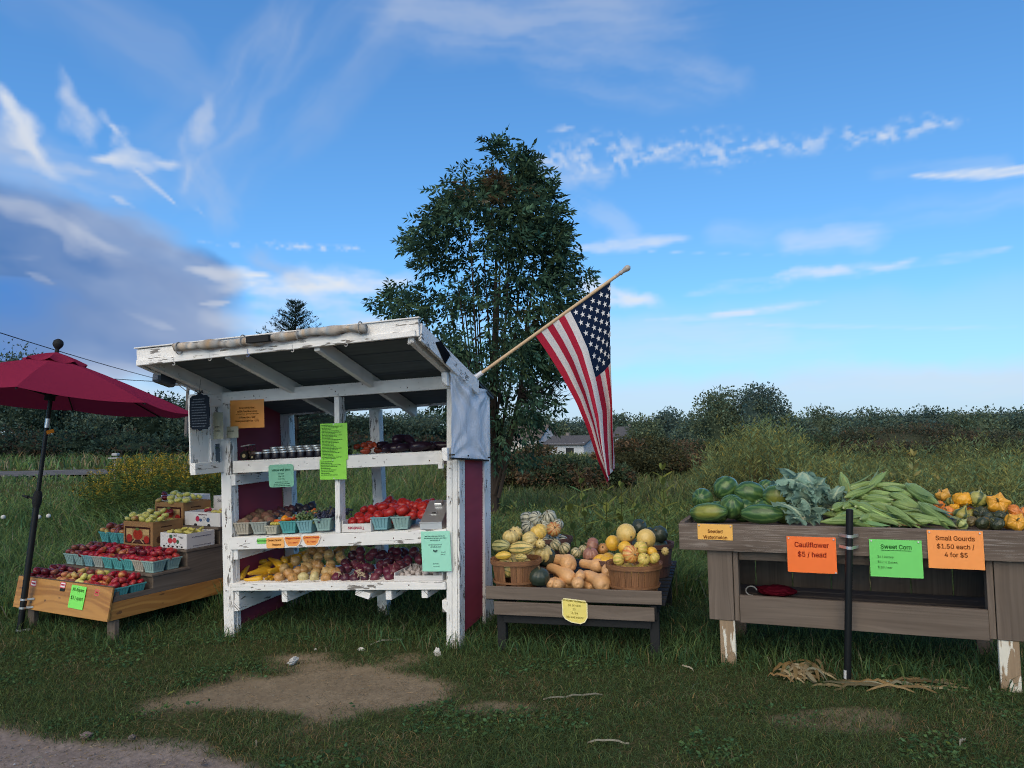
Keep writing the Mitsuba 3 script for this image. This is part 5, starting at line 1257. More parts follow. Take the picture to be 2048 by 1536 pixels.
PEP = [shape(long_shape([(0, -.5), (.5, -.46), (.95, -.3), (1, 0), (.8, .3), (.4, .46), (0, .5)], (.42, .36, .06), (.50, .42, .10), s, 10, 9, 3, .12, bend=.5), 'satin', smooth=True) for s in range(2)]
for i in range(26):
    x, y = .88 + .27 * rnd.random(), .73 + .22 * rnd.random(); a = rnd.uniform(0, 6.28); l = rnd.uniform(.05, .085)
    p = np.array([x, y, .705 + rnd.uniform(0, .03)]); d = np.array([math.cos(a) * l, math.sin(a) * l, rnd.uniform(-.02, .02)])
    seg_item(AF, 'yellow_pepper', PEP[i % 2], p - d / 2, p + d / 2, .014, 'pale yellow hot pepper heaped in the white carton on the third step', 'pepper', 'yellow hot peppers in the white carton')
for i in range(9):
    x, y = .80 + .33 * rnd.random(), 1.10 + .15 * rnd.random(); a = rnd.uniform(0, 6.28)
    p = np.array([x, y, .845 + rnd.uniform(0, .018)]); d = np.array([math.cos(a) * .06, math.sin(a) * .06, .01])
    if i == 0: RP = shape(long_shape([(0, -.5), (.5, -.46), (1, -.3), (1, 0), (.7, .3), (0, .5)], (.36, .03, .04), (.28, .02, .02), 3, 10, 9, 3, .12, bend=.4), 'gloss', smooth=True)
    seg_item(AF, 'red_pepper', RP if i < 4 else PEP[i % 2], p - d / 2, p + d / 2, .016, f'{"red" if i < 4 else "pale"} pepper in the white carton on the top step', 'pepper', f'{"red" if i < 4 else "pale"} peppers in the white carton on the top step')

# ------------------------------------------------------------------ red umbrella
um = thing('market_umbrella', 'dark red market umbrella on a leaning black pole by the apple stand', 'umbrella')
pb = AF.w((.188, -.075, -.03)); pt = np.array([-3.727, 6.265, 2.218]); axu = np.array([.0934, .0850, .9920]); axu /= np.linalg.norm(axu)
pd = (pt - pb) / np.linalg.norm(pt - pb); Lp = np.linalg.norm(pt - pb)
mid = pb + pd * 1.12
obj('pole', tube([pb, mid], .024, 16), 'black_metal', um, smooth=40); obj('upper_pole', tube([mid, pt], .0165, 14), 'black_metal', um, smooth=40)
obj('joint', tube([mid - pd * .10, mid - pd * .06, mid, mid + pd * .03], [.026, .034, .034, .022], 14), 'dark_paint', um, smooth=40)
obj('crank', join([tube([mid - pd * .03, mid - pd * .03 + AF.R @ np.array([-.10, -.02, .01])], .007, 8), tube([mid - pd * .03 + AF.R @ np.array([-.09, -.02, .01]), mid - pd * .03 + AF.R @ np.array([-.16, -.03, .02])], [.014, .006], 8)])[:2], 'dark_paint', um)
obj('ferrule', tube([pb + pd * 1.66, pb + pd * 1.735], .019, 14), 'steel', um, smooth=40)
obj('strap', tint(bm(W0, pb + pd * 1.62 + (.015, -.02, 0), pb + pd * 1.60 + (.085, -.03, .035), .004, .03), (.42, .15, .02)), 'matte', um, 'orange strap tied below the silver collar')
obj('hub', tube([pt - axu * .38, pt - axu * .31], .04, 12), 'dark_paint', um)
e1 = np.cross([0, 1, 0], axu); e1 /= np.linalg.norm(e1); e2 = np.cross(axu, e1); R_, drop, ph = 1.10, .38, -1.213
cor = [pt - axu * drop + R_ * (math.cos(ph + k * math.pi / 4) * e1 + math.sin(ph + k * math.pi / 4) * e2) for k in range(8)]
apx = pt - axu * .015
def pan(c0, c1, ap_, sag, n=9):
    V, idx = [], []
    for i in range(n + 1):
        t = i / n
        for j in range(i + 1):
            s = j / i if i else 0
            e = ap_ + (c0 - ap_) * t * (1 - s) + (c1 - ap_) * t * s
            V.append(e - axu * (-sag * math.sin(t * math.pi) * .5 + .045 * 4 * s * (1 - s) * t * t * .6) + 0)
    F, o = [], lambda i, j: i * (i + 1) // 2 + j
    for i in range(n):
        for j in range(i + 1):
            F.append([o(i, j), o(i + 1, j), o(i + 1, j + 1)])
            if j < i: F.append([o(i, j), o(i + 1, j + 1), o(i, j + 1)])
    return np.array(V), np.array(F)
RC = (.225, .022, .052)
for k in range(8):
    c0, c1 = cor[k], cor[(k + 1) % 8]
    obj('canopy_panel', pan(c0, c1, apx, .03), 'thin_cloth', um, color=RC, smooth=True)
    obj('vent_flap', pan(apx + (c0 - apx) * .215 + axu * .035, apx + (c1 - apx) * .215 + axu * .035, apx + axu * .035, .012, 5), 'thin_cloth', um, color=RC, smooth=True)
    obj('rib', tube([apx - axu * .03, (apx + c0) / 2 - axu * .012, c0 - axu * .012], .006, 6), 'dark_paint', um)
    obj('strut', tube([pt - axu * .345, apx + (c0 - apx) * .5 - axu * .02], .005, 6), 'dark_paint', um)
f = lathe([(.0, -.04), (.018, -.04), (.014, -.01), (.03, .005), (.042, .03), (.036, .058), (.015, .074), (0, .077)], 16, 16)
obj('finial', (f[0] @ rot_to(axu).T + pt + axu * .055, f[1]), 'dark_paint', um, smooth=True)
for h in (.22, .285, .045): obj('clamp', join([tube([pb + pd * h, pb + pd * (h + .016)], .028, 14), bm(W0, pb + pd * (h + .008) + (.02, .0, 0), pb + pd * (h + .008) + AF.R @ np.array([.055, .05, 0]), .003, .015)])[:2], 'steel', um)

# ------------------------------------------------------------------ goods and notices on the white stand
S_ = SF
# low shelf
ONC = [((.50, .30, .11), (.36, .17, .055)), ((.56, .40, .17), (.42, .24, .09)), ((.52, .46, .24), (.46, .36, .15))]
ONP = [(0, -.86), (.18, -.82), (.55, -.66), (.90, -.30), (1.0, 0), (.90, .40), (.60, .70), (.28, .86), (.12, 1.02), (.10, 1.18), (.02, 1.22)]


def onion(c1, c2, seed):
    def col(th, t, n):
        s = .5 + .5 * np.cos(th * 9 + (n - .5) * 3); c = lerp(c1, c2, np.clip(n * .8 + .3 * s, 0, 1)) * (.8 + .4 * n[:, None])
        e = (sstep(.88, 1, t))[:, None]; return c * (1 - e) + np.array([.32, .22, .11]) * e * (.7 + .5 * n[:, None])
    return shape(lathe(ONP, 18, 15, col, 0, 0, 1, .07, seed), 'gloss', smooth=True)


YO = [onion(a, b, i) for i, (a, b) in enumerate(ONC)]
ROo = [onion((.075, .014, .028), (.13, .022, .045), 5), onion((.10, .02, .035), (.17, .045, .06), 6), onion((.045, .012, .02), (.08, .018, .032), 7)]
def rowname(L, i):
    row = lambda q: 0 if q[1] < .13 else 1 if q[1] < .33 else 2
    k = row(L[i]); xs_ = sorted(q[0] for q in L if row(q) == k)
    return f'{ORD[xs_.index(L[i][0])]} from the left in the {("front", "middle", "back")[k]} row'


for i, (x, y, z, rx_, ry_) in enumerate(YONION):
    up = np.array([rnd.gauss(0, .6), -abs(rnd.gauss(.3, .5)), rnd.gauss(.5, .5)])
    fruit(SF, 'yellow_onion', YO[2] if i in (2, 3) else rnd.choice(YO[:2]), (x, y, z), rx_ * .98, f'{"pale greenish" if i in (2, 3) else "golden yellow"} onion of the heap, {rowname(YONION, i)}', 'onion', 'yellow onions on the bottom shelf', up)
for i, (x, y, z, rx_, ry_) in enumerate(RONION):
    up = np.array([rnd.gauss(0, .6), -abs(rnd.gauss(.3, .5)), rnd.gauss(.5, .5)])
    fruit(SF, 'red_onion', rnd.choice(ROo), (x, y, z), rx_ * .98, f'dark red onion of the heap, {rowname(RONION, i)}', 'onion', 'red onions on the bottom shelf', up)
for i in range(44):   # the hidden layers of the heaps
    red = i % 2; x = rnd.uniform(.42, .80) if not red else rnd.uniform(.86, 1.50); y = rnd.uniform(.16, .62); hmax = .04 + .24 * min(1, (y - .1) / .4)
    fruit(SF, 'red_onion' if red else 'yellow_onion', rnd.choice(ROo if red else YO[:2]), (x, y + .03, .44 + rnd.random() * max(0, hmax - .075)), .041, 'dark red onion buried deep in the red onion heap' if red else 'golden yellow onion buried deep in the yellow onion heap', 'onion', 'buried red onions' if red else 'buried yellow onions')
ZK = [shape(long_shape([(0, -.52), (.30, -.50), (.38, -.40), (.50, -.2), (.85, .12), (1.0, .30), (.85, .44), (.4, .51), (0, .52)], (.62, .36, .022), (.52, .27, .018), s, 16, 16, 5, .05, bend=(.5, -.6, .2)[s], rough=.12), 'gloss', smooth=True) for s in range(3)]
for i, (ax_, ay, az, bx_, by, bz, r) in enumerate(ZUKE):
    seg_item(SF, 'summer_squash', ZK[i % 3], (ax_ + .02, ay, az + .012), (bx_ + .02, by, bz + .012), r, 'bright yellow summer squash at the left end of the bottom shelf', 'squash', 'yellow summer squashes')
for i in range(7): seg_item(SF, 'summer_squash', ZK[i % 3], (.10 + rnd.random() * .2, .25 + .07 * i, .45 + .01 * i), (.28 + rnd.random() * .12, .28 + .07 * i, .45 + .012 * i), .036, 'bright yellow summer squash at the left end of the bottom shelf', 'squash', 'yellow summer squashes')
gt = thing('garlic_tray', 'shallow white tray of garlic at the right end of the bottom shelf', 'tray')
obj('front_side', tint(bx(SF, 1.375, 1.745, .01, .018, .41, .448), WB), 'matte', gt); obj('back_side', tint(bx(SF, 1.375, 1.745, .37, .378, .41, .47), WB), 'matte', gt)
obj('left_side', tint(bx(SF, 1.375, 1.383, .018, .37, .41, .468), WB), 'matte', gt); obj('right_side', tint(bx(SF, 1.737, 1.745, .018, .37, .41, .468), WB), 'matte', gt); obj('bottom', tint(bx(SF, 1.383, 1.737, .018, .37, .409, .413), WB), 'matte', gt)
GA = [shape(lathe([(0, -.7), (.4, -.68), (.9, -.35), (1, 0), (.75, .4), (.3, .75), (.16, 1.0), (.14, 1.9), (0, 1.95)], 14, 13, lambda th, t, n: lerp((.52, .49, .45), (.40, .33, .33), np.clip(n, 0, 1)), 7, .16, 1, .05, s), 'matte', smooth=True) for s in range(2)]
for i in range(46):
    x, y = rnd.uniform(1.40, 1.72), rnd.uniform(.04, .34)
    fruit(SF, 'garlic_bulb', GA[i % 2], (x, y, .432 + .03 * rnd.random()), .022, 'white garlic bulb in the shallow tray on the bottom shelf', 'garlic', 'garlic bulbs in the tray')
for i in range(16):  # loose onion skins at the front of the red onions
    x = rnd.uniform(.93, 1.14); p = np.array([x, rnd.uniform(.02, .06), .44 + rnd.random() * .05]); a = rnd.uniform(0, 6.28); d = np.array([math.cos(a), .2, math.sin(a)]) * .022
    V = np.array([p - d, p + (0, -.004, .008), p + d, p + (.003, -.002, -.007)]); obj('onion_skin', tint((SF.w(V), np.array([[0, 1, 2], [0, 2, 3]])), (.42, .33, .22)), 'matte', label='papery pale onion skin stuck to the front red onions', cat='onion skin', group='loose onion skins')

# middle shelf
Z2 = .762
for i, (x, y, col, sm, lb) in enumerate([(.135, .085, 'tan', 0, 'tan quart basket of potatoes, first from the left on the middle shelf'), (.275, .09, 'grey', 0, 'greyish quart basket of potatoes, second from the left on the middle shelf'), (.395, .06, 'tan', 1, 'small pale basket of little yellow peppers on the middle shelf'), (.515, .10, 'teal', 0, 'teal basket of orange and red snack peppers on the middle shelf'), (.655, .105, 'blue', 0, 'pale teal basket of green grapes on the middle shelf'), (.80, .105, 'pale', 0, 'pale blue basket of dark blue grapes on the middle shelf beside the tomato box'),
                                      (1.275, .085, 'blue', 0, 'pale teal basket of tomatoes just right of the tomato box'), (1.43, .085, 'pale', 0, 'pale blue basket of tomatoes left of the cash box')]):
    basket(SF, x, y, Z2 + (.012 if x > .7 else 0), col, lb, small=bool(sm), rz_=.05 + .1 * (i % 2))
for i in range(14):
    y = .25 + .15 * (i // 7); x = .14 + .135 * (i % 7); x += .72 if i % 7 > 4 else 0
    basket(SF, x if i % 7 < 5 else 1.2 + .14 * (i % 7 - 5), y, Z2, ('grey', 'blue')[i % 2], f'quart basket in the {"second" if i < 7 else "third"} row of the middle shelf, {ORD[i % 7]} from the left', 'back row baskets on the middle shelf')
PO = [shape(lathe([(0, -1.1), (.6, -.95), (1, -.4), (1.02, .2), (.8, .8), (.3, 1.08), (0, 1.1)], 14, 11, lambda th, t, n, a=a, b=b: lerp(a, b, np.clip(n * 1.3 - .1, 0, 1)), 0, 0, 1, .22, s), 'matte', smooth=True) for s, (a, b) in enumerate([((.14, .085, .055), (.21, .14, .095)), ((.16, .07, .05), (.22, .12, .09))])]
for i, (x, y, z, rx_, ry_) in enumerate(POTATO): fruit(SF, 'potato', PO[i % 2], (x, y, z + .012), rx_ * .95, 'brown potato heaped in the baskets at the left of the middle shelf', 'potato', 'potatoes on the middle shelf', (rnd.gauss(0, 1), rnd.gauss(0, 1), .3))
for i in range(16): fruit(SF, 'potato', PO[i % 2], (.10 + .24 * rnd.random(), .06 + .42 * rnd.random(), .845 + .02 * rnd.random()), .03, 'brown potato heaped in the baskets at the left of the middle shelf', 'potato', 'potatoes on the middle shelf', (rnd.gauss(0, 1), rnd.gauss(0, 1), .3))
BE = [shape(lathe([(0, -1), (.5, -.9), (.95, -.4), (1, .1), (.8, .6), (.3, .9), (.12, 1.1), (0, 1.3)], 14, 12, lambda th, t, n, a=a, b=b: lerp(a, b, n), 0, 0, 1, .14, s), 'satin', smooth=True) for s, (a, b) in enumerate([((.05, .018, .022), (.09, .03, .035)), ((.018, .018, .026), (.04, .03, .04))])]
for i, (x, y, z, rx_, ry_) in enumerate(BEET): fruit(SF, 'beet', BE[int(i > 3)], (x, y, z), rx_, 'dark beet heaped behind the potatoes on the middle shelf', 'beet', 'dark beets on the middle shelf')
SN = [shape(long_shape([(0, -.5), (.5, -.46), (1, -.3), (1, 0), (.75, .3), (.3, .47), (0, .5)], a, b, s, 10, 9, 3, .1, bend=.4), 'gloss', smooth=True) for s, (a, b) in enumerate([((.60, .13, .012), (.55, .09, .01)), ((.45, .035, .012), (.50, .06, .012)), ((.62, .26, .015), (.6, .2, .01))])]
for i, (a, b, c, d, e, f_, r) in enumerate(SNACK): seg_item(SF, 'snack_pepper', SN[i % 3], (a, b, c + .014), (d, e, f_ + .014), r * 1.1, 'small orange red snack pepper heaped in the teal basket row of the middle shelf', 'pepper', 'snack peppers on the middle shelf', 'gloss')
for i in range(26):
    x, y = rnd.uniform(.46, .62), rnd.uniform(.05, .5); x += .3 * max(0, y - .1); a = rnd.uniform(0, 6.28); p = np.array([x, y, .862 + .04 * y + rnd.random() * .012])
    d = np.array([math.cos(a), math.sin(a), .1]) * .027; seg_item(SF, 'snack_pepper', SN[i % 3], p - d, p + d, .015, 'small orange red snack pepper heaped in the teal basket row of the middle shelf', 'pepper', 'snack peppers on the middle shelf', 'gloss')
fruit(SF, 'orange_pepper', SN[2], (.485, .07, .87), .030, 'round orange pepper at the front of the snack pepper basket', 'pepper', None, None, 1.6)
for i in range(6): seg_item(SF, 'small_pepper', PEP[i % 2], np.array([.37 + .012 * i, .05 + .01 * (i % 3), .83]) , np.array([.385 + .012 * i, .09, .84]), .013, 'little yellow pepper in the small pale basket', 'pepper', 'little yellow peppers')


def grapes(x, y, z, c, label, n=70, spread=(.055, .055, .03), seed=1):
    r = np.random.default_rng(seed); t = thing('grape_bunch', label, 'grapes'); ic = trimesh.creation.icosphere(subdivisions=1); out = []
    for i in range(n): out.append(tint((np.array(ic.vertices) * .0095 + np.array([x, y, z]) + r.normal(0, 1, 3) * spread * .55, ic.faces), jitter(c, 1, r, .25)[0]))
    m = join(out); obj('berry', (SF.w(m[0]), m[1], None, m[3]), 'satin', t, smooth=True, kind='stuff')
    obj('stem', tint(tube(SF.w(np.array([(x, y, z), (x + .02, y + .01, z + .05)])), .003, 5), (.15, .12, .05)), 'matte', t)


for k, (x, y) in enumerate([(.63, .09), (.68, .11), (.64, .26), (.70, .27), (.66, .42)]): grapes(x, y, .875, (.10, .15, .055), f'bunch of green grapes on the middle shelf, {ORD[k]} from the front', seed=k)
for k, (x, y) in enumerate([(.78, .09), (.83, .11), (.79, .26), (.85, .28)]): grapes(x, y, .882, (.028, .03, .055), f'bunch of dark blue grapes on the middle shelf, {ORD[k]} from the front', seed=k + 9)
tb = thing('tomato_box', 'white box of red tomatoes with upside down lettering', 'box')
bx0, bx1 = .985, 1.215
for nm, m in (('front_panel', bx(SF, bx0, bx1, .005, .011, .765, .826)), ('back_panel', bx(SF, bx0, bx1, .50, .506, .765, .87)), ('side_panel', bx(SF, bx0, bx0 + .006, .011, .50, .765, .85)), ('side_panel', bx(SF, bx1 - .006, bx1, .011, .50, .765, .85)), ('bottom', bx(SF, bx0 + .006, bx1 - .006, .011, .50, .766, .77))): obj(nm, tint(m, (.62, .60, .57)), 'matte', tb)
obj('lettering', text_on(SF, plane(bx0 + .115, .005, .80, math.pi), [('Tomatoes', .022, 0, -.004, 'c', True)]), 'matte', tb, color=(.36, .02, .06))
TM = [shape(lathe([(0, -.72), (.5, -.72), (.9, -.4), (1.02, 0), (.92, .42), (.6, .66), (.25, .68), (.05, .58), (0, .56)], 18, 14, lambda th, t, n, k=s: lerp((.30, .011, .014), (.40, .028, .016), np.clip(n, 0, 1)) * (1 - .75 * sstep(.95, 1, t)[:, None]), 5, .06, 1, .06, s), 'gloss', smooth=True) for s in range(3)]
TOM = 'ripe red tomato buried under the tomato heap on the middle shelf'
for i, (x, y, z, rx_, ry_) in enumerate(TOMATO): fruit(SF, 'tomato', TM[i % 3], (x, y, z + .004), rx_, f'ripe red tomato of the heap, {rowname(TOMATO, i)}', 'tomato', 'tomatoes on the middle shelf', (rnd.gauss(0, .5), rnd.gauss(-.4, .4), .8))
for i in range(34): x, y = rnd.uniform(1.02, 1.5), rnd.uniform(.14, .52); fruit(SF, 'tomato', TM[i % 3], (x, y, .835 + .11 * min(1, y / .45) * rnd.random()), .037, TOM, 'tomato', 'buried tomatoes')
cb = thing('cash_box', 'steel cash box with a padlock at the right end of the middle shelf', 'cash box')
pr = sg.Polygon([(.005, .775), (.24, .775), (.24, .955), (.22, .955), (.005, .822)]); m = trimesh.creation.extrude_polygon(pr, .165, engine='earcut'); V = np.array(m.vertices)
obj('body', (SF.w(np.stack([1.595 + V[:, 2], V[:, 0], V[:, 1]], 1)), np.array(m.faces)), 'steel', cb)
dn = np.array([0, .215, .133]); dn /= np.linalg.norm(dn); up_n = np.array([0, -dn[2], dn[1]])
cpt = np.array([1.675, .09, .8755])
obj('slot_plate', bm(SF, cpt + up_n * .003 - (.022, 0, 0), cpt + up_n * .003 + (.022, 0, 0), .03, .004, up_n), 'steel', cb); obj('slot', bm(SF, cpt + up_n * .006 - (.014, 0, 0), cpt + up_n * .006 + (.014, 0, 0), .010, .003, up_n), 'dark_paint', cb)
cp2 = np.array([1.685, .18, .932]); obj('padlock', bm(SF, cp2 + up_n * .014 - (.03, 0, 0), cp2 + up_n * .014 + (.03, 0, 0), .05, .022, up_n, .006), 'steel', cb, 'dark padlock'); obj('lid_lip', bm(SF, (1.592, .002, .822), (1.763, .002, .822), .012, .008), 'steel', cb)

# top shelf
tr = thing('toy_tractor', 'old brown toy tractor at the left end of the top shelf', 'toy')
def rim(x, y, z, r, w, c, nm, pc):
    k = obj(nm, tint((lambda q: (SF.w(q[0] @ np.array([[0, 1, 0], [1, 0, 0], [0, 0, 1.0]]) * 1.0 @ np.array([[1, 0, 0], [0, 0, 1], [0, 1, 0.0]]) + (x, y, z)), q[1]))(lathe([(r * .45, -w), (r * .95, -w), (r, -w * .6), (r, w * .6), (r * .95, w), (r * .45, w)], 18, 12)), (.02, .018, .017)), 'matte', tr)
    obj('hub', tint((lambda q: (SF.w(q[0] @ np.array([[0, 1, 0], [1, 0, 0], [0, 0, 1.0]]) @ np.array([[1, 0, 0], [0, 0, 1], [0, 1, 0.0]]) + (x, y, z)), q[1]))(lathe([(0, -w * .7), (r * .5, -w * .7), (r * .52, w * .7), (0, w * .7)], 14, 10)), pc), 'matte', k)
HB = (.30, .25, .14)
rim(.165, .055, 1.36, .035, .011, 0, 'rear_wheel', HB); rim(.235, .055, 1.347, .021, .008, 0, 'front_wheel', HB); rim(.165, .13, 1.36, .035, .011, 0, 'rear_wheel', HB); rim(.235, .13, 1.347, .021, .008, 0, 'front_wheel', HB)
obj('body', tint(bx(SF, .18, .25, .075, .11, 1.355, 1.392, c=.006), (.055, .03, .02)), 'satin', tr); obj('seat', tint(bx(SF, .145, .175, .07, .115, 1.385, 1.40, c=.004), (.05, .03, .02)), 'matte', tr); obj('canopy', tint(bm(SF, (.135, .092, 1.432), (.215, .092, 1.442), .075, .008), (.28, .27, .27)), 'matte', tr)
for a, b in ((.15, 1.43), (.20, 1.44)):
    for y in (.07, .115): obj('canopy_post', tint(tube(SF.w(np.array([(a + .01, y, 1.37), (a, y, b)])), .0025, 5), (.04, .03, .025)), 'matte', tr)
obj('exhaust', tint(tube(SF.w(np.array([(.235, .092, 1.39), (.235, .092, 1.43)])), .003, 6), (.03, .03, .03)), 'matte', tr)
jg = lathe([(0, 0), (.030, 0), (.032, .004), (.032, .036), (.028, .042), (.028, .046), (0, .046)], 16, 12); lidm = lathe([(0, .042), (.031, .042), (.033, .045), (.033, .058), (.031, .060), (0, .060)], 16, 10)
JD, LD = shape(jg, 'satin', (.008, .006, .012), 40), shape(lidm, 'steel', None, 40)
for row in range(3):
    for i in range(8):
        k = thing('jam_jar', f'dark jam jar with silver lid on the top shelf, {("front", "middle", "back")[row]} row, {ORD[i]} from the left', 'jar', 'jam jars on the top shelf')
        M = SF.m(place((.295 + i * .072 + .02 * row, .05 + row * .075, 1.325 + .016 * row))); obj('glass', JD, 'gloss', k, to=M); obj('lid', LD, 'steel', k, to=M)
EG = [shape(long_shape([(0, -.5), (.5, -.48), (.9, -.36), (1, -.12), (.82, .15), (.55, .38), (.35, .47), (.0, .5)], (.012, .007, .014), (.02, .008, .018), s, 16, 14, bend=.3), 'gloss', smooth=True) for s in range(2)]
for i, (a, b, c, d, e, f_, r) in enumerate(EGGPL): seg_item(SF, 'eggplant', EG[i % 2], (a, b, c + .015), (d, e, f_ + .015), r, 'glossy dark eggplant lying on the right of the top shelf', 'eggplant', 'eggplants on the top shelf', 'gloss')
for i in range(8): x = rnd.uniform(1.28, 1.68); seg_item(SF, 'eggplant', EG[i % 2], (x - .06, .12 + .05 * i, 1.355), (x + .07, .15 + .04 * i, 1.36), .036, 'glossy dark eggplant lying on the right of the top shelf', 'eggplant', 'eggplants on the top shelf', 'gloss')
BP = [shape(long_shape([(0, -.5), (.5, -.46), (1, -.3), (1, 0), (.7, .3), (0, .5)], a, b, 3, 12, 10, 3, .14, bend=.4), 'gloss', smooth=True) for a, b in (((.20, .02, .015), (.25, .05, .015)), ((.03, .05, .02), (.05, .07, .025)))]
for i, (a, b, c, d, e, f_, r) in enumerate(RPEP): seg_item(SF, 'pepper', BP[0], (a, b, c + .01), (d, e, f_ + .01), r * 1.15, 'dull red pepper on the top shelf right of the green price lists', 'pepper', 'red peppers on the top shelf', 'gloss')
for i in range(10): x = rnd.uniform(1.02, 1.26); p = np.array([x, rnd.uniform(.04, .4), 1.348]); a = rnd.uniform(0, 6.28); d = np.array([math.cos(a), math.sin(a), 0]) * .04; seg_item(SF, 'pepper', BP[i % 2], p - d, p + d, .022, f'{("dull red", "dark green")[i % 2]} pepper in the heap on the top shelf right of the green price lists', 'pepper', f'{("red", "green")[i % 2]} peppers heaped on the top shelf', 'gloss')

# notices
def lines(w, h, z0, z1, n, r, mx=.9, left=.012): return [q for i in range(n) for q in words(left, left + (w - 2 * left) * r.uniform(.35, mx), z0 + (z1 - z0) * i / (n - 1), .0052, r)]
sign('notice', SF, plane(.096, -.006, 1.788, -.02), .292, .215, (.66, .27, .055), 'orange honey price notice pinned to the front beam at the left', 'sign', text=[('Rosa Family Farm', .0125, .146, -.066, 'c', True), ('100% Pure Raw Honey', .0125, .146, -.094, 'c', True), ('1 Pound Jar - $12', .0125, .146, -.140, 'c', True), ('Honeycomb 8/10 oz - $18', .0125, .146, -.167, 'c', True)], bars=words(.05, .245, -.108, .0045, rnd), ink=(.10, .025, .005), rad=.001)
sign('price_list', SF, plane(.860, -.026, 1.567, -.015), .217, .268, (.24, .62, .045), 'tall bright green price list with many lines on the middle post', 'sign', bars=lines(.217, .268, -.012, -.258, 24, rnd), ink=(.04, .13, .03), rad=.001, pins=[(.11, -.006)], bow=.003)
sign('price_list', SF, plane(.846, -.030, 1.306, -.02), .214, .148, (.24, .62, .05), 'shorter green price list pinned under the tall one', 'sign', bars=lines(.214, .148, -.018, -.115, 9, rnd), ink=(.04, .13, .03), rad=.001, pins=[(.11, -.006), (.115, -.14)], bow=.006, poly=None)
sign('notice', SF, plane(.420, -.028, 1.283, .0), .208, .168, (.165, .40, .27), 'mint green rounded notice for salsas and jams on the top shelf front', 'sign', text=[('salsas and jams', .0165, .104, -.048, 'c', True), ('$6 each', .0095, .104, -.073, 'c', False), ('2 for $11', .0095, .104, -.093, 'c', False), ('3 for $16', .0095, .104, -.112, 'c', False)], bars=words(.05, .165, -.131, .0045, rnd) + words(.04, .175, -.145, .0045, rnd) + words(.035, .178, -.158, .0045, rnd), ink=(.015, .075, .045), rad=.02)
t = sign('flyer', SF, plane(1.612, -.028, .764, .0), .216, .279, (.30, .66, .50), 'mint green flyer hanging at the right front post below the cash box', 'sign', bars=words(.03, .18, -.034, .006, rnd) + words(.026, .19, -.048, .006, rnd) + words(.07, .145, -.062, .005, rnd) + words(.055, .155, -.094, .005, rnd) + words(.07, .15, -.109, .006, rnd) + words(.145, .18, -.146, .004, rnd) + words(.145, .18, -.163, .004, rnd) + words(.085, .125, -.226, .006, rnd) + words(.085, .13, -.244, .003, rnd), ink=(.05, .14, .11), rad=.001, bow=.008)
m = trimesh.creation.extrude_polygon(sg.Polygon([(.09, -.128), (.10, -.128), (.106, -.136), (.112, -.128), (.122, -.128), (.122, -.136), (.106, -.148), (.09, -.136)]), .0005, engine='earcut'); V = np.array(m.vertices) ; M = plane(1.612, -.034, .764); L_ = np.stack([V[:, 0], -V[:, 2] - .006, V[:, 1]], 1)
obj('emblem', (SF.w(L_ @ M[:3, :3].T + M[:3, 3]), np.array(m.faces)), 'matte', t, color=(.05, .10, .09))
OR2 = (.78, .30, .07)
sign('price_tag', SF, plane(.30, -.024, .738, .012), .085, .04, (.20, .58, .12), 'small green tag at the left of the tag row under the middle shelf', 'price tag', text=[('Red Potatoes', .0115, .042, -.024, 'c', True)], ink=(.03, .14, .03), rad=.008)
pt_ = sg.Polygon([(0, -.012), (.01, 0), (.135, 0), (.146, -.012), (.125, -.055), (.105, -.072), (.035, -.072), (.018, -.055)]).buffer(.004)
sign('price_tag', SF, plane(.378, -.0255, .742, .012), .150, .078, (.82, .40, .11), 'orange tag reading Sweet Snack Peppers under the middle shelf', 'price tag', text=[('Sweet Snack', .0150, .072, -.027, 'c', True), ('Peppers', .0150, .085, -.060, 'c', True)], ink=(.16, .05, .01), rad=.014)
sign('price_tag', SF, plane(.528, -.027, .747, .012), .146, .076, OR2, 'orange tag reading Niagara Grapes under the middle shelf', 'price tag', text=[('Niagara Grapes', .0130, .073, -.019, 'c', True), ('$4 / quart', .0130, .073, -.050, 'c', False)], ink=(.45, .03, .03), poly=pt_, border=(.75, .68, .6))
sign('price_tag', SF, plane(.680, -.027, .751, .012), .146, .076, OR2, 'orange tag reading Concord Grapes under the middle shelf', 'price tag', text=[('Concord Grapes', .0130, .073, -.019, 'c', True), ('$4 / quart', .0130, .073, -.050, 'c', False)], ink=(.45, .03, .03), poly=pt_, border=(.75, .68, .6))
sign('plastic_sheet', SF, plane(.02, -.11, 1.70, -.02), .082, .20, (.30, .30, .21), 'yellowed plastic sleeve hanging left of the orange notice', 'plastic sleeve', bars=words(.02, .065, -.11, .010, rnd) + words(.02, .06, -.14, .010, rnd), ink=(.15, .15, .11), bow=.01)
sign('plastic_sheet', SF, plane(.086, -.045, 1.588, -.02), .10, .085, (.30, .30, .22), 'small yellowed plastic sleeve below the orange notice', 'plastic sleeve', bars=words(.01, .07, -.035, .010, rnd), ink=(.15, .15, .11), bow=.008)
sign('poster_strip', SF, plane(-.03, -.07, 1.462), .068, .14, (.022, .040, .060), 'narrow dark blue poster on the left side panel beside the post', 'poster', bars=words(.01, .06, -.03, .012, rnd), ink=(.03, .06, .05), rad=.002)
cbd = thing('chalkboard', 'small black scalloped chalkboard covered in handwriting hanging at the left', 'chalkboard')
g = sg.box(0, -.245, .158, 0)
for a, b in ((0, 0), (.158, 0), (0, -.245), (.158, -.245)): g = g.difference(sg.Point(a, b).buffer(.016))
g = g.union(disc(.079, -.246, .01, 1.6)).union(disc(.079, .0, .012, 2.4)).union(disc(0, -.12, .05, .08)).union(disc(.158, -.12, .05, .08))
m = trimesh.creation.extrude_polygon(g, .006, engine='earcut'); V = np.array(m.vertices)
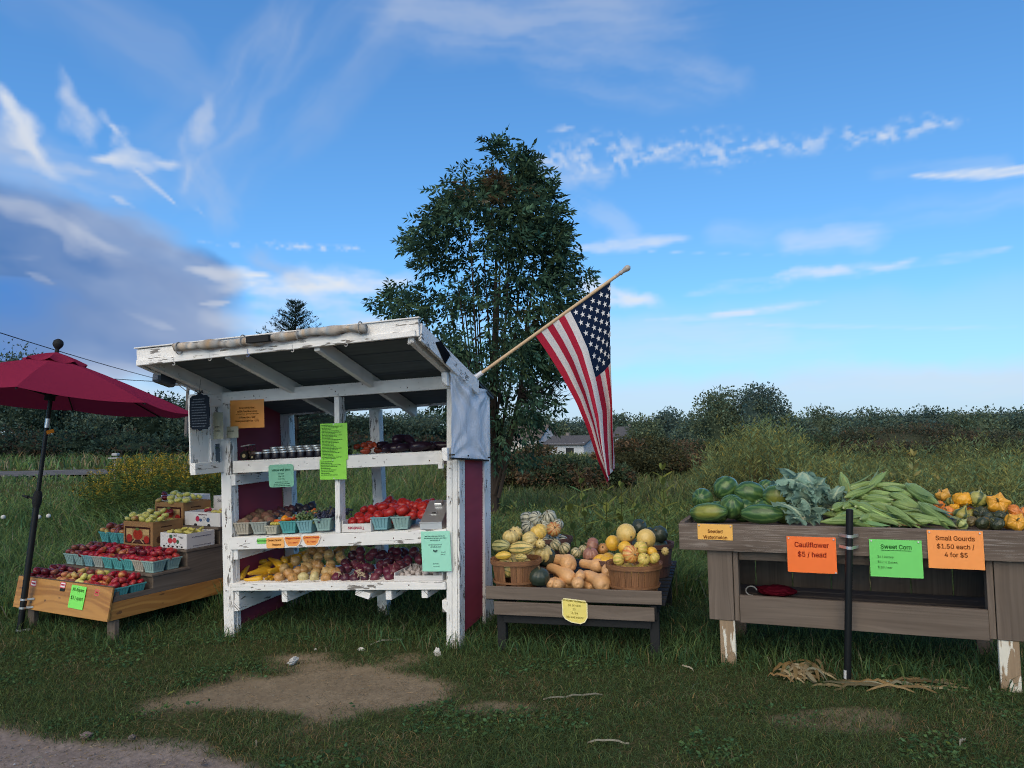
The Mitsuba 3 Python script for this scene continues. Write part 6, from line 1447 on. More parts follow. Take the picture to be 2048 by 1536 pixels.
M = plane(.016, -.372, 1.818, -.015); obj('board', (SF.w(np.stack([V[:, 0], V[:, 2], V[:, 1]], 1) @ M[:3, :3].T + M[:3, 3]), np.array(m.faces)), 'matte', cbd, color=(.012, .017, .025))
obj('handwriting', bars_on(SF, M, [q for i in range(11) for q in words(.016 + .012 * (i == 0), .142 - .02 * rnd.random(), -.028 - .0195 * i, .0055, rnd)]), 'matte', cbd, color=(.085, .105, .13), kind='stuff')
obj('string', tint(tube(SF.w(np.array([(.095, -.37, 1.823), (.10, -.36, 1.93)])), .0016, 5), (.02, .02, .02)), 'matte', cbd)
obj('bow', tint(join([tube(SF.w(np.array([(.095, -.372, 1.83), (.095 + s * .03, -.375, 1.852), (.095 + s * .034, -.375, 1.835), (.095, -.372, 1.83)])), .004, 5) for s in (-1, 1)]), (.02, .02, .022)), 'matte', cbd)

# ------------------------------------------------------------------ squash table
sq = thing('squash_table', 'low dark slatted table with two grey boards across its front', 'table')
obj('front_board', bm(QF, (-.01, .0, .409), (1.178, .0, .409), .02, .086), 'grey_wood_smooth', sq); obj('front_board', bm(QF, (.045, .004, .305), (1.128, .004, .300), .02, .088), 'grey_wood_smooth', sq)
for i in range(13): y0 = .03 + i * .122; obj('slat', bx(QF, -.02, 1.195, y0, y0 + .085, .352, .372), 'dark_paint', sq)
for x in (.06, 1.10): obj('rail', bx(QF, x, x + .04, .02, 1.56, .26, .351, 'y'), 'dark_paint', sq)
obj('rail', bx(QF, .10, 1.10, .03, .07, .20, .262), 'dark_paint', sq)
for x, y in ((.05, .05), (1.09, .05), (.05, 1.42), (1.09, 1.42)): obj('leg', bx(QF, x, x + .06, y, y + .06, -.05, .30, 'z'), 'dark_paint', sq)
gpoly = sg.Polygon([(.012, 0), (.155, -.012), (.168, -.03), (.168, -.12), (.150, -.150), (.12, -.163), (.06, -.155), (.02, -.135), (.002, -.11), (0, -.012)]).buffer(.006, quad_segs=3).buffer(-.004)
sign('price_sign', QF, plane(.522, -.012, .388), .17, .165, (.74, .62, .16), 'yellow rounded sign about squash prices on the front of the low table', text=[('All squash Varieties are', .0118, .083, -.021, 'c', True, -.09), ('$1.50 each', .0125, .083, -.050, 'c', False, -.05), ('Or', .0125, .083, -.075, 'c', False), ('3 / $4', .0125, .083, -.101, 'c', False, -.04), ('Mix and match!', .0125, .083, -.128, 'c', False, -.05)], ink=(.12, .10, .01), poly=gpoly, border=(.80, .74, .42))


def bushel(x, y, z, r0, r1, h, mat, label, n=24, gap=None):
    t = thing('bushel_basket', label, 'basket'); hm = 'stave_wood' if mat == 'stave_wood' else 'dark_stave'
    for i in range(n):
        if i == gap: continue
        a = (i + .5) / n * 2 * math.pi; wv = .94 * math.pi / n; rr = (1.0, .992)[i % 2]; V = []
        for q in np.linspace(0, 1, 4):
            R = (r0 + (r1 - r0) * q ** .85) * rr
            for s in (-1, 0, 1):
                for o in (0, -.004): V.append((x + (R + o) * math.cos(a + s * wv), y + (R + o) * math.sin(a + s * wv), z + h * q))
        F = []
        for j in range(3):
            b = j * 6
            for c in (0, 2): F += [[b + c, b + c + 2, b + c + 8], [b + c, b + c + 8, b + c + 6], [b + c + 1, b + c + 9, b + c + 3], [b + c + 1, b + c + 7, b + c + 9]]
            F += [[b, b + 6, b + 7], [b, b + 7, b + 1], [b + 4, b + 11, b + 10], [b + 4, b + 5, b + 11]]
        F += [[18, 20, 21], [18, 21, 19], [20, 22, 23], [20, 23, 21]]
        V = np.array(V); uv = np.stack([V[:, 2], V[:, 0] * 1.3 + V[:, 1]], 1)
        obj('stave', (QF.w(V), np.array(F), off(uv)), mat, t)
    for q, hh, o in ((.93, .03, .006), (.93, .026, -.010), (.36, .014, .006)):
        R = r0 + (r1 - r0) * q ** .85 + o; th = np.linspace(0, 2 * math.pi, 41)[:-1]; V = []
        for dz, do in ((-hh / 2, 0), (hh / 2, .002), (hh / 2, .007), (-hh / 2, .005)): V.append(np.stack([x + (R + do) * np.cos(th), y + (R + do) * np.sin(th), np.full(40, z + h * q + dz) + .002 * np.sin(3 * th)], 1))
        V = np.vstack(V); F = []
        for k in range(4):
            for j in range(40): a, b, c, d = k * 40 + j, k * 40 + (j + 1) % 40, ((k + 1) % 4) * 40 + (j + 1) % 40, ((k + 1) % 4) * 40 + j; F += [[a, b, c], [a, c, d]]
        obj('hoop', (QF.w(V), np.array(F), np.stack([np.tile(th, 4), V[:, 2]], 1)), hm, t)
    m = lathe([(0, 0), (r0 * .97, 0), (r0 * .97, .008), (0, .008)], 20, 6); obj('bottom', (QF.w(m[0] + (x, y, z)), m[1]), hm, t)
    return t


bushel(.155, .20, .374, .135, .172, .238, 'stave_wood', 'brown bushel basket at the front left of the low table, one stave broken out', gap=17)
bushel(.985, .185, .374, .145, .182, .228, 'stave_wood', 'brown bushel basket at the front right of the low table holding carnival squash')
bushel(.24, 1.0, .374, .13, .165, .27, 'dark_stave', 'dark bushel basket at the back left of the low table')
bushel(1.03, .93, .374, .14, .175, .25, 'dark_stave', 'dark bushel basket at the back right of the low table')
bushel(.80, .55, .374, .13, .165, .19, 'dark_stave', 'dark bushel basket behind the front right basket')


def sq_shape(c1, c2, lobes, amp, seed, stripe=None, prof=None, k=1.0, sp=None):
    pr = prof or [(0, -.78), (.35, -.84), (.8, -.6), (1, -.1), (.94, .4), (.6, .78), (.2, .86), (.06, .80), (0, .80)]
    def col(th, t, n):
        c = lerp(c1, c2, np.clip(n * 1.2 - .1, 0, 1)) * (.88 + .24 * n[:, None])
        if stripe is not None:
            q = np.cos(th * lobes * k + (n - .5) * 2.4); w = sstep(.25, .6, q) * sstep(0, .06, t) * sstep(1.0, .94, t); c = c * (1 - w[:, None]) + np.asarray(stripe) * w[:, None] * (.8 + .4 * n[:, None])
        if sp is not None:
            w = sstep(.56, .64, meshkit.fbm(np.stack([np.cos(th) * 7, np.sin(th) * 7, t * 14], -1), 2, seed=seed))[:, None]; c = c * (1 - w) + np.asarray(sp) * w
        return c
    V, F, _, C = lathe(pr, 36, 18, col, lobes, amp, .8, .05, seed)
    s, sf = tube(np.array([(0, 0, .72), (.02, .01, .95), (.10, .05, 1.12)]), [.11, .08, .10], 7)
    return shape(join([(V, F, None, C), tint((s, sf), (.16, .12, .06))]), 'satin', smooth=True)


SPH = [(0, -.98), (.4, -.92), (.85, -.52), (1, 0), (.86, .5), (.42, .9), (.1, .97), (0, .95)]
LNG = [(0, -1.0), (.30, -.95), (.75, -.65), (1, -.1), (.95, .35), (.6, .8), (.25, .97), (0, 1.0)]
SQ = {'kab': (sq_shape((.020, .032, .022), (.035, .048, .032), 10, .10, 1), 'dark green acorn squash', None), 'dump': (sq_shape((.50, .42, .23), (.46, .38, .2), 10, .14, 2, (.08, .10, .04)), 'cream and green striped dumpling squash', None),
      'pink': (sq_shape((.30, .15, .105), (.25, .11, .08), 9, .16, 3), 'pinkish brown ribbed squash', None), 'gold': (sq_shape((.45, .22, .06), (.38, .17, .05), 8, .14, 4), 'golden ribbed squash', None),
      'spag': (sq_shape((.62, .46, .16), (.55, .36, .09), 0, 0, 5, prof=SPH), 'pale yellow spaghetti squash', None), 'spagy': (sq_shape((.66, .40, .04), (.60, .32, .03), 0, 0, 6, prof=SPH), 'bright yellow spaghetti squash', None),
      'carn': (sq_shape((.66, .42, .14), (.60, .34, .1), 10, .14, 7, (.50, .13, .03)), 'orange striped carnival squash', None), 'carny': (sq_shape((.66, .48, .13), (.60, .40, .1), 10, .16, 8, (.42, .36, .06), k=1.0), 'yellow ribbed carnival squash', None),
      'del': (sq_shape((.30, .29, .10), (.40, .36, .15), 9, .08, 9, (.035, .06, .02), LNG), 'green striped delicata squash', 2), 'delc': (sq_shape((.60, .45, .15), (.55, .40, .13), 9, .07, 10, (.10, .13, .045), LNG, 1.0), 'cream and green striped delicata squash', 2), 'dely': (sq_shape((.64, .40, .05), (.60, .36, .05), 8, .10, 11, (.40, .30, .05), LNG), 'yellow striped delicata squash', 2),
      'acornc': (sq_shape((.56, .45, .18), (.50, .37, .13), 9, .20, 12), 'cream white acorn squash', None), 'acorny': (sq_shape((.64, .44, .08), (.58, .38, .1), 9, .16, 13), 'yellow acorn squash', None),
      'fest': (sq_shape((.42, .42, .30), (.50, .48, .36), 10, .12, 14, (.030, .040, .022)), 'white and dark green striped festival squash', None), 'festo': (sq_shape((.50, .36, .14), (.50, .30, .10), 10, .14, 15, (.38, .10, .025)), 'orange striped festival squash', None)}
def loc_of(x, y): return 'in the front right basket' if (x > .78 and y < .5) else 'at the back right' if x > .78 else 'in the front left basket' if x < .32 and y < .45 else 'at the back left' if x < .40 and y > .8 else 'in the table middle'


where = {}
for i, (x, y, z, rx_, ry_, k) in enumerate(SQUASH):
    sd, nm, lg = SQ[k]
    loc = loc_of(x, y)
    n_ = where.setdefault((nm, loc), []); n_.append(i)
    same = sorted(q[0] for q in SQUASH if q[5] == k and loc_of(q[0], q[1]) == loc); lb = f'{nm} {loc}' + (f', {ORD[same.index(x)]} from the left' if len(same) > 1 else '')
    if lg:
        a = (.25, -.35, .05)[i % 3]; up = np.array([math.cos(a), math.sin(a) - .3, .12]); r = ry_; M = place((x, y, z), up, (r, r, rx_ * 1.02), rnd.uniform(0, 6), QF)
    else:
        up = np.array([rnd.gauss(0, .5), -abs(rnd.gauss(.5, .5)), rnd.uniform(.1, .8)]) if k not in ('spag', 'spagy') else np.array([rnd.gauss(.1, .3), -1, -.35])
        if (k, i) == ('kab', 1): up = np.array([.1, -.2, 1.0])
        r = (rx_ + ry_) / 2; M = place((x, y, z), up, (r * rnd.uniform(.95, 1.09), r * rnd.uniform(.95, 1.09), r * rnd.uniform(.92, 1.1)), rnd.uniform(0, 6.28), QF)
    obj('squash', sd, 'satin', None, lb, 'squash', f'{nm} {loc}', to=M)
for i in range(30):   # lower layers that carry the heaps
    bx_, by_, n2, k, lc = [(.155, .2, 6, 'delc', 'in the front left basket'), (.985, .19, 6, 'carny', 'in the front right basket'), (.24, 1.0, 6, 'fest', 'at the back left'), (1.03, .93, 6, 'kab', 'at the back right'), (.80, .55, 6, 'spagy', 'in the middle of the low table')][i // 6]
    a = i % 6 * 1.05; r = .055 if k != 'spagy' else .06; up = np.array([math.cos(a), math.sin(a), .3])
    zz = {'delc': .54, 'carny': .525, 'fest': .60, 'kab': .585, 'spagy': .53}[k]
    obj('squash', SQ[k][0], 'satin', None, f'{SQ[k][1]} in the lower layer {lc}', 'squash', f'lower layer of {SQ[k][1]} {lc}', to=place((bx_ + .085 * math.cos(a), by_ + .085 * math.sin(a), zz), up, (r, r, r * 1.2), a, QF))
for i, (x, y, z, r) in enumerate([(.30, .42, .66, .07), (.22, .42, .66, .062), (.12, .36, .62, .06)]): obj('squash', SQ['acornc'][0], 'satin', None, 'cream white acorn squash buried in the front left basket', 'squash', 'buried acorn squash', to=place((x, y, z - .05), (.3, -.3, .8), (r,) * 3, i, QF))
bk = lambda th, t, n: lerp((.60, .355, .165), (.53, .285, .115), np.clip(n * 1.3 - .15, 0, 1))
BT = [shape(lathe([(0, -.58), (.35, -.585), (.58, -.54), (.66, -.40), (.62, -.15), (.70, .05), (.95, .24), (1.0, .36), (.85, .52), (.4, .60), (.08, .585), (0, .57)], 22, 24, bk, 0, 0, 1, .06, s, (.9, -.7, .1)[s]), 'satin', smooth=True) for s in range(3)]
BL = ['butternut squash lying on top of the pile, bulb toward the left basket', 'long butternut squash slanting down in front of the dark acorn squash', 'butternut squash on the right of the pile behind the knobbly one', 'big knobbly butternut squash leaning at the front of the pile by the right basket', 'butternut squash seen end on in the gap of the pile', 'butternut squash standing end on at the front of the pile', 'butternut squash tucked against the right basket', 'small butternut squash low at the front beside the dark green squash', 'small butternut squash lying lowest at the left of the pile']
for i, (a, b, c, d, e, f_, r) in enumerate(BUTTER):
    A_, B_ = np.array([a, b, c]), np.array([d, e, f_]); dv = B_ - A_; L = np.linalg.norm(dv)
    if L < .12: B_ = A_ + np.array([.01, -.13, -.03]); A_ = A_ + np.array([0, .06, .02]); dv = B_ - A_
    dn_ = dv / np.linalg.norm(dv); A_ = A_ - dn_ * r * .45; B_ = B_ + dn_ * r * .45
    sp = math.pi if i == 1 else rnd.uniform(0, 6.28)
    obj('butternut_squash', BT[i % 3], 'satin', None, BL[i], 'squash', 'butternut squash on the low table', to=place((A_ + B_) / 2, B_ - A_, (r, r, np.linalg.norm(B_ - A_) * .86), sp, QF))
for i in range(10): x, y = .42 + .10 * (i % 5), .30 + .22 * (i // 5); obj('butternut_squash', BT[i % 3], 'satin', None, 'butternut squash buried under the pile on the low table', 'squash', 'buried butternut squash', to=place((x, y, .42), (rnd.gauss(0, 1), rnd.gauss(0, .6), .1), (.05, .05, .17), i, QF))

# ------------------------------------------------------------------ right table
rt = thing('produce_table', 'weathered grey brown wooden produce table with a low shelf at right', 'table')
obj('front_board', bm(TF, (-.003, .0, .808), (2.02, .0, .812), .036, .168), 'grey_wood', rt)
obj('end_board', bx(TF, .0, .03, .02, .66, .73, .90, 'y'), 'grey_wood', rt)
obj('end_board', bx(TF, 1.985, 2.015, .02, .66, .73, .90, 'y'), 'grey_wood', rt); obj('back_rail', bx(TF, .03, 1.985, .64, .66, .73, .895), 'grey_wood', rt)
for i in range(5): obj('top_board', bx(TF, .03, 1.985, .03 + i * .122, .148 + i * .122, .842, .860), 'grey_wood_smooth', rt)
obj('front_post', bx(TF, .165, .318, .022, .060, .285, .725, 'z'), 'grey_wood_smooth', rt); obj('front_post', bx(TF, .322, .352, .03, .12, .285, .725, 'z'), 'grey_wood_smooth', rt)
obj('front_post', bx(TF, 1.742, 1.925, .022, .060, .285, .725, 'z'), 'grey_wood_smooth', rt); obj('front_post', bx(TF, 1.704, 1.738, .03, .12, .285, .725, 'z'), 'grey_wood_smooth', rt)
obj('shelf_front', bm(TF, (.355, .034, .362), (1.702, .034, .362), .034, .168), 'grey_wood_smooth', rt)
obj('top_apron', bx(TF, .353, 1.703, .07, .10, .66, .725), 'grey_wood_smooth', rt)
for i in range(5): obj('shelf_board', bx(TF, .20, 1.90, .07 + .145 * i, .205 + .145 * i, .345, .362), 'grey_wood_smooth', rt)
xs = [.16, .385, .634, .887, 1.134, 1.382, 1.63, 1.86]
for a, b in zip(xs[:-1], xs[1:]): obj('back_board', bx(TF, a + .003, b - .004, .80, .82, .33, .73, 'z'), 'grey_wood_smooth', rt)
for x in (.165, 1.895): obj('side_board', bx(TF, x, x + .02, .065, .80, .31, .72, 'y'), 'grey_wood_smooth', rt)
obj('leg', bx(TF, .225, .318, .03, .07, -.05, .284, 'z'), 'leg_paint', rt, 'front left leg with flaking white paint'); obj('leg', bx(TF, 1.745, 1.845, .03, .07, -.05, .284, 'z'), 'leg_paint', rt, 'front right leg with flaking white paint')
obj('leg', bx(TF, .22, .31, .76, .80, -.05, .33, 'z'), 'grey_wood_smooth', rt); obj('leg', bx(TF, 1.74, 1.83, .76, .80, -.05, .33, 'z'), 'grey_wood_smooth', rt)
sign('price_sign', TF, plane(.118, -.024, .893, -.004), .216, .098, (.74, .40, .085), 'small light orange sign reading Seeded Watermelon', text=[('Seeded', .0205, .108, -.055, 'c', True), ('Watermelon', .0205, .108, -.092, 'c', True)], ink=(.12, .035, .01), pins=[(.01, -.01), (.205, -.01)], rad=.001)
sign('price_sign', TF, plane(.652, -.024, .832, .0, -.03), .277, .214, (.80, .15, .018), 'deep orange sign reading Cauliflower five dollars a head', text=[('Cauliflower', .0285, .140, -.062, 'c', True), ('$5 / head', .0285, .140, -.119, 'c', True)], ink=(.19, .012, .008), pins=[(.012, -.012), (.265, -.012), (.27, -.208)], rad=.001, bow=.006)
sign('price_sign', TF, plane(1.109, -.024, .830, .0, -.06), .275, .214, (.13, .55, .11), 'green sign reading Sweet Corn with three prices', text=[('Sweet Corn', .0235, .140, -.052, 'c', True), ('$6 / Dozen', .0130, .040, -.106, 'l', False), ('$3 / ½ Dozen', .0130, .040, -.136, 'l', False), ('$.50 / ear', .0130, .040, -.166, 'l', False)], bars=[(.062, .218, -.061, .003)], ink=(.012, .08, .015), pins=[(.012, -.01), (.258, -.01)], rad=.001, bow=.006)
sign('price_sign', TF, plane(1.413, -.024, .892, .0, -.05), .278, .214, (.80, .27, .055), 'light orange sign reading Small Gourds', text=[('Small Gourds', .0245, .139, -.056, 'c', True), ('$1.50 each /', .0245, .139, -.102, 'c', True), ('4 for $5', .0245, .139, -.148, 'c', True)], ink=(.13, .035, .01), pins=[(.012, -.012), (.262, -.012)], rad=.001)
# second umbrella pole
pp = thing('umbrella_pole', 'black umbrella pole without canopy clamped to the front of the right table', 'pole')
a_, b_ = TF.w((.955, -.075, -.02)), TF.w((1.012, -.075, 1.003))
V, F = tube([a_, b_], .0205, 18, False); V2, F2 = tube([a_, b_], .0178, 18, False); obj('tube', join([(V, F), (V2, F2[:, ::-1])])[:2], 'black_metal', pp, smooth=40)
th = np.linspace(0, 2 * math.pi, 19)[:-1]
dpp = (b_ - a_) / np.linalg.norm(b_ - a_)
obj('top_ring', tube([b_ - dpp * .002, b_ + dpp * .004], .0176, 16), 'dark_paint', pp)
for h in (.872, .805): c_ = a_ + dpp * h; obj('clamp', join([tube([c_ - dpp * .009, c_ + dpp * .009],   .0235, 18, False), bm(W0, c_ + TF.R @ np.array([-.055, .045, 0]), c_ + TF.R @ np.array([-.022, .0, 0]), .003, .018), bm(W0, c_ + TF.R @ np.array([.022, .0, 0]), c_ + TF.R @ np.array([.05, .045, 0]), .003, .018)])[:2], 'steel', pp)
V, F = tube([a_ + dpp * .045, a_ + dpp * .095], .0210, 18, False); keep = ((V - a_) @ TF.X < -.001); ff = F[keep[F].all(1)]; obj('sticker', (V, ff), 'matte', pp, color=(.55, .55, .53))

# watermelons
def melon(seed, y):
    def col(th, t, n):
        c = lerp((.020, .058, .020), (.042, .098, .030), np.clip(n * 1.4 - .2, 0, 1)); q = np.cos(th * 9 + (n - .5) * 5.5 + .8 * np.sin(t * 9)); w = sstep(.25, .9, q)[:, None] * .75
        c = c * (1 - w) + np.array([.115, .20, .055]) * w
        pth = np.clip((np.cos(th - 1.2) - .62) / .36, 0, 1) * sstep(.18, .45, t) * sstep(.85, .6, t) * y; pth = (pth * (.35 + .8 * n))[:, None]; pth = np.clip(pth, 0, 1)
        return c * (1 - pth) + np.array([.27, .26, .04]) * pth
    return shape(lathe(SPH, 40, 24, col, 9, .012, 1, .03, seed), 'gloss', smooth=True)


ML = {'a': (melon(1, 1.0), (.98, -.15, .08), 'oblong watermelon with a yellow ground spot at the front left of the table', 5.0), 'b': (melon(2, .2), (-.1, -1, .2), 'pale netted watermelon at the far left of the table', 0), 'c': (melon(3, .1), (.5, .6, .5), 'topmost round dark green watermelon of the pile', 1), 'd': (melon(4, .25), (.1, -.7, .8), 'egg shaped watermelon wedged in the middle of the pile', 2), 'e': (melon(5, .1), (-.9, -.4, .15), 'large dark green watermelon at the top centre of the pile', 0), 'f': (melon(6, .9), (.95, -.1, .05), 'watermelon with a yellow belly beside the cauliflower', 5.2), 'g': (melon(7, .0), (1, 0, 0), 'dull scarred oblong watermelon at the front below the cauliflower', 1), 'h': (melon(8, .0), (.3, .8, 0), 'dark watermelon half hidden at the back of the pile', 0)}
for x, y, z, rx_, ry_, k in MELON:
    sd, up, lb, spn = ML[k]; lg = k in 'aefgh'
    obj('watermelon', sd, 'gloss', None, lb, 'watermelon', 'watermelons on the right table', to=place((x, y, z + .004), up, (ry_, ry_, rx_ if lg else max(rx_, ry_) * 1.06), spin_for(up, (-.25 if k == 'a' else 0, -1, -.15 if k == 'f' else .25), 1.2) if k in 'af' else spn, TF))


for i, (x, y, z, r) in enumerate([(.20, .32, .93, .075), (.36, .40, .935, .08), (.50, .42, .93, .078), (.62, .36, .925, .07), (.10, .24, .92, .06), (.30, .54, .935, .08), (.45, .55, .94, .08)]):
    obj('watermelon', ML['bcd'[i % 3]][0], 'gloss', None, 'dark green watermelon mostly hidden in the lower layer of the pile', 'watermelon', 'hidden watermelons', to=place((x, y, z), (rnd.gauss(0, 1), rnd.gauss(0, 1), .4), (r, r, r * 1.05), i, TF))


# cauliflowers with their leaves
def cauliflower(x, y, z, R, n, label, seed, tone=1.0):
    r = np.random.default_rng(seed); t = thing('cauliflower', label, 'cauliflower', 'cauliflowers on the right table')
    ic = trimesh.creation.icosphere(subdivisions=4); V = np.array(ic.vertices); V = V * (1 + .22 * np.abs(meshkit.noise(V * 7, 2) - .5)[:, None] + .10 * np.abs(meshkit.noise(V * 16, 3) - .5)[:, None])
    obj('curd', (TF.w(V * R * np.array([.52, .52, .45]) + (x, y, z - .005)), np.array(ic.faces)), 'matte', t, color=(.50, .46, .32), smooth=True)
    for i in range(n):
        a = i * 2.399 + r.normal(0, .25); inner = i >= n * .45
        rad = np.array([math.cos(a), math.sin(a), 0]); sd = np.array([-math.sin(a), math.cos(a), 0]); ts = np.linspace(0, 1, 16)
        if inner: L, W_, th0, curl, st_ = R * r.uniform(1.7, 2.3), R * r.uniform(.45, .70), r.uniform(.9, 1.3), r.uniform(1.5, 2.6), .34
        else: L, W_, th0, curl, st_ = R * r.uniform(1.1, 1.6), R * r.uniform(.45, .68), r.uniform(.6, 1.2), r.uniform(-1.6, .6), .34
        ang = th0 + ts ** 1.4 * curl; step = L / 16; px = np.cumsum(np.cos(ang)) * step; pz = np.cumsum(np.sin(ang)) * step
        tw = r.normal(0, .35) * ts ** 2
        mid = np.array([x, y, z - R * .5]) + rad * (R * st_ + px[:, None] * .8) + np.array([0, 0, 1]) * pz[:, None] + sd * (tw * L)[:, None]
        nrm = -rad * np.sin(ang)[:, None] + np.array([0, 0, 1]) * np.cos(ang)[:, None]
        wv = W_ * (np.sin(np.clip(ts * .93 + .07, 0, 1) * math.pi * .88) ** .75); us = np.linspace(-1, 1, 15); rows = []; ph = r.uniform(0, 6.28, 4)
        cup = r.uniform(.15, .75) * (1 if inner else r.choice([-1, 1]))
        for u in us:
            e = abs(u); ruf = R * (.16 * np.sin(ts * 13 + u * 4 + ph[0]) * e ** 2 + .12 * np.sin(ts * 27 + u * 8 + ph[1]) * e ** 3 + .06 * np.sin(ts * 47 + ph[2]) * e ** 4)
            ww = wv * (1 + .16 * np.sin(ts * 21 + ph[3]) * (e > .8) + .10 * np.sin(ts * 39 + ph[1]) * (e > .9))
            rows.append(mid + sd * (u * ww)[:, None] + nrm * (e ** 2 * cup * wv + ruf)[:, None])
        V = np.stack(rows, 1).reshape(-1, 3); F = []
        for j in range(15):
            for k in range(14): q = j * 15 + k; F += [[q, q + 1, q + 16], [q, q + 16, q + 15]]
        nz = meshkit.fbm(V * 50, 3, seed=i); uu = np.tile(np.abs(us), 16); tt = np.repeat(ts, 15); vein = np.abs(np.sin((tt * 6 - uu * 1.5) * math.pi))
        C = lerp((.120, .210, .165), (.235, .350, .265), np.clip(nz * 1.5 - .2, 0, 1)) * tone * r.uniform(.75, 1.3)
        w = np.clip(sstep(.22, .06, uu) * .95 + sstep(.20, .0, vein) * .6 * sstep(1, .2, uu) + sstep(.25, .0, tt) * .8, 0, 1)[:, None]; C = C * (1 - w) + np.array([.48, .56, .38]) * w
        obj('leaf', (TF.w(V), np.array(F), None, C), 'leaf', t, smooth=True)


cauliflower(.752, .27, 1.060, .122, 26, 'leafy cauliflower on top of the pile beside the watermelons', 3, 1.1)
cauliflower(.745, .14, .940, .085, 22, 'leafy cauliflower low at the front of the table', 4, .85)
cauliflower(.60, .52, 1.02, .085, 16, 'blue green cauliflower half hidden behind the watermelons', 5, 1.0)
cauliflower(.91, .50, .995, .085, 18, 'leafy cauliflower behind the nearest corn', 6, .95)


# sweet corn
def corn_shape(seed):
    r = np.random.default_rng(seed)
    def col(th, t, n):
        q = .5 + .5 * np.cos(th * 17 + n * 6); c = lerp((.105, .180, .045), (.225, .31, .10), np.clip(q * .8 + n * .7 - .2, 0, 1)); e = sstep(.16, .02, t)[:, None]; d = sstep(.9, 1, t)[:, None]
        c = c * (1 - e) + np.array([.38, .42, .20]) * e; return c * (1 - d) + np.array([.22, .20, .09]) * d
    V, F, _, C = lathe([(0, -.56), (.30, -.55), (.34, -.48), (.62, -.40), (.98, -.22), (1.0, .0), (.85, .2), (.50, .42), (.22, .56), (.05, .62)], 34, 20, col, 7, .16, 1, .12, seed, r.normal(0, .35))
    out = [(V, F, None, C)]
    for k in range(3):   # loose husk blades
        a = r.uniform(0, 6.28); ts = np.linspace(0, 1, 7); rad = np.array([math.cos(a), math.sin(a), 0]); sd = np.array([-math.sin(a), math.cos(a), 0])
        mid = rad * (.95 - .2 * ts + .9 * ts ** 2 * r.uniform(.2, 1.6))[:, None] + np.array([0, 0, 1]) * (-.25 + .95 * ts * r.uniform(.8, 1.1))[:, None]; w = .55 * np.sin(np.clip(ts * .9 + .1, 0, 1) * math.pi)
        V = np.stack([mid - sd * w[:, None], mid + rad * .10, mid + sd * w[:, None]], 1).reshape(-1, 3); Fq = []
        for j in range(6):
            for o in (0, 1): q = j * 3 + o; Fq += [[q, q + 1, q + 4], [q, q + 4, q + 3]]
        out.append(tint((V, np.array(Fq)), jitter((.17, .25, .075), 1, r, .2)[0]))
    s = np.array([(0, 0, .58), (.15, .1, .66), (.5, .2, .70)]); out.append(tint(tube(s, [.10, .06, .03], 5), (.12, .07, .03)))
    return shape(join(out), 'satin', smooth=True)


CN = [corn_shape(s) for s in range(8)]
for i, (a, b, c, d, e, f_, r) in enumerate(CORN):
    A_, B_ = np.array([a, b, c]), np.array([d, e, f_]); dv = B_ - A_; L = np.linalg.norm(dv)
    if L < .17: m_ = (A_ + B_) / 2; dv = dv / L * .19; A_, B_ = m_ - dv / 2, m_ + dv / 2; L = .19
    obj('corn_ear', CN[i * 3 % 8], 'satin', None, f'green ear of sweet corn, {rowname([(q[0], q[1]) for q in CORN], i)}', 'corn', 'ears of sweet corn', to=place((A_ + B_) / 2 + (0, 0, .006), B_ - A_ if i not in (12, 13) else dv, (r * .88, r * .88, L * .94), i * 1.7, TF))
for i in range(38):
    x, y = rnd.uniform(.95, 1.45), rnd.uniform(.10, .60); z = .90 + .12 * min(1, y / .55) * max(.2, 1 - abs(x - 1.12) / .42) - rnd.random() * .035; a = rnd.uniform(-.7, .1) if i % 5 else rnd.uniform(0, 3)
    obj('corn_ear', CN[i * 3 % 8], 'satin', None, 'green husked ear of sweet corn buried inside the corn heap', 'corn', 'buried ears of sweet corn', to=place((x, y, z), (math.cos(a), math.sin(a) * .8, -.25 * rnd.random()), (.025, .025, .21), i * 1.3, TF))


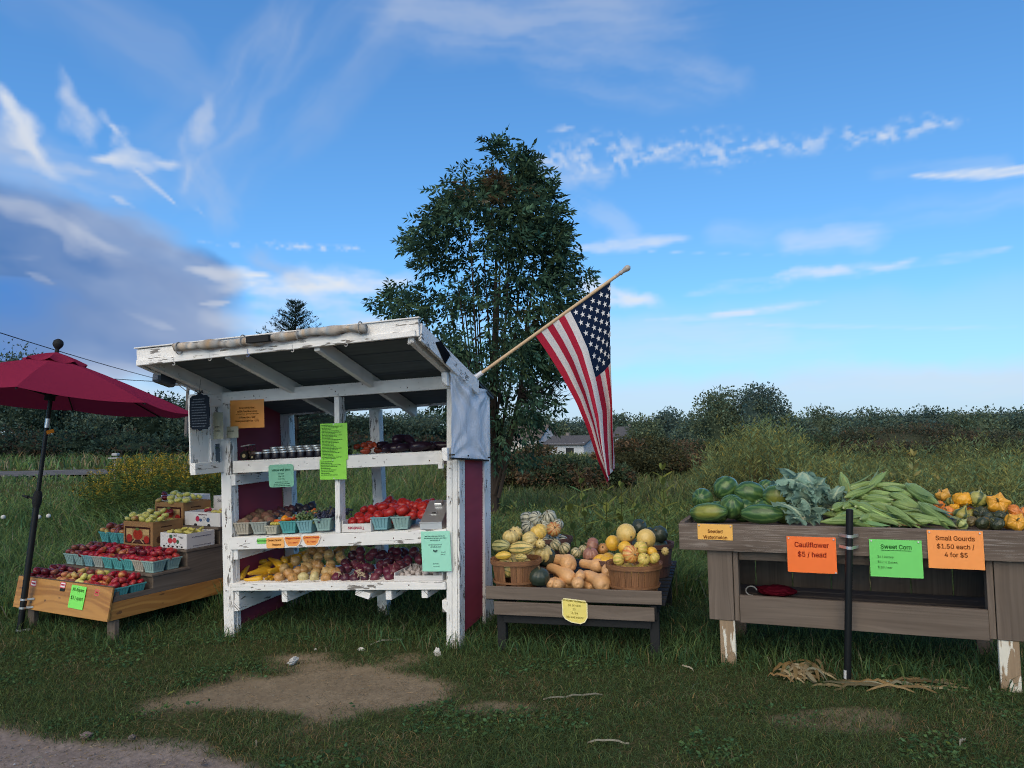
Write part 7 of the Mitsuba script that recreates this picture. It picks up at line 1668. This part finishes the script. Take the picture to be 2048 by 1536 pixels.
# gourds
def gourd(c1, c2, seed, kind):
    r = np.random.default_rng(seed)
    pr = [(0, -.8), (.4, -.82), (.85, -.5), (1, -.1), (.9, .3), (.55, .62), (.32, .8), (.22, 1.05), (.18, 1.25), (0, 1.28)] if kind in ('n', 's') else [(0, -.7), (.4, -.74), (.85, -.5), (1, -.05), (.85, .4), (.5, .62), (.1, .60), (0, .58)]
    def col(th, t, n):
        c = lerp(c1, c2, np.clip(n * 1.3 - .15, 0, 1)) * (.85 + .3 * n[:, None])
        if kind == 's': w = sstep(.3, .6, np.cos(th * 5 + (n - .5) * 2))[:, None]; c = c * (1 - w) + np.array([.05, .075, .022]) * w
        d = sstep(.06, 0, t)[:, None]; c = c * (1 - d) + np.array([.04, .05, .025]) * d; return c
    V, F, _, C = lathe(pr, 40, 24, col, 0, 0, 1, .08, seed)
    rr = np.hypot(V[:, 0], V[:, 1]); th = np.arctan2(V[:, 1], V[:, 0])
    if kind == 'c':   # fingers of a crown gourd
        lob = np.clip(np.cos(th * 5), 0, 1) ** 3; hz = np.exp(-((V[:, 2] - .25) / .32) ** 2); V = V * (1 + .09 * np.cos(th * 5)[:, None] * np.array([1, 1, .3])) ; V[:, :2] *= (1 + .10 * lob * hz)[:, None]; V[:, 2] += .30 * lob * hz
    if kind in ('w', 'n', 'c'):
        d = V / (np.linalg.norm(V, axis=1, keepdims=True) + 1e-6); wn = sstep(.56, .72, meshkit.noise(d * 5.5 + 3, seed)); V = V * (1 + (.13 if kind != 'c' else .05) * wn)[:, None]
    s, sf = tube(np.array([(0, 0, .5), (.03, 0, 1.0 if kind in ('w', 'c') else 1.35), (.15, .05, 1.2 if kind in ('w', 'c') else 1.55)]), [.13, .08, .10], 6)
    return shape(join([(V, F, None, C), tint((s, sf), (.13, .13, .05))]), 'satin', smooth=True)


GD = {'ye': (gourd((.68, .34, .018), (.62, .27, .015), 1, 'w'), 'bright yellow bumpy gourd'), 'yw': (gourd((.58, .33, .05), (.42, .20, .03), 2, 'c'), 'yellow and orange winged gourd'), 'or': (gourd((.50, .13, .018), (.58, .20, .03), 3, 'w'), 'orange bumpy gourd'), 'yc': (gourd((.66, .34, .03), (.56, .24, .02), 4, 'c'), 'yellow crown shaped gourd with fingers'), 'gs': (gourd((.36, .34, .09), (.28, .26, .06), 5, 's'), 'green and yellow striped gourd with a dark end'), 'gy': (gourd((.34, .28, .05), (.20, .19, .04), 6, 's'), 'green and yellow striped round gourd'), 'gp': (gourd((.40, .42, .15), (.30, .34, .10), 7, 's'), 'pale green striped gourd'), 'br': (gourd((.14, .10, .035), (.09, .075, .03), 8, 'w'), 'brownish green warty gourd'), 'dg': (gourd((.022, .032, .016), (.05, .055, .022), 9, 'w'), 'dark green warty gourd')}
for i, (x, y, z, rx_, ry_, k) in enumerate(GOURD):
    sd, nm = GD[k]; up = {'yc': (-.1, -.9, .5), 'gs': (.35, .75, .75), 'ye': (-.1, .1, 1)}.get(k, (rnd.gauss(0, .7), rnd.gauss(-.3, .5), .7)); r = (rx_ + ry_) / 2
    loc = 'at the left of the gourd heap' if x < 1.68 else 'at the right end of the gourd heap' if x > 1.86 else 'in the middle of the gourd heap'
    obj('gourd', sd, 'satin', None, f'{nm} {loc}', 'gourd', f'{nm}s {loc}', to=place((x, y, z), up, (r * 1.08,) * 3, rnd.uniform(0, 6.28), TF))
for i in range(22):
    k = ('dg', 'or', 'ye', 'gy', 'dg', 'br')[i % 6]; x, y = rnd.uniform(1.50, 1.95), rnd.uniform(.10, .60); sd, nm = GD[k]; loc = 'at the left of the gourd heap' if x < 1.68 else 'at the right end of the gourd heap' if x > 1.86 else 'in the middle of the gourd heap'
    obj('gourd', sd, 'satin', None, f'{nm} {loc}', 'gourd', f'{nm}s {loc}', to=place((x, y, .905 + .05 * y), (rnd.gauss(0, 1), rnd.gauss(0, 1), .6), (.042,) * 3, i, TF))
# things on the low shelf
ic = trimesh.creation.icosphere(subdivisions=4); V = np.array(ic.vertices); V = V * (1 + .7 * (meshkit.fbm(V * 2.5, 3, 4)[:, None] - .5)); V = V * np.array([.12, .08, .035])
obj('crumpled_bag', tint((TF.w(V + (.55, .45, .40)), np.array(ic.faces)), (.11, .008, .018)), 'matte', label='crumpled dark red bag on the low shelf of the right table', cat='bag', smooth=True)
obj('plastic_hook', tint(tube(TF.w(np.array([(.40 + .035 * math.cos(a), .30, .42 + .03 * math.sin(a)) for a in np.linspace(.2, 5.0, 14)])), .004, 6), (.35, .35, .34)), 'satin', label='white plastic hook hanging inside the right table', cat='hook')

# ------------------------------------------------------------------ litter on the grass
def crumple(x, y, s, label, seed, c=(.55, .54, .50), name='paper_scrap', cat='litter', st=(1, .5, .35)):
    ic = trimesh.creation.icosphere(subdivisions=3); V = np.array(ic.vertices); V = V * (1 + 1.3 * (meshkit.fbm(V * 2.2 + seed, 3, seed)[:, None] - .5)) * np.array(st) * s
    a = seed * 1.3; R = np.array([[math.cos(a), -math.sin(a), 0], [math.sin(a), math.cos(a), 0], [0, 0, 1]])
    obj(name, tint((V @ R.T + (x, y, float(gz(x, y)) + s * .35), np.array(ic.faces)), c), 'matte', label=label, cat=cat)
crumple(-1.50, 5.20, .055, 'largest crumpled white paper scrap on the grass at the edge of the bare patch', 1, st=(1, .35, .35)); crumple(-1.10, 5.46, .03, 'small white paper scrap on the grass behind the bare patch', 2); crumple(-.55, 5.30, .04, 'white paper scrap in the grass beside the right front post', 3, st=(.35, .8, .8)); crumple(-1.43, 5.50, .018, 'tiny white scrap behind the largest paper scrap', 4)
crumple(-2.23, 4.03, .026, 'round grey stone at the gravel edge', 5, (.16, .13, .12), 'stone', 'stone', (1, .9, .7)); crumple(-1.98, 4.0, .02, 'small grey stone right of the round one at the gravel edge', 6, (.15, .125, .11), 'stone', 'stone', (1, .8, .6)); crumple(-1.5, 3.70, .018, 'small stone in the gravel near the bottom edge', 7, (.17, .14, .125), 'stone', 'stone', (1, .9, .6))
def husk(x, y, L, a, label, seed, c=(.30, .235, .13), name='corn_husk', cat='corn husk', group=None, w=.018, lift=.02):
    r = np.random.default_rng(seed); ts = np.linspace(-.5, .5, 9); b = r.normal(0, .25)
    mid = np.stack([x + L * ts * math.cos(a) - b * L * (ts ** 2) * math.sin(a), y + L * ts * math.sin(a) + b * L * (ts ** 2) * math.cos(a), .012 + lift * (1 - 4 * ts ** 2) + r.normal(0, .004, 9)], 1); mid[:, 2] += gz(mid[:, 0], mid[:, 1])
    sd = np.array([-math.sin(a), math.cos(a), .5]); wv = w * (1 - (2 * ts) ** 4) + .002
    V = np.stack([mid - sd * wv[:, None], mid + np.array([0, 0, .006]), mid + sd * wv[:, None]], 1).reshape(-1, 3); F = []
    for j in range(8):
        for o in (0, 1): q = j * 3 + o; F += [[q, q + 1, q + 4], [q, q + 4, q + 3]]
    obj(name, (V, np.array(F), None, np.tile(jitter(c, 1, r, .2), (len(V), 1))), 'leaf', None, label, cat, group, smooth=True)
for i in range(48): husk(1.69 + rnd.gauss(0, .055), 4.68 + rnd.gauss(0, .04), rnd.uniform(.10, .26), rnd.gauss(-.25, .75), 'dry straw coloured corn husk in the pile beside the umbrella pole foot', 40 + i, group='dry husks in the pile left of the pole', lift=rnd.uniform(.01, .075), w=rnd.uniform(.004, .012), c=rnd.choice([(.24, .18, .10), (.16, .12, .06), (.31, .25, .145)]))
for i in range(26): husk(2.12 + rnd.gauss(0, .18), 4.52 + rnd.gauss(0, .03) - .10 * rnd.random(), rnd.uniform(.14, .36), rnd.gauss(-.25, .2), 'dry corn husk strewn right of the umbrella pole foot', 80 + i, group='dry husks right of the pole', w=rnd.uniform(.003, .009), lift=rnd.uniform(.0, .03), c=rnd.choice([(.22, .17, .09), (.15, .115, .06), (.29, .24, .14)]))
for x, y, L, a, lb in [(1.05, 4.86, .10, -1.0, 'pale dry stalk leaning at the front left leg of the right table'), (.30, 4.40, .34, .12, 'pale dry grass stalk on the lawn below the low table'), (.42, 3.78, .20, -.15, 'dry straw on the lawn near the bottom centre'), (2.62, 4.36, .14, 1.1, 'upright pale husk near the front right leg of the right table'), (-1.30, 3.86, .09, -1.2, 'short pale straw on the lawn below the bare patch'), (2.06, 3.68, .09, .8, 'curled white husk at the lower right of the lawn'), (1.02, 3.36, .13, .35, 'pale stick at the bottom edge of the lawn'), (-.95, 5.62, .24, .35, 'long dry stalk on the grass under the stand'), (-2.05, 4.62, .05, .4, 'small green leaf on the grass left of the bare patch')]:
    husk(x, y, L, a, lb, int(x * 100) % 97 + 3, c=(.30, .265, .19) if 'green' not in lb else (.12, .16, .06), name='dry_stalk', cat='stalk', w=.0022, lift=.012)
for x, y, lb in [(-7.02, 10.6, 'white dandelion clock at the far left edge of the meadow'), (-6.47, 10.5, 'white dandelion clock just left of the umbrella pole'), (-6.4, 10.6, 'fainter white flower head beside the umbrella pole')]:
    t = thing('dandelion_clock', lb, 'flower'); ic = trimesh.creation.icosphere(subdivisions=2)
    obj('seed_head', tint((np.array(ic.vertices) * .030 + (x, y, .46), ic.faces), (.50, .50, .47)), 'matte', t); obj('stem', tint(tube([(x, y, 0), (x, y, .44)], .003, 5), (.08, .11, .04)), 'matte', t)
# gravel
gr = []
for i in range(2600):
    y = rnd.uniform(2.4, 4.4); x = rnd.uniform(-3.2, -.4)
    if (4.20 - .40 * (x + 2.7)) - y < .02 + .12 * rnd.random(): continue
    s = rnd.uniform(.002, .008); c = jitter((.17, .14, .125), 1, rng, .3)[0]
    V = np.array([(1, 0, -.3), (-.5, .87, -.3), (-.5, -.87, -.3), (0, 0, .8), (.3, .4, .5)]) * s + (x, y, float(gz(x, y)) - .012); gr.append(tint((V, np.array([[0, 1, 4], [1, 3, 4], [3, 0, 4], [1, 2, 3], [2, 0, 3]])), c))
obj('gravel', join(gr), 'matte', kind='stuff', label='loose gravel on the drive at the lower left', cat='gravel')
